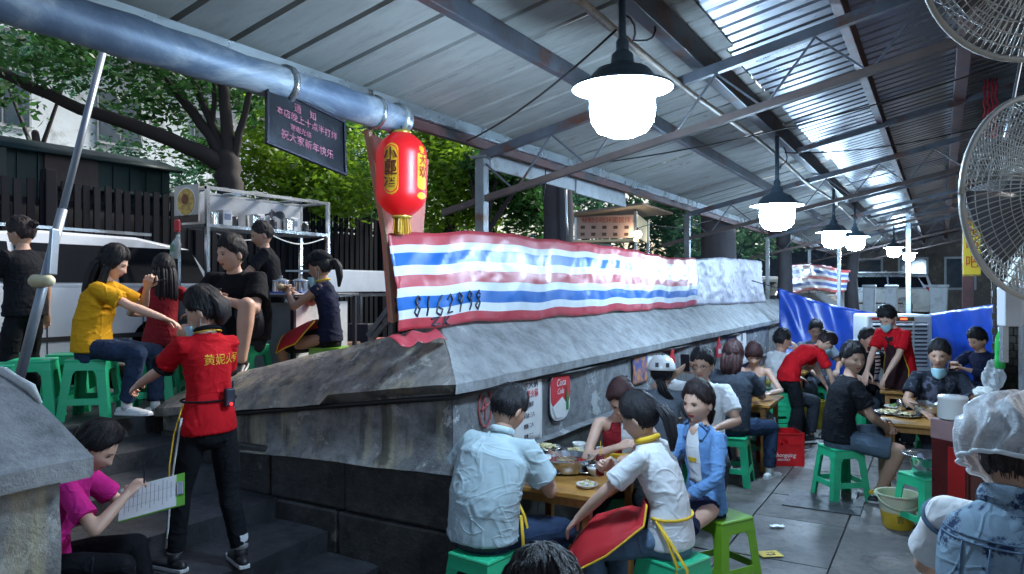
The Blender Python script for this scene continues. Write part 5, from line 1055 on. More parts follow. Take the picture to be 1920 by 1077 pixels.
def apron(C, rows, mat=m_apron, trim=m_trim, n=10, name='apron'):
    """rows: list of (centre point, half width, bulge vector) from chest down; edges carry yellow trim"""
    rs = [(V(c), w, V(b)) for c, w, b in rows]; K = 4; ext = []
    for (c0, w0, b0), (c1, w1, b1) in zip(rs[:-1], rs[1:]):
        for k in range(K): t = k/K; ext.append((c0.lerp(c1, t), w0+(w1-w0)*t, b0.lerp(b1, t)))
    ext.append(rs[-1]); m = len(ext)-1; sx = C['sx']
    def f(u, v):
        c, w, b = ext[min(m, int(round(v*m)))]; s = 2*u-1; return c+sx*(s*w)-b*(s*s)+V((0, .003*math.sin(s*9+v*7), .004*math.sin(s*7+v*11)))
    MB().grid(f, n, m).build(name, mat, C['root'], smooth=True, solid=.005)
    ed = [f(0, j/m) for j in range(m+1)]+[f(i/n, 1) for i in range(1, n+1)]+[f(1, 1-j/m) for j in range(1, m+1)]; MB().tube(ed, .0058, 6).build('apron_trim', trim, C['root'], smooth=True)
def hold(C, i, name, mb, mats, off=(0, .06, -.02), **k):
    o = mb.build(name, mats, C['root'], **k) if False else None
def wrist(C, i): return C['root'].matrix_basis@C['arm'][i][2]
# ------------------------------------------------------------- stools
def plastic(name, c): 
    t = NT(name); a = t.noise(3, 4); b = t.noise(25, 4); k = t.mix(t.ramp(b, [(.55, 0), (.75, .3)]), t.ramp(a, [(.3, tuple(x*.85 for x in c)), (.7, c)]), tuple(x*.5 for x in c)); t.set(k, .3, 0, t.bump(b, .1, .003)); t.b.inputs['Subsurface Weight'].default_value = .25; t.b.inputs['Subsurface Radius'].default_value = (.01, .03, .015); return t.m
m_stool = plastic('stool_green_plastic', (.03, .50, .24)); m_stooly = plastic('stool_lime_plastic', (.16, .36, .02))
def make_stool(mat, H=.46):
    t = empty('plastic_stool', (0, 0, 0), 0, 'x', 'stool', 'plastic stools'); a, b = .125, .175
    mb = MB().box((0, 0, H-.012), (.285, .285, .024)); mb.build('seat', mat, t, bevel=.01)
    for k in range(4):
        r = Matrix.Rotation(k*PI/2, 3, 'Z'); mb = MB()     # skirt under the seat with a hand hold edge
        mb.add([r@V(p) for p in [(-.138, -.139, H-.02), (.138, -.139, H-.02), (.146, -.147, H-.085), (-.146, -.147, H-.085), (-.138, -.133, H-.02), (.138, -.133, H-.02), (.146, -.140, H-.085), (-.146, -.140, H-.085)]], [(3, 2, 1, 0), (4, 5, 6, 7), (0, 1, 5, 4), (1, 2, 6, 5), (2, 3, 7, 6), (3, 0, 4, 7)]); mb.build('skirt', mat, t, bevel=.003)
        z0 = .145; s_ = .160
        MB().add([r@V(p) for p in [(-s_, -s_-.008, z0+.025), (s_, -s_-.008, z0+.025), (s_+.005, -s_-.014, z0-.025), (-s_-.005, -s_-.014, z0-.025), (-s_, -s_, z0+.025), (s_, -s_, z0+.025), (s_+.005, -s_-.006, z0-.025), (-s_-.005, -s_-.006, z0-.025)]], [(3, 2, 1, 0), (4, 5, 6, 7), (0, 1, 5, 4), (1, 2, 6, 5), (2, 3, 7, 6), (3, 0, 4, 7)]).build('crossbar', mat, t, bevel=.003)
        for sx_ in (-1, 1):       # arch corners between skirt and leg
            MB().prism([r@V(p) for p in [(sx_*.146, -.1465, H-.084), (sx_*.060, -.1465, H-.084), (sx_*.100, -.151, H-.14), (sx_*.150, -.154, H-.20)]][::sx_], r@V((0, .006, 0))).build('arch_corner', mat, t)
        mb = MB(); top = [(-.145, -.145), (-.078, -.145), (-.078, -.138), (-.138, -.138), (-.138, -.078), (-.145, -.078)]; bot = [(-.186, -.186), (-.122, -.186), (-.122, -.179), (-.179, -.179), (-.179, -.122), (-.186, -.122)]
        mb.add([r@V((x, y, H-.08)) for x, y in top]+[r@V((x, y, 0)) for x, y in bot], [(i, (i+1) % 6, 6+(i+1) % 6, 6+i) for i in range(6)]+[(5, 4, 3, 2, 1, 0), (6, 7, 8, 9, 10, 11)]); mb.build('leg', mat, t, bevel=.002)
    return t
SG = make_stool(m_stool); SY = make_stool(m_stooly); used = {}
def stool(loc, rz, label, kind='g', sc=1.0):
    src = SG if kind == 'g' else SY; o = src if kind not in used else dup(src); used[kind] = 1; return put(o, loc, rz, label, None, sc)
def seatfor(px, d, base, rz, label, kind='g', sc=1.0, back=0.0):
    q = P(px, 538.5, d); return stool((q.x, q.y, base), PSI+R(rz), label, kind, sc)
# ------------------------------------------------------------- tables and crockery
m_wood = M('varnished_yellow_wood', (.42, .20, .045), .35, var=.35, vs=2.5, scale=(1, 9, 1), bump=.15, bs=14, dirt=((.16, .07, .02), 4, .25)); m_wood2 = M('table_leg_wood', (.36, .17, .045), .45, var=.35, vs=3, scale=(6, 6, .6))
m_soup = M('chili_oil_broth', (.16, .02, .008), .12, var=.5, vs=14); m_soup2 = M('pale_broth', (.4, .3, .14), .15, var=.3); m_china = M('white_china', (.68, .69, .68), .2, var=.03, bump=0); m_green = M('leafy_greens', (.12, .2, .04), .6, var=.5, vs=20); m_meat = M('sliced_meat', (.35, .1, .08), .5, var=.5, vs=18)
m_tofu = M('pale_food', (.6, .5, .28), .6, var=.3, vs=15); m_bottle = M('brown_beer_glass', (.05, .02, .008), .08, bump=0)
def table(loc, w, l, h, label, np_=4):
    t = empty('wooden_table', loc, 0, label, 'table', 'wooden dining tables')
    for k in range(np_): MB().box((0, -l/2+(k+.5)*l/np_, h-.014), (w, l/np_-.003, .028)).build('plank', m_wood, t, bevel=.003)
    for s_ in (-1, 1): MB().box((s_*(w/2-.06), 0, h-.06), (.022, l-.16, .06)).build('rail', m_wood2, t, bevel=.002); MB().box((0, s_*(l/2-.06), h-.06), (w-.16, .022, .06)).build('rail', m_wood2, t, bevel=.002); MB().box((s_*(w/2-.075), 0, h*.42), (.03, l-.19, .045)).build('stretcher', m_wood2, t, bevel=.003)
    for a in (-1, 1):
        for b in (-1, 1): MB().box((a*(w/2-.075), b*(l/2-.075), (h-.03)/2), (.05, .05, h-.03)).build('leg', m_wood2, t, bevel=.005)
    return t
TH_ = .70; T1 = table((.43, .66, 0), .74, .82, TH_, 'varnished table in front, loaded with a hotpot, against the parapet wall'); T2 = table((.66, 4.55, 0), .7, .8, TH_, 'small wooden table by the wall where the bare shouldered woman eats')
T3 = table((2.42, 4.25, 0), .8, .85, .68, 'wooden table with a wide steel hotpot beside the man in denim shorts'); T4 = table((2.30, 6.35, 0), .8, .9, .70, 'wooden table at which the masked waiter in red is working'); T5 = table((.55, 7.6, 0), .7, .8, .72, 'far wooden table laden with plates beside the bending waitress')
m_food = [m_green, m_meat, m_tofu]
def hotpot(loc, r, label, h=.09):
    t = empty('hotpot', loc, 0, label, 'hotpot', 'hotpots on the tables'); MB().lathe([(r*.72, 0), (r*.9, h*.3), (r*.97, h*.8), (r*.98, h), (r*1.1, h+.004), (r*1.1, h+.009), (r*.97, h+.008), (r*.94, h*.8), (r*.85, h*.3)], 40, cap=False).build('pan', m_ss, t, auto=40)
    MB().lathe([(.001, h*.72), (r*.93, h*.72)], 40, cap=False).build('broth', m_soup, t); MB().lathe([(r*.42, h*.3), (r*.42, h*.9), (r*.40, h*.9), (r*.40, h*.3)], 30, cap=False).build('inner_ring', m_ss, t, auto=40); MB().lathe([(.001, h*.74), (r*.395, h*.74)], 30, cap=False).build('clear_broth', m_soup2, t)
    rr = random.Random(int(loc[0]*100)); mb = MB()
    for i in range(34): a = rr.uniform(0, 6.28); q = rr.uniform(.45, .88)*r; mb.box((q*math.cos(a), q*math.sin(a), h*.74), (rr.uniform(.01, .03), rr.uniform(.008, .02), .008), Matrix.Rotation(rr.uniform(0, 3), 3, 'Z')@Matrix.Rotation(.3, 3, 'X'))
    mb.build('chillies', M('dried_chilli', (.3, .02, .01), .4, var=.5), t, kind='stuff')
    for s_ in (-1, 1): MB().tube([V((s_*r*1.02, -.04, h*.7)), V((s_*(r+.05), -.035, h*.75)), V((s_*(r+.05), .035, h*.75)), V((s_*r*1.02, .04, h*.7))], .006, 6).build('handle', m_ss, t, smooth=True)
    return t
def plate(loc, r, mat, label, food=None, seed=0, group='plates on the tables'):
    t = empty('plate', loc, 0, label, 'plate', group); MB().lathe([(r*.55, 0), (r*.6, .003), (r, .022), (r*.98, .026), (r*.58, .008), (.001, .007)], 28, cap=False).build('dish', mat, t, smooth=True)
    if food is not None:
        rr = random.Random(seed); mb = MB()
        for i in range(46): a = rr.uniform(0, 6.28); q = rr.uniform(0, .7)*r; s_ = rr.uniform(.010, .024)*(r/.11); mb.sph((q*math.cos(a), q*math.sin(a), .014+(1-q/r)*.028), (s_, s_*.7, s_*.4), 6, 4, Matrix.Rotation(rr.uniform(0, 3), 3, 'Z')@Matrix.Rotation(rr.uniform(-.8, .8), 3, 'X'))
        mb.build('food', food, t, smooth=True, kind='stuff')
    return t
def bowl(loc, r, label, fill=None):
    t = empty('bowl', loc, 0, label, 'bowl', 'white bowls on the tables'); MB().lathe([(r*.42, 0), (r*.42, .008), (r*.7, .02), (r*.95, .048), (r, .062), (r*.96, .062), (r*.88, .046), (r*.6, .022), (.001, .016)], 26, cap=False).build('dish', m_china, t, smooth=True)
    if fill: MB().lathe([(.001, .045), (r*.86, .045)], 20, cap=False).build('sauce', fill, t)
def chop(a, b, label):
    t = empty('chopsticks', a, 0, label, 'chopsticks'); a = V(a); b = V(b)
    for k in (-1, 1): MB().tube([V((0, 0, k*.004)), (b-a)+V((0, .0, k*.007))], [.0036, .0022], 6).build('stick', m_ply, t)
def can(loc, label, mat, rz=0):
    t = empty('drink_can', loc, rz, label, 'drink can'); MB().lathe([(.022, -.061), (.026, -.055), (.0265, .048), (.022, .060), (.020, .058), (.001, .057)], 22).build('can_body', mat, t, auto=40); MB().lathe([(.0268, -.02), (.0268, .028)], 22, cap=False).build('printed_band', M('print_pale', (.45, .3, .3), .3), t, smooth=True)
def on(px, py, h=TH_): q = G(px, py, h); return (q.x, q.y, h+.001)
p1 = on(1062, 884); hotpot((p1[0], p1[1], TH_), .165, 'wide steel hotpot of broth on the front table')
m_pewter = M('dark_metal_dish', (.13, .12, .12), .25, .8)
for i, (px, py, r, mt, fd, lb) in enumerate(((1046, 889, .075, m_pewter, None, 'small empty dark plate at the near edge of the front table'), (1098, 886, .11, m_ss, m_meat, 'steel plate of sliced meat right of the front hotpot'), (1104, 866, .10, m_ss, m_green, 'steel plate of greens behind the meat plate on the front table'), (1024, 868, .12, m_pewter, m_meat, 'dark dish of food left behind the front hotpot'), (1078, 852, .10, m_china, m_tofu, 'white plate of pale food at the far edge of the front table'))):
    plate(on(px, py), r, mt, lb, fd, i)
plate((.15, .98, TH_+.045), .12, m_pewter, 'large dish with shell food propped high beside the wall on the front table', m_pewter, 4)
plate((.15, .98, TH_+.001), .12, m_china, 'white plate underneath the dish of shells beside the wall', None, 4)
plate((.18, .84, TH_+.09), .11, m_ss, 'steel plate topmost on the pile beside the wall', m_tofu, 7)
bowl(on(1116, 893), .055, 'white bowl at the front edge of the front table'); bowl(on(1132, 857), .058, 'white bowl of reddish sauce near the drinking diner', m_meat); bowl(on(1086, 846), .05, 'white bowl behind the hotpot on the front table', m_soup2)
q = on(1155, 866); cu = empty('chopstick_jar', q, .3, 'squat white plastic container near the can on the front table', 'jar'); MB().box((0, 0, .05), (.085, .085, .10), taper=1.0).build('jar_body', m_china, cu, bevel=.012); MB().box((0, 0, .108), (.09, .09, .014)).build('jar_lid', m_china, cu, bevel=.005); MB().box((.0, -.0436, .045), (.03, .003, .02)).build('label', m_ink, cu)
chop(on(1095, 880), V(on(1150, 866))+V((0, 0, .035)), 'wooden chopsticks resting across the plates on the front table')
for i, (x_, y_, r, mt, fd, lb) in enumerate(((.17, .55, .085, m_china, m_meat, 'white plate of red food by the wall on the front table'), (.20, .36, .08, m_pewter, m_green, 'dark dish of greens at the wall corner of the front table'), (.42, .98, .09, m_ss, m_tofu, 'steel plate at the far middle edge of the front table'), (.68, .42, .065, m_china, m_tofu, 'small white saucer near the right front corner of the front table'), (.60, .95, .07, m_china, m_green, 'small white dish at the far right of the front table'))): plate((x_, y_, TH_+.001), r, mt, lb, fd, i+30)
bowl((.36, .36, TH_+.001), .055, 'white bowl before the man in the pale shirt', m_soup2); bowl((.33, .93, TH_+.001), .05, 'white bowl far side of the front table beside the shells', m_meat)
tag(MB().lathe([(.026, 0), (.03, .0), (.034, .09), (.031, .09)], 18, (.26, .70, TH_+.001)).build('cup', m_china, smooth=True), 'white paper cup by the hotpot on the front table', 'cup')
# T2, T3, T4, T5 dishes
for i, (px, py, h, r, mt, fd, lb) in enumerate(((1392, 738, .70, .10, m_china, m_meat, 'white plate of meat at the left of the wall side table'), (1425, 740, .70, .10, m_china, m_meat, 'white plate of red slices on the wall side table'), (1436, 732, .70, .08, m_ss, m_green, 'steel plate at the right of the wall side table'),
        (1668, 777, .68, .14, m_ss, m_tofu, 'big plate heaped with pale noodles on the table of the man in denim shorts'), (1700, 783, .68, .11, m_ss, m_tofu, 'steel plate of pale slices right of the noodle heap'), (1680, 766, .68, .11, m_china, m_green, 'white plate behind the noodle heap'), (1652, 718, .70, .11, m_ss, None, 'empty steel plate on the table of the masked waiter'), (1690, 722, .70, .09, m_china, m_tofu, 'white plate with leftovers before the masked waiter'),
        (1535, 690, .72, .11, m_china, m_tofu, 'white plate of pale food on the far laden table'), (1518, 694, .72, .09, m_ss, m_green, 'steel plate on the far laden table'))):
    plate(on(px, py, h), r, mt, lb, fd, i+10)
for k in range(5): pass
q = on(1750, 782, .68); hotpot(q, .185, 'wide steel hotpot with a high rim before the smiling man', .12)
q = on(1795, 772, .68); tag(MB().lathe([(.02, 0), (.045, .01), (.05, .1), (.045, .1), (.04, .012)], 20, q, cap=False).build('cup', M('amber_cup', (.45, .22, .02), .15), smooth=True), 'amber glass at the right of the wide hotpot', 'cup')
can(V(on(1668, 728, .70))+V((0, 0, .06)), 'small can standing on the table of the masked waiter', m_ss)
MBc = MB().grid(lambda u, v: V(on(1640, 717, .70))+V((-.05+.3*u, .1-.2*v, .01+.02*abs(math.sin(u*9+v*5)))), 16, 8); tag(MBc.build('blue_plastic_bag', m_btarp, solid=.002), 'flat blue plastic bag on the table of the masked waiter', 'plastic bag')
tag(MB().lathe([(.03, 0), (.04, .01), (.042, .09), (.03, .11)], 18, on(1690, 770, .68)).build('glass_jar', m_ss, smooth=True), 'shiny jar behind the noodle heap', 'jar')
tag(MB().lathe([(.03, 0), (.035, .0), (.04, .07), (.036, .07)], 18, on(1440, 722, .70)).build('glass', M('yellowish_glass', (.4, .32, .08), .1), smooth=True), 'yellowish drinking glass before the bare shouldered woman', 'glass')
bowl(on(1402, 730, .70), .05, 'white bowl on the wall side table'); bowl(on(1735, 764, .68), .05, 'white bowl behind the wide hotpot')
# ------------------------------------------------------------- crates, bucket, bottles, floor litter
def crate(loc, rz, mat, label, sz=(.40, .30, .33), txt=None):
    t = empty('bottle_crate', loc, rz, label, 'crate'); w, l, h = sz; th = .014
    for s_ in (-1, 1):
        for ax in (0, 1):
            a, b = (w, l) if ax == 0 else (l, w); rt = Matrix.Rotation(ax*PI/2, 3, 'Z'); y = s_*b/2
            for bx_, bz, sx_, sz_ in ((0, h-.035, a, .07), (0, .11, a, .22), (-a*.3, h-.105, a*.4, .07), (a*.3, h-.105, a*.4, .07)): MB().box(rt@V((bx_, y, bz)), (sx_, th, sz_), rt).build('side_panel', mat, t)
            for k in (-1, 1): MB().box(rt@V((k*a*.49, y, h/2)), (.02, th*1.8, h), rt).build('corner_rib', mat, t)
            MB().box(rt@V((0, y*1.02, h-.008)), (a, th*1.8, .016), rt).build('rim', mat, t, bevel=.003)
    MB().box((0, 0, .01), (w-.01, l-.01, .02)).build('floor', mat, t)
    for k in range(3): MB().box((-w/2+(k+1)*w/4, 0, h*.35), (.008, l-.02, h*.6)).build('divider', mat, t)
    for k in range(2): MB().box((0, -l/2+(k+1)*l/3, h*.34), (w-.02, .008, h*.58)).build('divider', mat, t)
    if txt:
        m_ = M('crate_white_print', (.75, .72, .7), .5)
        text('Chongqing', .062, frame((0, -l/2-.0085, .115), (1, 0, 0), (0, 0, 1)), m_, t, 'lettering', shear=.25, sx=.9); text('BREWERY', .03, frame((0, -l/2-.0085, .065), (1, 0, 0), (0, 0, 1)), m_, t, 'lettering')
    return t
q = G(1458, 872); crate((q.x, q.y+.12, 0), PSI-R(4), M('crate_red_plastic', (.5, .008, .012), .35, var=.12), 'bright red beer crate with white script standing on the floor', (.40, .30, .35), True)
q = G(1520, 800); crate((q.x, q.y, 0), PSI+R(5), M('crate_yellow_plastic', (.5, .33, .02), .4, var=.15), 'yellow crate on the floor behind the bending waitress', (.36, .28, .36))
q = G(1683, 988); bk = empty('bucket', (q.x, q.y, 0), R(20), 'translucent cream bucket with yellow lower half and a hoop handle', 'bucket'); m_bk = M('bucket_cream', (.55, .58, .42), .3, var=.06, Subsurface_Weight=.2); m_bky = M('bucket_yellow', (.6, .38, .03), .35, var=.15)
MB().lathe([(.105, .0), (.108, .004), (.128, .13)], 32, cap=True).build('lower_half', m_bky, bk, auto=40); MB().lathe([(.128, .131), (.150, .255), (.166, .262), (.166, .272), (.146, .270), (.124, .132)], 32, cap=False).build('upper_half', m_bk, bk, auto=40)
MB().tube([V((.165*math.cos(a), -.02-.15*math.sin(a)*.9, .262-.09*math.sin(a))) for a in np.linspace(0, PI, 17)], .0045, 6).build('handle', m_bk, bk, smooth=True); MB().lathe([(.001, .10), (.12, .10)], 20, cap=False).build('slop', m_soup2, bk)
for s_ in (-1, 1): MB().box((s_*.165, -.0, .255), (.02, .04, .03)).build('handle_lug', m_bk, bk, bevel=.004)
text('吉', .06, frame((-.02, -.131, .09), (1, 0, 0), (0, .1, 1)), M('print_brown', (.12, .07, .03), .6), bk, 'printed_mark')
def bottle(loc, label, mat, h=.25):
    t = empty('bottle', loc, 0, label, 'bottle'); MB().lathe([(.028, 0), (.031, .005), (.031, h*.55), (.014, h*.75), (.012, h*.96), (.014, h*.965), (.014, h)], 20).build('glass_body', mat, t, smooth=True); MB().lathe([(.0315, h*.18), (.0315, h*.45)], 20, cap=False).build('paper_label', M('bottle_label_red', (.35, .1, .06), .6, var=.3), t, smooth=True)
q = G(1655, 905); bottle((q.x, q.y, 0), 'brown beer bottle standing on the floor by the table leg', m_bottle)
q = G(1648, 896); bottle((q.x+.08, q.y+.12, 0), 'second brown bottle half hidden behind the first on the floor', m_bottle)
# stickers and paper scraps
def scrap(px, py, w, l, rz, mat, label, name='paper_scrap', cat='paper'):
    q = G(px, py); return tag(MB().grid(lambda u, v: V((q.x, q.y, .009))+Matrix.Rotation(rz, 3, 'Z')@V(((u-.5)*w, (v-.5)*l, .004+.008*abs(math.sin(u*5+v*3+px)))), 6, 6).build(name, mat, solid=.0015), label, cat)
ys_ = G(1443, 1041); yl = empty('floor_sticker', (ys_.x, ys_.y, .008), PSI+R(8), 'yellow sticker with dark characters lying on the floor', 'sticker'); MB().box((0, 0, .001), (.155, .115, .002)).build('sheet', M('sticker_yellow', (.62, .42, .02), .5, var=.2), yl)
text('小心', .035, frame((.015, .02, .0025), (1, 0, 0), (0, 1, 0)), m_ink, yl, 'print'); text('地滑', .035, frame((.0, -.022, .0025), (1, 0, 0), (0, 1, 0)), m_ink, yl, 'print')
for a in ((1457, 990, .11, .05, .5, m_china, 'small white paper scrap on the floor near the yellow sticker'), (1612, 925, .08, .07, 1.2, m_china, 'crumpled white tissue beside the green stool of the man in denim shorts'), (1715, 870, .10, .07, .4, m_china, 'white tissue under the table of the man in denim shorts'), (1700, 900, .07, .05, 2, m_china, 'small tissue by the table leg'), (1530, 832, .09, .06, .9, m_china, 'white scrap near the feet of the bending waitress'), (1650, 858, .09, .06, .2, m_china, 'tissue on the floor between the table legs'), (1345, 1012, .07, .05, .2, m_ply, 'brownish scrap under the lime stool')): scrap(*a)
# drain cover in the floor
q = G(1545, 945); dc = tag(MB().box((0, 0, .0), (.62, .52, .012)).build('drain_cover', m_stepm, bevel=.004, loc=(q.x, q.y+.02, .006)), 'square stone drain cover set in the floor', 'drain cover')
# ------------------------------------------------------------- posters on the wall
m_paper = M('poster_paper', (.6, .6, .6), .5, var=.08, vs=12); m_pr = M('poster_red', (.5, .02, .03), .5, var=.1); m_prd = M('poster_dark_print', (.03, .03, .05), .6)
def wallq(px, py): return onX(px, py, .008)
def wposter(px0, px1, py0, py1, label, name='poster', mat=None):
    a = wallq(px0, (py0+py1)/2); b = wallq(px1, (py0+py1)/2); zt = wallq((px0+px1)/2, py0).z; zb = wallq((px0+px1)/2, py1).z
    t = empty(name, (.012, (a.y+b.y)/2, (zt+zb)/2), 0, label, 'poster', None); w = b.y-a.y; h = zt-zb
    MB().grid(lambda u, v: V((.004+.006*math.sin(u*6+v*4)*(v), (u-.5)*w, (v-.5)*h)), 8, 10).build('sheet', mat or m_paper, t, smooth=True, solid=.0015); return t, w, h
t, w, h = wposter(960, 1014, 708, 832, 'tall white menu sheet with red and black lines on the parapet wall')
FR = lambda y, z: frame((.012, y, z), (0, 1, 0), (0, 0, 1))
for i, (s_, sz, mt) in enumerate((('重庆火锅', .075, m_prd), ('黄妮老火锅', .062, m_pr), ('本店推荐', .04, m_prd), ('鲜毛肚 三八', .036, m_prd), ('鸭肠 二八', .036, m_prd), ('黄喉 三二', .036, m_prd), ('牛肉 三六', .036, m_prd), ('土豆 一二', .036, m_prd))):
    text(s_, sz, FR(0, h/2-.05-i*.072), mt, t, 'printed_line', sx=.9)
q = wallq(1046, 742); ov = empty('wall_sign', (.02, q.y, q.z), 0, 'rounded red and white drink sign with a green bottle fixed on the parapet wall', 'sign'); w_, h_ = .155, .265
a, b = wallq(1027, 742), wallq(1066, 742); w_ = (b.y-a.y)/2; h_ = (wallq(1046, 694).z-wallq(1046, 790).z)/2
def oval(k, x, name, mat, zc=0, yc=0, hw=1, hh=1):
    MB().prism([V((x, yc+w_*hw*k*math.copysign(abs(math.cos(t))**.75, math.cos(t)), zc+h_*hh*k*math.copysign(abs(math.sin(t))**.6, math.sin(t)))) for t in np.linspace(0, 2*PI, 36, endpoint=False)], (.006, 0, 0)).build(name, mat, ov)
oval(1.0, 0, 'backing', m_prd); oval(.95, .004, 'white_field', m_paper); oval(.93, .007, 'red_field', m_pr, h_*.22, 0, 1.0, .72)
MB().prism([V((.016, y, z)) for y, z in ((-w_*.8, -h_*.35), (w_*.1, -h_*.05), (w_*.8, -h_*.55), (w_*.2, -h_*.85), (-w_*.5, -h_*.8))], (.002, 0, 0)).build('white_swoosh', m_paper, ov)
MB().prism([V((.019, w_*.55+y, z)) for y, z in ((-.018, -h_*.6), (.022, -h_*.6), (.022, -h_*.1), (.008, .03), (.008, .07), (-.004, .07), (-.004, .03), (-.018, -h_*.1))], (.003, 0, 0)).build('green_bottle_print', M('print_green', (.02, .2, .06), .5), ov)
text('Coca', .075, frame((.015, -.0, .10), (0, 1, 0), (0, .25, 1)), m_paper, ov, 'script_lettering', shear=.3); text('Cola', .06, frame((.015, -.01, .035), (0, 1, 0), (0, .25, 1)), m_paper, ov, 'script_lettering', shear=.3)
for i, a in enumerate(((1185, 1212, 668, 720, 'small blue and orange poster under the coping behind the drinking diner'), (1362, 1375, 630, 665, 'narrow dark blue poster under the coping'), (1380, 1398, 622, 685, 'narrow white vertical poster near the bare shouldered woman'), (1212, 1240, 655, 690, 'pale sheet pasted beside the small blue poster'))):
    t, w, h = wposter(*a, mat=[M('poster_blue', (.05, .07, .22), .5, var=.5, vs=12, dirt=((.5, .2, .05), 9, .6)), M('poster_blue2', (.04, .05, .15), .5, var=.5, vs=12), m_paper, m_paper][i])
    if i == 2: [text(c, .11, FR(0, h/2-.09-k*.13), m_prd, t, 'character') for k, c in enumerate('消防通道')]
for i, px in enumerate((1255, 1343)):
    py = (676, 650)[i]; q = wallq(px, py); t = empty('red_signboard', (.03, q.y, q.z), 0, ['bottle shaped red sign on the wall above the helmeted woman', 'small bottle shaped red sign farther along the wall'][i], 'sign', None)
    MB().prism([V((0, y*.75, z*.62)) for y, z in ((-.13, -.22), (.13, -.22), (.13, -.02), (.05, .10), (.05, .2), (-.05, .2), (-.05, .10), (-.13, -.02))], (.02, 0, 0)).build('panel', m_pr, t, bevel=.005); MB().box((.022, 0, -.06), (.004, .12, .06)).build('white_band', m_paper, t)
# ------------------------------------------------------------- air cooler
q = P(1672, 640, 10.6); ac = empty('air_cooler', (q.x, q.y, 0), PSI+R(-4), 'big white evaporative air cooler with dark louvres behind the masked waiter', 'air cooler'); m_ac = M('cooler_white', (.62, .64, .66), .35, var=.05); zt = P(0, 590, 10.4).z
MB().box((0, 0, zt/2), (.90, .5, zt)).build('housing', m_ac, ac, bevel=.03); MB().box((0, -.252, zt-.42), (.74, .01, .62)).build('grille_opening', m_ink, ac)
for k in range(11): MB().box((0, -.262, zt-.70+k*.056), (.74, .03, .024), Matrix.Rotation(.5, 3, 'X')).build('louvre', m_ac, ac)
for k in (-.18, .18): MB().box((k, -.266, zt-.42), (.02, .02, .62)).build('louvre_divider', m_ac, ac)
MB().box((0.02, -.255, zt-.06), (.34, .012, .055)).build('control_strip', M('control_brown', (.12, .07, .03), .3), ac); MB().box((.05, -.263, zt-.06), (.09, .006, .022)).build('red_readout', E('red_led', (1, .06, .02), 3), ac); MB().box((-.33, -.255, zt-.06), (.1, .01, .03)).build('red_logo', m_pr, ac)
MB().box((.458, 0, zt*.55), (.012, .4, zt*.7)).build('side_pad', m_ink, ac)
# ------------------------------------------------------------- dark red cabinet, kettle, basin on stool at right
q = P(1800, 900, 4.85); m_cab = M('dark_red_cabinet', (.07, .01, .01), .3, var=.25); m_cabt = M('pinkish_panel', (.28, .17, .17), .4)
cbn = empty('cabinet', (q.x, q.y, 0), PSI+R(20), 'dark red narrow cabinet at the right with a pale pinkish top band', 'cabinet'); zc = P(0, 806, 4.5).z
MB().box((0, 0, (zc-.13)/2), (.20, .26, zc-.13)).build('body', m_cab, cbn, bevel=.006); MB().box((0, 0, zc-.07), (.21, .27, .13)).build('top_band', m_cabt, cbn, bevel=.006); MB().box((-.104, -.06, (zc-.14)/2), (.012, .12, zc-.2)).build('side_door', M('bright_red_panel', (.3, .012, .012), .35), cbn, bevel=.003); MB().box((0, -.134, zc*.4), (.16, .01, zc*.6)).build('front_door', m_cab, cbn, bevel=.004)
tag(MB().lathe([(.085, 0), (.09, .01), (.088, .13), (.092, .135), (.085, .15)], 26, (q.x-.04, q.y, zc+.002)).build('white_pot', m_china, smooth=True), 'squat white plastic pot standing on the dark red cabinet', 'pot')
q = P(1738, 868, 5.7); stool((q.x, q.y, 0), PSI+R(12), 'green stool carrying a steel basin behind the cream bucket'); bs_ = empty('steel_basin', (q.x, q.y, .461), 0, 'shiny steel basin on the green stool beside the cabinet', 'basin')
MB().lathe([(.09, 0), (.10, .01), (.11, .06)], 30).build('base', m_ss, bs_, auto=40); MB().lathe([(.105, .06), (.13, .12), (.17, .15), (.18, .152), (.17, .156), (.125, .128), (.10, .07)], 30, cap=False).build('bowl', m_ss, bs_, smooth=True)
# crumpled clear bag and green bottle hung on the pillar
def crumple(c, r, seed, n=26): return MB().grid(lambda u, v: V(c)+V((r[0]*math.sin(v*PI)*math.cos(2*PI*u), r[1]*math.sin(v*PI)*math.sin(2*PI*u), r[2]*math.cos(v*PI)))*(1+.35*snoise(np.array([[math.cos(6.28*u)*math.sin(v*PI), math.sin(6.28*u)*math.sin(v*PI), math.cos(v*PI)+seed]]), 2.6, seed)[0]), n, n//2)
def filmmat():
    t = NT('shower_cap_film'); a = t.noise(7, 7, .7, (1, 2.5, 1), dist=1.5); t.set((.8, .84, .88), t.ramp(a, [(.3, .12), (.7, .35)]), 0, t.bump(a, 1.0, .03))
    tr = t.n('ShaderNodeBsdfTransparent'); mx = t.n('ShaderNodeMixShader'); t.l(t.ramp(a, [(.35, .3), (.62, .85)]), mx.inputs[0]); t.l(tr.outputs[0], mx.inputs[1]); t.l(t.b.outputs[0], mx.inputs[2]); t.l(mx.outputs[0], t.out.inputs[0]); return t.m
m_film = filmmat()
q = P(1862, 705, 6.3); tag(crumple(q, (.08, .07, .14), 2, 40).build('plastic_bag', m_film), 'crumpled clear plastic bag hanging left of the brick pillar', 'plastic bag'); q2 = P(1846, 735, 6.3); tag(crumple(q2, (.08, .06, .04), 5).build('paper_napkins', m_china), 'bunch of white napkins below the hanging clear bag', 'napkins')
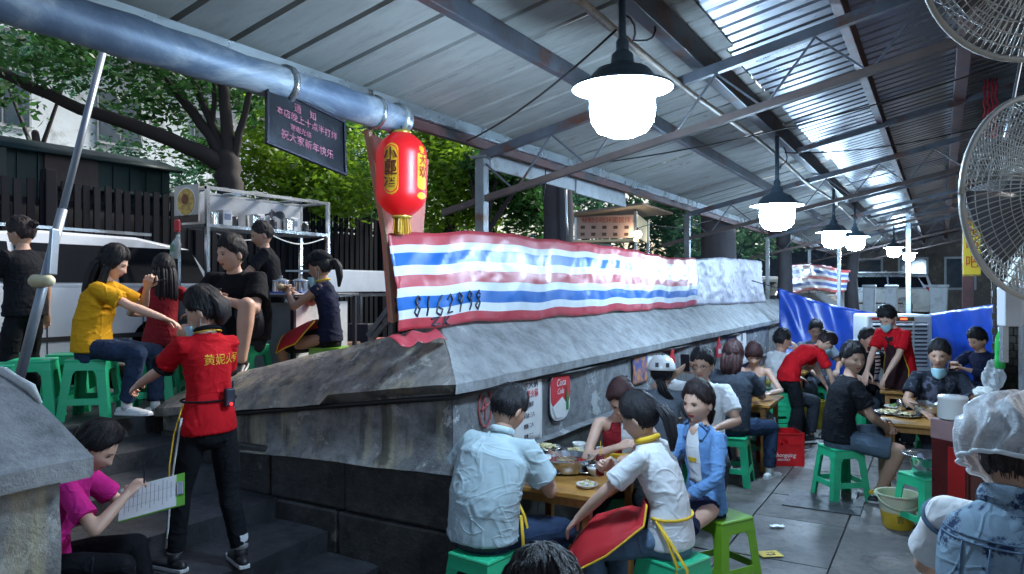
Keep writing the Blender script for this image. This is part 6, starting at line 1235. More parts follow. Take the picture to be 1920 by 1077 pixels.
q = P(1875, 655, 6.0); gb = empty('green_bottle', q, 0, 'green plastic drink bottle hanging at the right edge by the fan stand', 'bottle'); MB().lathe([(.03, -.16), (.038, -.15), (.038, -.06), (.034, -.05), (.038, -.04), (.038, .05), (.03, .1), (.014, .14), (.014, .16)], 18).build('bottle_body', M('bright_green_drink', (.03, .4, .08), .12, bump=0), gb, smooth=True); MB().lathe([(.016, .16), (.016, .18)], 12).build('bottle_cap', m_china, gb); MB().tube([V((0, 0, .18)), V((-.02, 0, .35))], .004, 5).build('string', m_china, gb)
# ------------------------------------------------------------- fans
m_fan = M('fan_wire_grey', (.45, .43, .39), .45, .4, var=.15); m_blade = M('fan_blade', (.10, .10, .11), .4, .3)
def fan(c, R_, axis, label, wires=96, rings=11, th=.0018):
    t = empty('fan', c, 0, label, 'fan', 'large wall fans'); z = V(axis).normalized(); x = z.cross(V((0, 0, 1))).normalized(); y = z.cross(x); M3 = Matrix((x, y, z)).transposed().to_4x4(); t.matrix_basis = Matrix.Translation(V(c))@M3
    for side, nm in ((1, 'front_grille'), (-1, 'rear_grille')):
        mb = MB(); pf = lambda r: side*(.09*(1-(r/R_)**3)*(1 if side == 1 else .9))
        for k in range(wires): a = 2*PI*k/wires; mb.tube([V((r*math.cos(a+side*.3*(r/R_)), r*math.sin(a+side*.3*(r/R_)), pf(r))) for r in np.linspace(.07, R_, 8)], th, 4)
        for k in range(rings): r = R_*(k+1)/rings; mb.tube([V((r*math.cos(a), r*math.sin(a), pf(r))) for a in np.linspace(0, 2*PI, 49)], th*1.1, 4)
        mb.build(nm, m_fan, t, smooth=True)
    MB().tube([V((R_*math.cos(a), R_*math.sin(a), 0)) for a in np.linspace(0, 2*PI, 65)], .010, 8).build('rim_ring', m_fan, t, smooth=True); MB().lathe([(.07, .075), (.072, .085), (.03, .098)], 24).build('hub_cap', m_fan, t, smooth=True); MB().lathe([(.075, -.22), (.085, -.1), (.05, -.02), (.03, .05)], 20).build('motor', m_blade, t, smooth=True)
    for k in range(3): a = 2*PI*k/3+.4; MB().grid(lambda u, v: V(((.05+(R_*.86-.05)*u)*math.cos(a+(v-.5)*(1.2-.3*u)), (.05+(R_*.86-.05)*u)*math.sin(a+(v-.5)*(1.2-.3*u)), .03*(v-.5)*2)), 8, 6).build('blade', m_blade, t, smooth=True, solid=.003)
    return t
fc = P(1952, 372, 2.45); ax = (V((fc.x, fc.y, 0))-V((CAM.x, CAM.y, 0))).normalized(); ax = Matrix.Rotation(R(52), 3, 'Z')@(-ax)
fan(fc, .335, ax, 'big round wire caged fan at the right edge, facing the tables')
fc2 = P(1985, -150, 2.2); ax2 = Matrix.Rotation(R(35), 3, 'Z')@(-(V((fc2.x, fc2.y, 0))-V((CAM.x, CAM.y, 0))).normalized())+V((0, 0, -.45)); fan(fc2, .40, ax2, 'second wire caged fan cut off by the top right corner')
fb_ = P(1893, 575, 2.62); fx = empty('fan_stand', (fb_.x, fb_.y, 0), PSI, 'pale box and pole of the stand under the big fan', 'fan stand'); MB().box((0, 0, fb_.z), (.062, .05, .14)).build('control_box', M('pale_box_plastic', (.55, .57, .6), .4, var=.06), fx, bevel=.006)
MB().beam(V((.05, .0, 0)), V((.05, 0, 2.0)), .022, .022).build('pole', m_galv, fx); MB().beam(V((.0, .0, fb_.z+.07)), V((.04, 0, 2.0)), .03, .03).build('neck', m_fan, fx); MB().lathe([(.2, 0), (.19, .03), (.03, .06)], 24, (.05, 0, 0)).build('foot', m_fan, fx)
MB().beam(V((.0, .03, fb_.z-.2)), V((.0, .03, fb_.z-.07)), .02, .02).build('bracket', m_galv, fx)
wf = P(1895, 150, 3.2); tag(MB().tube([P(1925, 60, 3.4), P(1905, 160, 3.2), P(1885, 260, 3.0)], .007, 6).build('cable', m_galv, smooth=True), 'pale cable slanting down to the big fan', 'cable')
rb = empty('red_string_decoration', P(1846, 150, 6.5), 0, 'dim red dangling decoration high at the right', 'decoration')
for k in range(4): MB().tube([V((.03*k+.01*math.sin(j*2.1+k), .0, -.04*j)) for j in range(14)], .008, 5).build('red_strand', M('dim_red_tinsel', (.3, .01, .02), .3), rb, smooth=True)
# dark sheet wall above the brick wall at the right
MB().box((BX+.3, 9.5, 3.9), (.1, 13, 1.2)).build('upper_boarding', M('dark_boarding', (.02, .02, .028), .4, var=.5), bw)

lit = MB(); rr = random.Random(12)
for i in range(420):
    x_, y_ = rr.uniform(.1, 3.4), rr.uniform(-.6, 7.5); k = rr.random()
    if k < .35: lit.box((x_, y_, .010), (rr.uniform(.05, .09), .0028, .0028), Matrix.Rotation(rr.uniform(0, 3), 3, 'Z'))
    else: lit.sph((x_, y_, .009), (rr.uniform(.003, .011), rr.uniform(.003, .008), .0025), 6, 4)
tag(lit.build('floor_crumbs', M('crumb_scraps', (.35, .28, .18), .8, var=.6, vs=30), kind='stuff'), 'toothpicks, crumbs and food scraps scattered over the stone floor', 'litter')
# ------------------------------------------------------------- the cast
C_ = cloth; k_red = C_('polo_red', (.5, .008, .015)); k_black = C_('black', (.009, .010, .013)); k_dgrey = C_('dark_grey', (.035, .042, .055)); k_pale = C_('pale_blue', (.42, .52, .55), vs=3); k_white = C_('white', (.66, .67, .68)); k_yel = C_('mustard', (.58, .29, .012)); k_jean = C_('jeans', (.02, .035, .07), vs=14, var=.35)
k_den = C_('denim', (.11, .17, .25), var=.3); k_lden = C_('light_denim', (.2, .28, .35), var=.35, dirt=((.02, .035, .08), 16, .28)); k_pink = C_('magenta', (.55, .02, .21)); k_navy = C_('navy', (.012, .016, .04)); k_blue = C_('sky_blue', (.14, .28, .52)); k_grey = C_('grey', (.13, .15, .18)); k_camo = C_('camo', (.02, .025, .035), dirt=((.1, .1, .14), 9, .35)); k_dred = C_('dull_red', (.28, .02, .03)); k_lgrey = C_('shorts_grey_blue', (.10, .14, .19), var=.25)
DOWN = (0, 0, -1); shk = (m_shoek, m_sole); shw = (m_shoew, m_sole)
UP = 'people on the upper terrace'
# waitress standing on the stairs, red polo with yellow lettering on the back
r, C = person('waitress in red polo with yellow back lettering standing on the stone steps', 392, 4.19, 50, .30, None, 1.57, 'f', 1.0, lean=4, head=(36, 20), hair=('tied', 'black'), hairx='puff', top=('tee', k_red), bottom=('pants', k_black),
    hands=((.16, .38, 1.0), (-.20, .44, 1.03)), elbow=((.3, -.8, -1), (-.3, -.5, -1)), pose=('relax', 'pinch'), feet=[(.16, -.06, .075), (-.13, .14, .075)], group='waiting staff in red', palm=(DOWN, (.6, 0, -.6)), shoes=shk)
mask(C, -.035, .004)
def back_text(C, body, size, y0, z0, hw, mat, side=-1, name='back_lettering'):
    """letters laid on the shirt surface at the back: find the surface with a ray"""
    bv = shell(C['shirt'])
    def wrap(co):
        loc, nn, _, _ = bv.ray_cast(V((hw[0]+co.x, side*1.0, z0+co.y)), V((0, -side, 0))); return (loc+nn*(.003+co.z)) if loc else V((co.x, side*.12, z0+co.y))
    c = text(body, size, Matrix.Identity(4), mat, C['root'], name, wrap=None)
    for v in c.data.vertices: v.co = wrap(V((-v.co.x if side > 0 else v.co.x, v.co.y, v.co.z)))
    return c
back_text(C, '黄妮火锅', .062, 0, 1.19, (.05, 0), M('yellow_lettering', (.75, .42, .03), .6))
for i in (0, 1): s, e, w = C['arm'][i]; p = s.lerp(e, .70); MB().tube([p, s.lerp(e, .77)], [.070, .072], 20).build('black_cuff', k_black, r, smooth=True)
MB().tube([C['nb']+V((.062*math.cos(a), .058*math.sin(a)-.006, .012-.018*math.sin(a))) for a in np.linspace(0, 2*PI, 20)], .013, 8).build('collar', k_black, r, smooth=True); MB().tube([C['nb']+V((.078*math.cos(a), .074*math.sin(a)-.006, -.006-.018*math.sin(a))) for a in np.linspace(PI, 2*PI, 14)], .0035, 6).build('collar_piping', m_trim, r, smooth=True)
h, k, a = C['leg'][1]; MB().tube([h+V((-.082, -.01, .04)), h.lerp(k, .5)+V((-.080, -.012, 0)), k+V((-.064, -.012, 0)), k.lerp(a, .5)+V((-.060, -.012, 0)), a+V((-.052, -.008, .06))], .006, 6, ry=[.006]*5).build('white_side_stripe', k_white, r, smooth=True)
MB().tube([C['pel']+V((-.15, .0, .10)), C['pel']+V((-.185, .03, -.06)), C['pel']+V((-.20, .05, -.22)), C['pel']+V((-.215, .03, -.33))], .010, 6, ry=[.004]*4).build('yellow_apron_tie', m_trim, r, smooth=True)
bp = C['wai']+V((.05, -.135, -.03)); mb = MB().box(bp, (.055, .035, .10)); mb.build('radio', m_ink, r, bevel=.008); MB().tube([bp+V((.02, 0, .05)), bp+V((.02, 0, .09))], .006, 6).build('radio_antenna', m_ink, r); MB().sph(bp+V((0, -.02, -.035)), .009, 8, 6).build('radio_light', E('radio_red', (1, .02, .02), 2), r)
MB().tube([C['wai']+V((.145*math.cos(a)*1.05, .118*math.sin(a), -.045)) for a in np.linspace(0, 2*PI, 30)], .006, 6).build('belt_cord', k_black, r, smooth=True)
for i in (0, 1): h, k, a = C['leg'][i]; MB().tube([a+V((0, 0, .10)), a+V((0, 0, .02))], [.040, .042], 12).build('sock', m_sock, r, smooth=True)
# girl in magenta with clipboard
hp_ = P(150, 538, 3.75); r, C = person('girl in a magenta T-shirt writing on a clipboard, seated low on the steps', 82, 3.68, -74, .15, .30, 1.56, 'f', 1.02, lean=26, head=(-8, 34), hair=('tied', 'black'), hairx='lowpony', top=('tee', k_pink), bottom=('pants', k_black),
    hands=((.10, .40, .72), (-.12, .46, .66)), pose=('pinch', 'flat'), elbow=((1, -.3, -1), (-1, -.3, -1)), feet=[(.12, .42, .0), (-.14, .46, .0)], palm=((-.3, 0, -1), (0, 0, 1)), shoes=shk, group='waiting staff in red' if 0 else None)
w = r.matrix_basis@V((0.03, .50, .675)); cl = empty('clipboard', w, 0, 'white order sheet on a clipboard with a green clip held by the girl in magenta', 'clipboard'); cl.matrix_basis = Matrix.Translation(w)@Matrix.Rotation(PSI+R(-74), 4, 'Z')@Matrix.Rotation(R(12), 4, 'X')@Matrix.Rotation(R(34), 4, 'Y')
MB().box((0, 0, 0), (.22, .31, .004)).build('board', M('clipboard_green', (.12, .35, .03), .35), cl); MB().box((0, -.02, .004), (.21, .27, .003)).build('paper', m_paper, cl); MB().box((0, .135, .008), (.09, .03, .012)).build('clip', m_ss, cl, bevel=.003)
for k in range(12): MB().box((-.01, -.13+k*.02, .0058), (.17-.03*(k % 3), .003, .0005)).build('written_line', m_grey if False else M('print_grey', (.25, .25, .28), .8), cl)
for k in (-.03, .03): MB().box((k, -.02, .0058), (.001, .25, .0005)).build('ruled_line', M('print_grey', (.25, .25, .28), .8), cl)
pw_ = r.matrix_basis@V((.08, .47, .76)); tag(MB().tube([pw_, pw_+V((.03, -.02, .11))], .004, 8).build('pen', m_ink), 'pen in the hand of the girl in magenta', 'pen')
# woman in mustard
r, C = person('long haired woman in a mustard T-shirt and jeans sitting sideways on a green stool', 172, 5.65, -82, .90, .47, 1.66, 'f', 1.06, lean=16, head=(0, 22), hair=('long', 'black'), hairx='long', top=('loose', k_yel), bottom=('pants', k_jean), hands=((.10, .56, .76), (-.12, .36, 1.0)), pose=('relax', 'grip'), elbow=((1, -.3, -.8), (-1, 0, -1)), feet=[(.14, .30, .12), (-.12, .42, .075)], palm=(DOWN, (0, .3, 1)), shoes=shw, group=UP)
def phone(C, i, label, off=(0, .10, -.03), rz=0, rx=0):
    w = C['root'].matrix_basis@(C['arm'][i][2]+V(off)); t = empty('mobile_phone', w, 0, label, 'phone'); t.matrix_basis = Matrix.Translation(w)@Matrix.Rotation(C['root'].rotation_euler.z+rz, 4, 'Z')@Matrix.Rotation(rx, 4, 'X')
    MB().box((0, 0, 0), (.074, .15, .008)).build('phone_body', m_phone, t, bevel=.003); MB().box((0, 0, .0045), (.068, .14, .001)).build('screen', M('phone_screen', (.2, .24, .3), .1, var=.3), t)
phone(C, 1, 'phone in the raised hand of the woman in mustard', (0, .07, .04), 0, R(15))
r, C = person('dark haired girl in dull red top with her back turned on the terrace', 303, 6.5, 15, .90, .45, 1.6, 'f', 1.0, lean=12, head=(20, 15), hair=('long', 'black'), hairx='long', top=('tee', k_dred), bottom=('pants', k_jean), group=UP)
# man in black with phone
r, C = person('broad man in black T-shirt and shorts holding a phone at the terrace edge', 458, 6.5, 168, .90, .50, 1.86, 'm', 1.14, hh=.08, lean=20, head=(-26, 8), hair=('short', 'black'), top=('loose', k_black), bottom=('shorts', k_dgrey), hands=((.06, .36, .86), (-.04, .40, .90)), pose=('grip', 'grip'), elbow=((1, -.2, -.6), (-1, -.2, -.6)), feet=[(.20, .30, .20), (-.24, .42, .40)], palm=((-1, 0, .2), (1, 0, .2)), shoes=shk, skin='f', group=UP)
phone(C, 1, 'phone held by the broad man in black', (.03, .06, .05), R(60), R(30))
r, C = person('man in a black T-shirt standing behind the seated man at the food stall', 508, 7.8, 105, .90, None, 1.66, 'm', 1.0, lean=8, head=(10, 15), hair=('crop', 'black'), top=('tee', k_black), bottom=('pants', k_dgrey), hands=((.2, .4, 1.0), (-.2, .42, 1.0)), group=UP)
r, C = person('waitress in a black cap and red lap apron eating, seated facing left', 618, 6.7, 84, .90, .47, 1.62, 'f', 1.0, lean=10, head=(0, 14), hair=('tied', 'black'), hairx='pony', top=('cap', k_navy), bottom=('skirt', k_black), hands=((.08, .40, .96), (-.06, .36, .94)), pose=('grip', 'grip'), elbow=((1, 0, -1), (-1, 0, -1)), feet=[(.10, .46, .075), (-.08, .34, .075)], palm=((-1, 0, 0), (1, 0, 0)), skin='d', group=UP)
cap_hat(C, k_black); mask(C, -.05, -.004)
km = (C['leg'][0][1]+C['leg'][1][1])/2; apron(C, [(C['wai']+V((-.02, .13, -.02)), .17, V((0, .06, 0))), (C['pel']+V((-.04, .20, .125)), .26, V((0, 0, .17))), (km+V((-.04, -.02, .125)), .26, V((0, 0, .16)))])
MB().tube([C['nb']+V((.06*math.cos(a), .06*math.sin(a), .0-.012*math.sin(a))) for a in np.linspace(0, 2*PI, 18)], .010, 6).build('apron_strap', m_trim, r, smooth=True)
w = r.matrix_basis@V((0, .46, 1.0)); tag(MB().sph(w, (.045, .035, .03), 12, 8).build('bun', m_tofu, smooth=True), 'pale bun in the hands of the capped waitress', 'bun')
r, C = person('woman in black with a short bun standing at the far left by the white car', 48, 6.0, 70, .90, None, 1.54, 'f', 1.05, lean=4, head=(15, 18), hair=('tied', 'dark'), hairx='bun', top=('loose', k_black), bottom=('wide', k_black), hands=((.22, .05, .78), (-.16, .36, .95)), shoes=shw, skin='m', group=UP)
# --- front table
r, C = person('man in a pale blue shirt seen from behind eating at the front table', 905, 4.12, -38, 0, .47, 1.74, 'm', 1.08, lean=24, head=(-6, 30), hair=('crop', 'black'), top=('loose', k_pale), bottom=('pants', k_jean), hands=((.10, .40, .90), (-.20, .36, .74)), pose=('pinch', 'relax'), elbow=((.5, .2, -1), (-1, -.3, -.6)), feet=[(.20, .30, .075), (-.15, .25, .075)], palm=((-1, 0, -.3), DOWN), shoes=shk)
w = r.matrix_basis@V((.10, .49, .92)); chop(w, w+V((.10, .16, -.10)), 'chopsticks in the hand of the man in the pale shirt'); 
MB().tube([C['pel']+V((.185*math.cos(a), .150*math.sin(a)-.0, -.045+.02*math.sin(a))) for a in np.linspace(0, 2*PI, 32)], .012, 8, ry=[.016]*32).build('belt', m_ink, r, smooth=True); MB().tube([C['nb']+V((.062*math.cos(a), .056*math.sin(a)-.004, .012-.02*math.sin(a))) for a in np.linspace(0, 2*PI, 22)], .012, 8, ry=[.020]*22).build('collar', k_pale, r, smooth=True)
s_ = C['leg'][0][0]; MB().tube([C['pel']+V((.17, .10, .16)), C['pel']+V((.215, .10, .09)), C['pel']+V((.225, .13, -.02)), C['pel']+V((.235, .11, -.16))], .011, 6, ry=[.005]*4).build('yellow_apron_tie', m_trim, r, smooth=True); MB().tube([C['pel']+V((.20, .09, .09)), C['pel']+V((.225, .07, .0)), C['pel']+V((.245, .06, -.14))], .010, 6, ry=[.005]*3).build('yellow_apron_tie', m_trim, r, smooth=True)
r, C = person('ponytailed woman in a white T-shirt and yellow edged red apron at the front table', 1258, 4.02, 58, 0, .47, 1.66, 'f', 1.0, lean=20, head=(-4, 20), hair=('tied', 'black'), hairx='pony', top=('tee', k_white), bottom=('pants', k_den), hands=((.14, .40, .84), (-.20, .52, .56)), pose=('grip', 'relax'), elbow=((1, 0, -1), (-1, -.2, .2)), feet=[(.12, .36, .075), (-.14, .32, .075)], palm=((-1, 0, 0), (.2, 0, -1)), shoes=shw)
km = (C['leg'][0][1]+C['leg'][1][1])/2; apron(C, [(C['wai']+V((0, .135, .02)), .15, V((0, .06, 0))), (C['wai']+V((-.01, .165, -.08)), .21, V((0, .10, 0))), (C['pel']+V((-.03, .25, .115)), .30, V((0, .02, .17))), (km+V((-.04, .02, .135)), .33, V((0, .02, .22))), (km+V((-.04, .16, -.04)), .32, V((0, .08, .16)))])
MB().tube([C['nb']+V((.062*math.cos(a), .06*math.sin(a)-.004, .010-.02*math.sin(a))) for a in np.linspace(0, 2*PI, 22)], .012, 8, ry=[.016]*22).build('apron_strap', m_trim, r, smooth=True); MB().tube([C['nb']+V((.066*math.cos(a), .064*math.sin(a)-.004, .012-.02*math.sin(a))) for a in np.linspace(0, 2*PI, 22)], .006, 6).build('apron_strap', m_apron, r, smooth=True)
for dx in (-.10, -.05): MB().tube([C['wai']+V((-.15, .02, -.06)), C['pel']+V((-.19, -.04+dx*.3, .02)), C['pel']+V((-.20, -.06+dx, -.10)), C['pel']+V((-.21, -.04+dx, -.22))], .011, 6, ry=[.005]*4).build('yellow_apron_tie', m_trim, r, smooth=True)
MB().tube([V((C['wai'].x+.150*math.cos(a), C['wai'].y+.118*math.sin(a), C['wai'].z-.055)) for a in np.linspace(PI*.85, PI*2.15, 20)], .008, 6).build('waist_tie', m_trim, r, smooth=True)
w = r.matrix_basis@(C['arm'][0][2]+V((-.03, .075, .01))); can(w, 'dark red soda can in the hand of the woman in the red apron', M('can_dark_red', (.16, .02, .03), .25, .5)); tag(MB().tube([w+V((0, 0, .055)), w+V((.0, .01, .14))], .003, 6).build('straw', m_trim), 'yellow straw standing in the soda can', 'straw')
r, C = person('woman in open sky blue shirt and dark skirt on a lime stool', 1322, 4.72, 124, 0, .45, 1.62, 'f', 1.0, lean=8, head=(6, 6), hair=('tied', 'dark'), hairx='lowpony', top=('long', k_blue), bottom=('skirt', k_navy), hands=((.06, .34, .60), (-.08, .30, .61)), pose=('relax', 'relax'), elbow=((1, -.3, -.6), (-1, -.3, -.6)), feet=[(.08, .40, .075), (-.12, .36, .075)], lips=m_lipr, shoes=(m_shoew, m_sole))
so = C['shirt']; 
def front_patch(C, pts, name, mat, off=.004, n=10):
    """cloth panel laid over the shirt front: pts = (z, half width, x centre)"""
    C['bvh'] = C['bvh'] or shell(C['shirt']); bv = C['bvh']
    def f(u, v):
        t = v*(len(pts)-1); i = min(int(t), len(pts)-2); k = t-i; z = pts[i][0]*(1-k)+pts[i+1][0]*k; h = pts[i][1]*(1-k)+pts[i+1][1]*k; c = pts[i][2]*(1-k)+pts[i+1][2]*k; x = c+h*(2*u-1)
        loc, nn, _, _ = bv.ray_cast(V((x, 1.2, z)), V((0, -1, 0))); return loc+nn*off if loc else V((x, .1, z))
    return MB().grid(f, n, 12).build(name, mat, C['root'], smooth=True, solid=.002)
nz, wz = C['nb'].z, C['wai'].z
front_patch(C, [(nz-.0, .045, 0), (nz-.10, .052, 0), (wz+.10, .055, 0), (wz-.03, .05, 0)], 'white_top', k_white, .003); front_patch(C, [(nz+.005, .040, 0), (nz-.045, .030, 0), (nz-.07, .010, 0)], 'bare_neckline', SK['f'], .0055); front_patch(C, [(wz+.13, .03, 0), (wz+.10, .03, 0)], 'yellow_print', m_trim, .006)
for s_ in (-1, 1): front_patch(C, [(nz+.012, .012, s_*.052), (nz-.03, .034, s_*.066), (nz-.10, .010, s_*.062)], 'lapel', k_blue, .010)
MB().tube([V((C['arm'][1][2].x, C['arm'][1][2].y-.02, C['arm'][1][2].z))+V((.0, 0, 0))]+[C['arm'][1][2].lerp(C['arm'][1][1], .08)], .029, 14).build('wristwatch', m_ss, r, smooth=True)
r, C = person('diner in a sleeveless red and white jersey bowed over the front table', 1165, 5.15, 172, 0, .47, 1.66, 'f', .98, lean=22, head=(-8, 40), hair=('tied', 'brown'), hairx='bun', top=('tank', k_dred), bottom=('pants', k_black), hands=((.02, .34, .86), (-.10, .34, .80)), pose=('grip', 'relax'), elbow=((1, .2, -1), (-1, .2, -1)), palm=((-1, 0, 0), DOWN))
front_patch(C, [(C['nb'].z-.06, .035, -.03), (C['wai'].z+.10, .05, -.05), (C['wai'].z-.02, .05, -.06)], 'white_panel', k_white, .004); front_patch(C, [(C['wai'].z+.05, .10, .03), (C['wai'].z-.05, .11, .03), (C['pel'].z+.06, .12, .03)], 'yellow_apron', m_trim, .010)
# --- foreground head of a seated diner
r, C = person('diner in the near foreground whose black hair alone shows at the bottom edge', 1040, 1.72, 12, 0, .36, 1.66, 'm', 1.0, lean=10, head=(8, 12), hair=('short', 'black'), hairx=None, top=('tee', k_grey), bottom=('pants', k_dgrey), vox=1.1)
ho = [c for c in r.children if c.name.startswith('hair')][0]
hm = hair_mesh('short', 77, .026, 2600); o = hm.build('hair_strands', HM['black'], r, smooth=True); o.matrix_basis = C['HW']
# --- middle group along the wall
r, C = person('woman in a white helmet and grey shirt sitting with her back turned', 1240, 6.15, -14, 0, .46, 1.64, 'f', 1.02, lean=8, head=(0, 6), hair=('tied', 'black'), hairx='lowpony', top=('tee', k_grey), bottom=('pants', k_dgrey))
mb = MB(); mb.grid(lambda u, v: V((.105*math.sin(v*PI/2)*math.sin(2*PI*u), .128*math.sin(v*PI/2)*math.cos(2*PI*u)-.004, .012+.125*math.cos(v*PI/2))), 30, 10); on_head(C, mb, 'helmet', m_china, solid=.012); mb = MB(); mb.grid(lambda u, v: V((.112*math.sin((u-.5)*2.6), .115*math.cos((u-.5)*1.9)+.05*v, .022-.01*v)), 12, 3); on_head(C, mb, 'helmet_peak', m_china, solid=.006)
for s_ in (-.03, .05): mb = MB(); mb.box((s_, -.128, .055), (.026, .02, .034)); on_head(C, mb, 'helmet_vent', m_ink, False)
r, C = person('man with glasses in a white T-shirt holding a phone to his ear', 1318, 6.35, 158, 0, .47, 1.74, 'm', 1.0, lean=6, head=(-6, 6), hair=('short', 'black'), top=('tee', k_white), bottom=('pants', k_dgrey), hands=((.16, .16, 1.20), (-.14, .36, .76)), pose=('grip', 'relax'), elbow=((1, .3, -1), (-1, 0, -1)), palm=((-1, 0, .1), DOWN)); glasses(C); phone(C, 0, 'phone pressed to the ear of the man with glasses', (-.035, .01, .06), 0, R(80))
r, C = person('brown haired person in dark grey T-shirt sitting beside the red crate', 1366, 7.25, -34, 0, .47, 1.74, 'm', 1.0, lean=14, head=(0, 18), hair=('long', 'brown'), hairx='mid', top=('loose', k_dgrey), bottom=('pants', k_jean), hands=((.12, .50, .80), (-.16, .42, .78)), feet=[(.30, .34, .075), (-.1, .2, .075)], shoes=shw)
r, C = person('woman with bare shoulders in a strapless top looking down at her food', 1414, 8.2, 160, 0, .46, 1.62, 'f', .96, lean=12, head=(6, 30), hair=('bangs', 'brown'), hairx='bun', top=('tube', k_grey), bottom=('shorts', k_lden), hands=((.20, .42, .80), (-.16, .40, .78)))
r, C = person('man in white T-shirt in profile, hand at mouth, before the blue tarpaulin tip', 1452, 9.2, -78, 0, .48, 1.74, 'm', 1.0, lean=12, head=(0, 10), hair=('crop', 'black'), top=('tee', k_white), bottom=('pants', k_dgrey), hands=((.10, .26, 1.12), (-.12, .36, .76)), elbow=((.6, .5, -1), (-1, 0, -1)))
r, C = person('man in glasses and a grey T-shirt seated before the blue tarpaulin', 1527, 10.6, 176, 0, .5, 1.78, 'm', 1.05, lean=6, head=(-12, 12), hair=('short', 'black'), top=('tee', k_grey), bottom=('pants', k_dgrey), skin='d'); glasses(C)
# bending waitress
r, C = person('waitress in a red shirt and black trousers bending forward over a table', 1478, 8.75, -82, 0, None, 1.60, 'f', 1.04, lean=58, curve=.3, head=(0, 60), hair=('tied', 'dark'), hairx='bun', top=('tee', k_red), bottom=('wide', k_black), hands=((.18, .52, .62), (-.16, .60, .66)), elbow=((1, 0, .4), (-1, 0, .4)), feet=[(.10, .0, .075), (-.12, .26, .075)], group='waiting staff in red', shoes=shk); mask(C)
# man in black looking back
r, C = person('man in black T-shirt and denim shorts looking back from a green stool', 1574, 6.72, -100, 0, .47, 1.80, 'm', 1.04, lean=13, head=(-72, 4), hair=('short', 'black'), top=('tee', k_black), bottom=('shorts', k_lgrey), hands=((.06, .36, .66), (-.08, .38, .66)), elbow=((1, -.2, -.6), (-1, -.2, -.6)), feet=[(.16, .28, .075), (-.10, .40, .10)], shoes=shk, skin='m', palm=((-1, 0, -.3), (1, 0, -.3)))
for i in (0,): h, k, a = C['leg'][i]; MB().box(a+V((-.02, -.03, .02)), (.03, .09, .03), Matrix.Rotation(.4, 3, 'X')).build('yellow_shoe_tab', m_trim, r, bevel=.005)
r, C = person('bearded man in a black and white striped shirt behind the man looking back', 1620, 9.3, 192, 0, .48, 1.74, 'm', 1.0, lean=8, head=(8, 8), hair=('crop', 'black'), top=('tee', k_black), bottom=('pants', k_dgrey), hands=((.2, .4, .76), (-.2, .42, .76)))
front_patch(C, [(C['nb'].z-.03, .05, -.10), (C['wai'].z, .05, -.10)], 'striped_panel', k_white, .003)
for kk in range(6): z = C['nb'].z-.05-kk*.045; front_patch(C, [(z, .052, -.10), (z-.018, .052, -.10)], 'dark_stripe', k_black, .006)
front_patch  # (stripes sit on the panel)
mb = MB(); mb.grid(lambda u, v: V((.052*math.sin((u-.5)*2.4), .020+.078*math.cos((u-.5)*2.2), -.062-.045*v)), 10, 5); on_head(C, mb, 'beard', HM['black'], solid=.006)
r, C = person('masked waiter in a red shirt and dark apron before the air cooler', 1690, 8.75, 112, 0, None, 1.70, 'm', .96, lean=20, head=(8, 38), hair=('short', 'black'), top=('tee', k_red), bottom=('wide', k_black), hands=((.14, .42, .84), (-.12, .44, .80)), elbow=((1, -.3, -.6), (-1, -.3, -.6)), group='waiting staff in red', skin='f'); mask(C, 0, .004)
apron(C, [(C['che']+V((0, .135, .03)), .085, V((0, .03, 0))), (C['wai']+V((0, .15, .04)), .12, V((0, .05, 0))), (C['pel']+V((0, .16, .02)), .17, V((0, .08, 0))), (C['pel']+V((0, .17, -.3)), .17, V((0, .08, 0)))], C_('apron_dark', (.03, .012, .015)), m_trim)
r, C = person('smiling man in a dark patterned shirt with his mask under his chin', 1757, 7.2, 166, 0, .48, 1.74, 'm', 1.02, lean=8, head=(-22, 8), hair=('short', 'black'), top=('tee', k_camo), bottom=('pants', k_dgrey), hands=((.22, .40, .74), (-.2, .40, .74)), skin='m'); mask(C, -.078, -.012)
r, C = person('person in dark clothes sitting far right in front of the blue tarpaulin', 1853, 9.0, 104, 0, .52, 1.72, 'm', 1.0, lean=16, head=(0, 22), hair=('short', 'black'), top=('long', k_navy), bottom=('pants', k_jean), hands=((.12, .40, .96), (-.10, .42, .92)))
# person in plastic cap and denim vest
r, C = person('person in a clear plastic shower cap and light denim vest standing at the right edge', 1868, 1.92, -50, 0, None, 1.56, 'f', 1.12, lean=20, head=(0, 30), hair=('tied', 'dark'), top=('tee', k_white), bottom=('pants', k_lden), hands=((.16, .42, .98), (-.16, .44, 1.0)), pose=('relax', 'relax'), elbow=((1, -.2, -1), (-1, 0, -1)), skin='m')
vest = MB(); up = C['up']; S, F = C['S'], C['F']; vest.tube([C['pel']-V((0, 0, .06)), C['pel'], C['wai'], C['che'], C['nb']-up(18)*.08*S, C['nb']-up(18)*.008], [C['pw']+.040, C['pw']+.038, C['ww']+.038, C['cw']+.036, C['sw']*.92+.014, .085], 20, ry=[C['pd']+.040, C['pd']+.038, C['wd']+.042, C['cd']+.036, .112, .076], side=C['sx'])
v, n, f = remesh(vest, .009, 3); v = wrinkle(v, n, .009, 4); fix_mesh('denim_vest', [(v, f, 0)], [k_lden], r)
for i in (0, 1): s, e, w = C['arm'][i]; u_ = (e-s).normalized(); c0 = s+u_*.015; a1 = u_.cross(V((0, 1, 0))).normalized(); a2 = u_.cross(a1); MB().tube([c0+a1*(.062*math.cos(t))+a2*(.066*math.sin(t)) for t in np.linspace(0, 2*PI, 24)], .008, 6).build('armhole_seam', k_den, r, smooth=True)
MB().tube([C['nb']+V((.075*math.cos(a), .07*math.sin(a)-.004, .014-.02*math.sin(a))) for a in np.linspace(PI*.75, 2.25*PI, 20)], .012, 8, ry=[.028]*20).build('collar', k_lden, r, smooth=True)
g_ = np.random.default_rng(3)
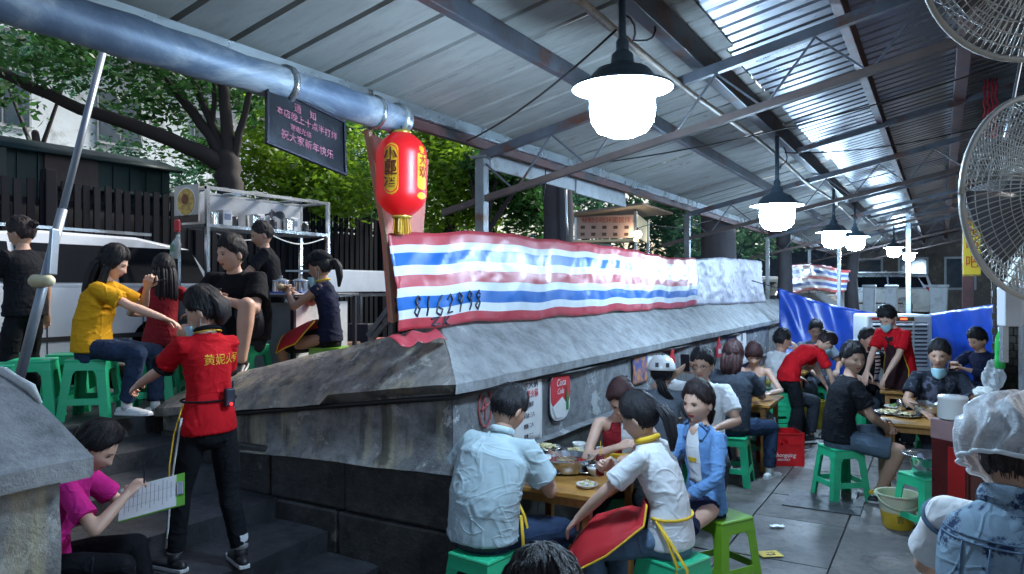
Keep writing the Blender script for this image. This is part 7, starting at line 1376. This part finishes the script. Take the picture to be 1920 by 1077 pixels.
bv = BVHTree.FromPolygons([V(q) for q in v], f)
def seam(p0, p1, n=16, side=-1, off=.003, rad=.0028):
    pts = []
    for k in range(n+1):
        q = V(p0).lerp(V(p1), k/n); loc, nn, _, _ = bv.ray_cast(V((q.x, side*1.0+C['wai'].y, q.z)), V((0, -side, 0)))
        if loc: pts.append(loc+nn*off)
    if len(pts) > 2: MB().tube(pts, rad, 5).build('vest_seam', k_den, r, smooth=True)
zc_ = C['che'].z+.06; seam((-.16, 0, zc_), (.16, 0, zc_)); seam((-.16, 0, zc_-.012), (.16, 0, zc_-.012)); seam((-.07, 0, zc_-.01), (-.055, 0, zc_-.36)); seam((.07, 0, zc_-.01), (.055, 0, zc_-.36)); seam((0, 0, zc_-.01), (0, 0, zc_-.36))
def capf(u, v):
    a = 2*PI*u; t = v*PI*.66; p = V((.145*math.sin(t)*math.sin(a), .165*math.sin(t)*math.cos(a)-.012, .030+.140*math.cos(t))); k = 1+(.07*math.sin(a*13+2*math.sin(t*5))+.05*snoise(np.array([p[:]]), 26, 3)[0])*math.sin(t); return p*k
on_head(C, MB().grid(capf, 96, 30), 'shower_cap', filmmat()); on_head(C, MB().tube([capf(u, 1.0)+V((0, 0, -.004)) for u in np.linspace(0, 1, 60)], .006, 6), 'cap_elastic', m_maskw)
for i, (o1, mt) in enumerate(((0, m_trim), (.035, M('glove_blue', (.02, .06, .4), .5)), (.07, m_trim))):
    s, e, w = C['arm'][0]; p = e.lerp(w, .62+o1*2.2); MB().tube([p, e.lerp(w, .70+o1*2.2)], [.040, .043], 16).build('glove_cuff', mt, r, smooth=True); s, e, w = C['arm'][1]; MB().tube([e.lerp(w, .62+o1*2.2), e.lerp(w, .70+o1*2.2)], [.040, .043], 16).build('glove_cuff', mt, r, smooth=True)
# ------------------------------------------------------------- stools under and around
seatfor(908, 4.05, 0, -38, 'green stool under the man in the pale blue shirt'); seatfor(1262, 3.98, 0, 40, 'green stool under the woman with the red apron'); seatfor(1352, 4.70, 0, 120, 'lime green stool under the woman in the sky blue shirt', 'y', 1.0)
seatfor(1165, 5.15, 0, 172, 'green stool under the drinking diner at the far side of the front table'); seatfor(1040, 1.72, 0, 12, 'green stool under the foreground diner', sc=.72); seatfor(1240, 6.15, 0, -14, 'green stool under the woman in the white helmet'); seatfor(1318, 6.35, 0, 158, 'green stool under the man on the phone')
seatfor(1374, 7.2, 0, -25, 'green stool left of the red crate'); seatfor(1414, 8.2, 0, 160, 'green stool under the bare shouldered woman'); seatfor(1452, 9.2, 0, -78, 'green stool under the man in white in profile', sc=1.04); seatfor(1527, 10.6, 0, 176, 'green stool under the man before the blue tarpaulin', sc=1.08)
seatfor(1576, 6.70, 0, -82, 'green stool standing clear in the aisle under the man in denim shorts'); seatfor(1620, 9.3, 0, 192, 'green stool under the bearded man', sc=1.04); seatfor(1757, 7.2, 0, 166, 'green stool under the smiling man', sc=1.04); seatfor(1853, 9.0, 0, 104, 'green stool under the person in dark clothes', sc=1.12)
q = P(1436, 640, 8.9); stool((q.x+.1, q.y, 0), PSI+R(10), 'stack of tall green stools beside the wall side table, lowest stool'); [stool((q.x+.1, q.y, .06*k), PSI+R(10), 'upper stool in the green stack beside the wall side table, '+['second from the floor', 'third from the floor', 'topmost'][k-1]) for k in (1, 2, 3)]
q = G(1608, 830); stool((q.x+.15, q.y+.9, 0), PSI+R(8), 'empty teal green stool behind the man in denim shorts', sc=(1.1, 1.1, 1.35))
seatfor(172, 5.66, .90, -80, 'green terrace stool under the woman in mustard'); seatfor(303, 6.5, .90, 15, 'green terrace stool under the girl in dull red'); seatfor(458, 6.5, .90, 165, 'green terrace stool under the broad man in black', sc=1.08); seatfor(618, 6.7, .90, 84, 'lime green terrace stool under the capped waitress', 'y')
seatfor(62, 5.55, .90, -70, 'empty green terrace stool nearest the leaning pole'); seatfor(-15, 5.2, .90, -60, 'empty green terrace stool cut by the left edge'); seatfor(132, 6.05, .90, -75, 'empty green terrace stool just behind the mustard woman'); seatfor(285, 6.0, .90, -70, 'empty green terrace stool between the mustard woman and the stairs waitress'); seatfor(20, 6.6, .90, -85, 'farther empty green terrace stool at the far left')
seatfor(395, 6.9, .90, 150, 'empty green terrace stool behind the broad man in black')
# ------------------------------------------------------------- tidy the workbench
for _o in list(TMP.collection.objects): bpy.data.objects.remove(_o)
bpy.data.scenes.remove(TMP)
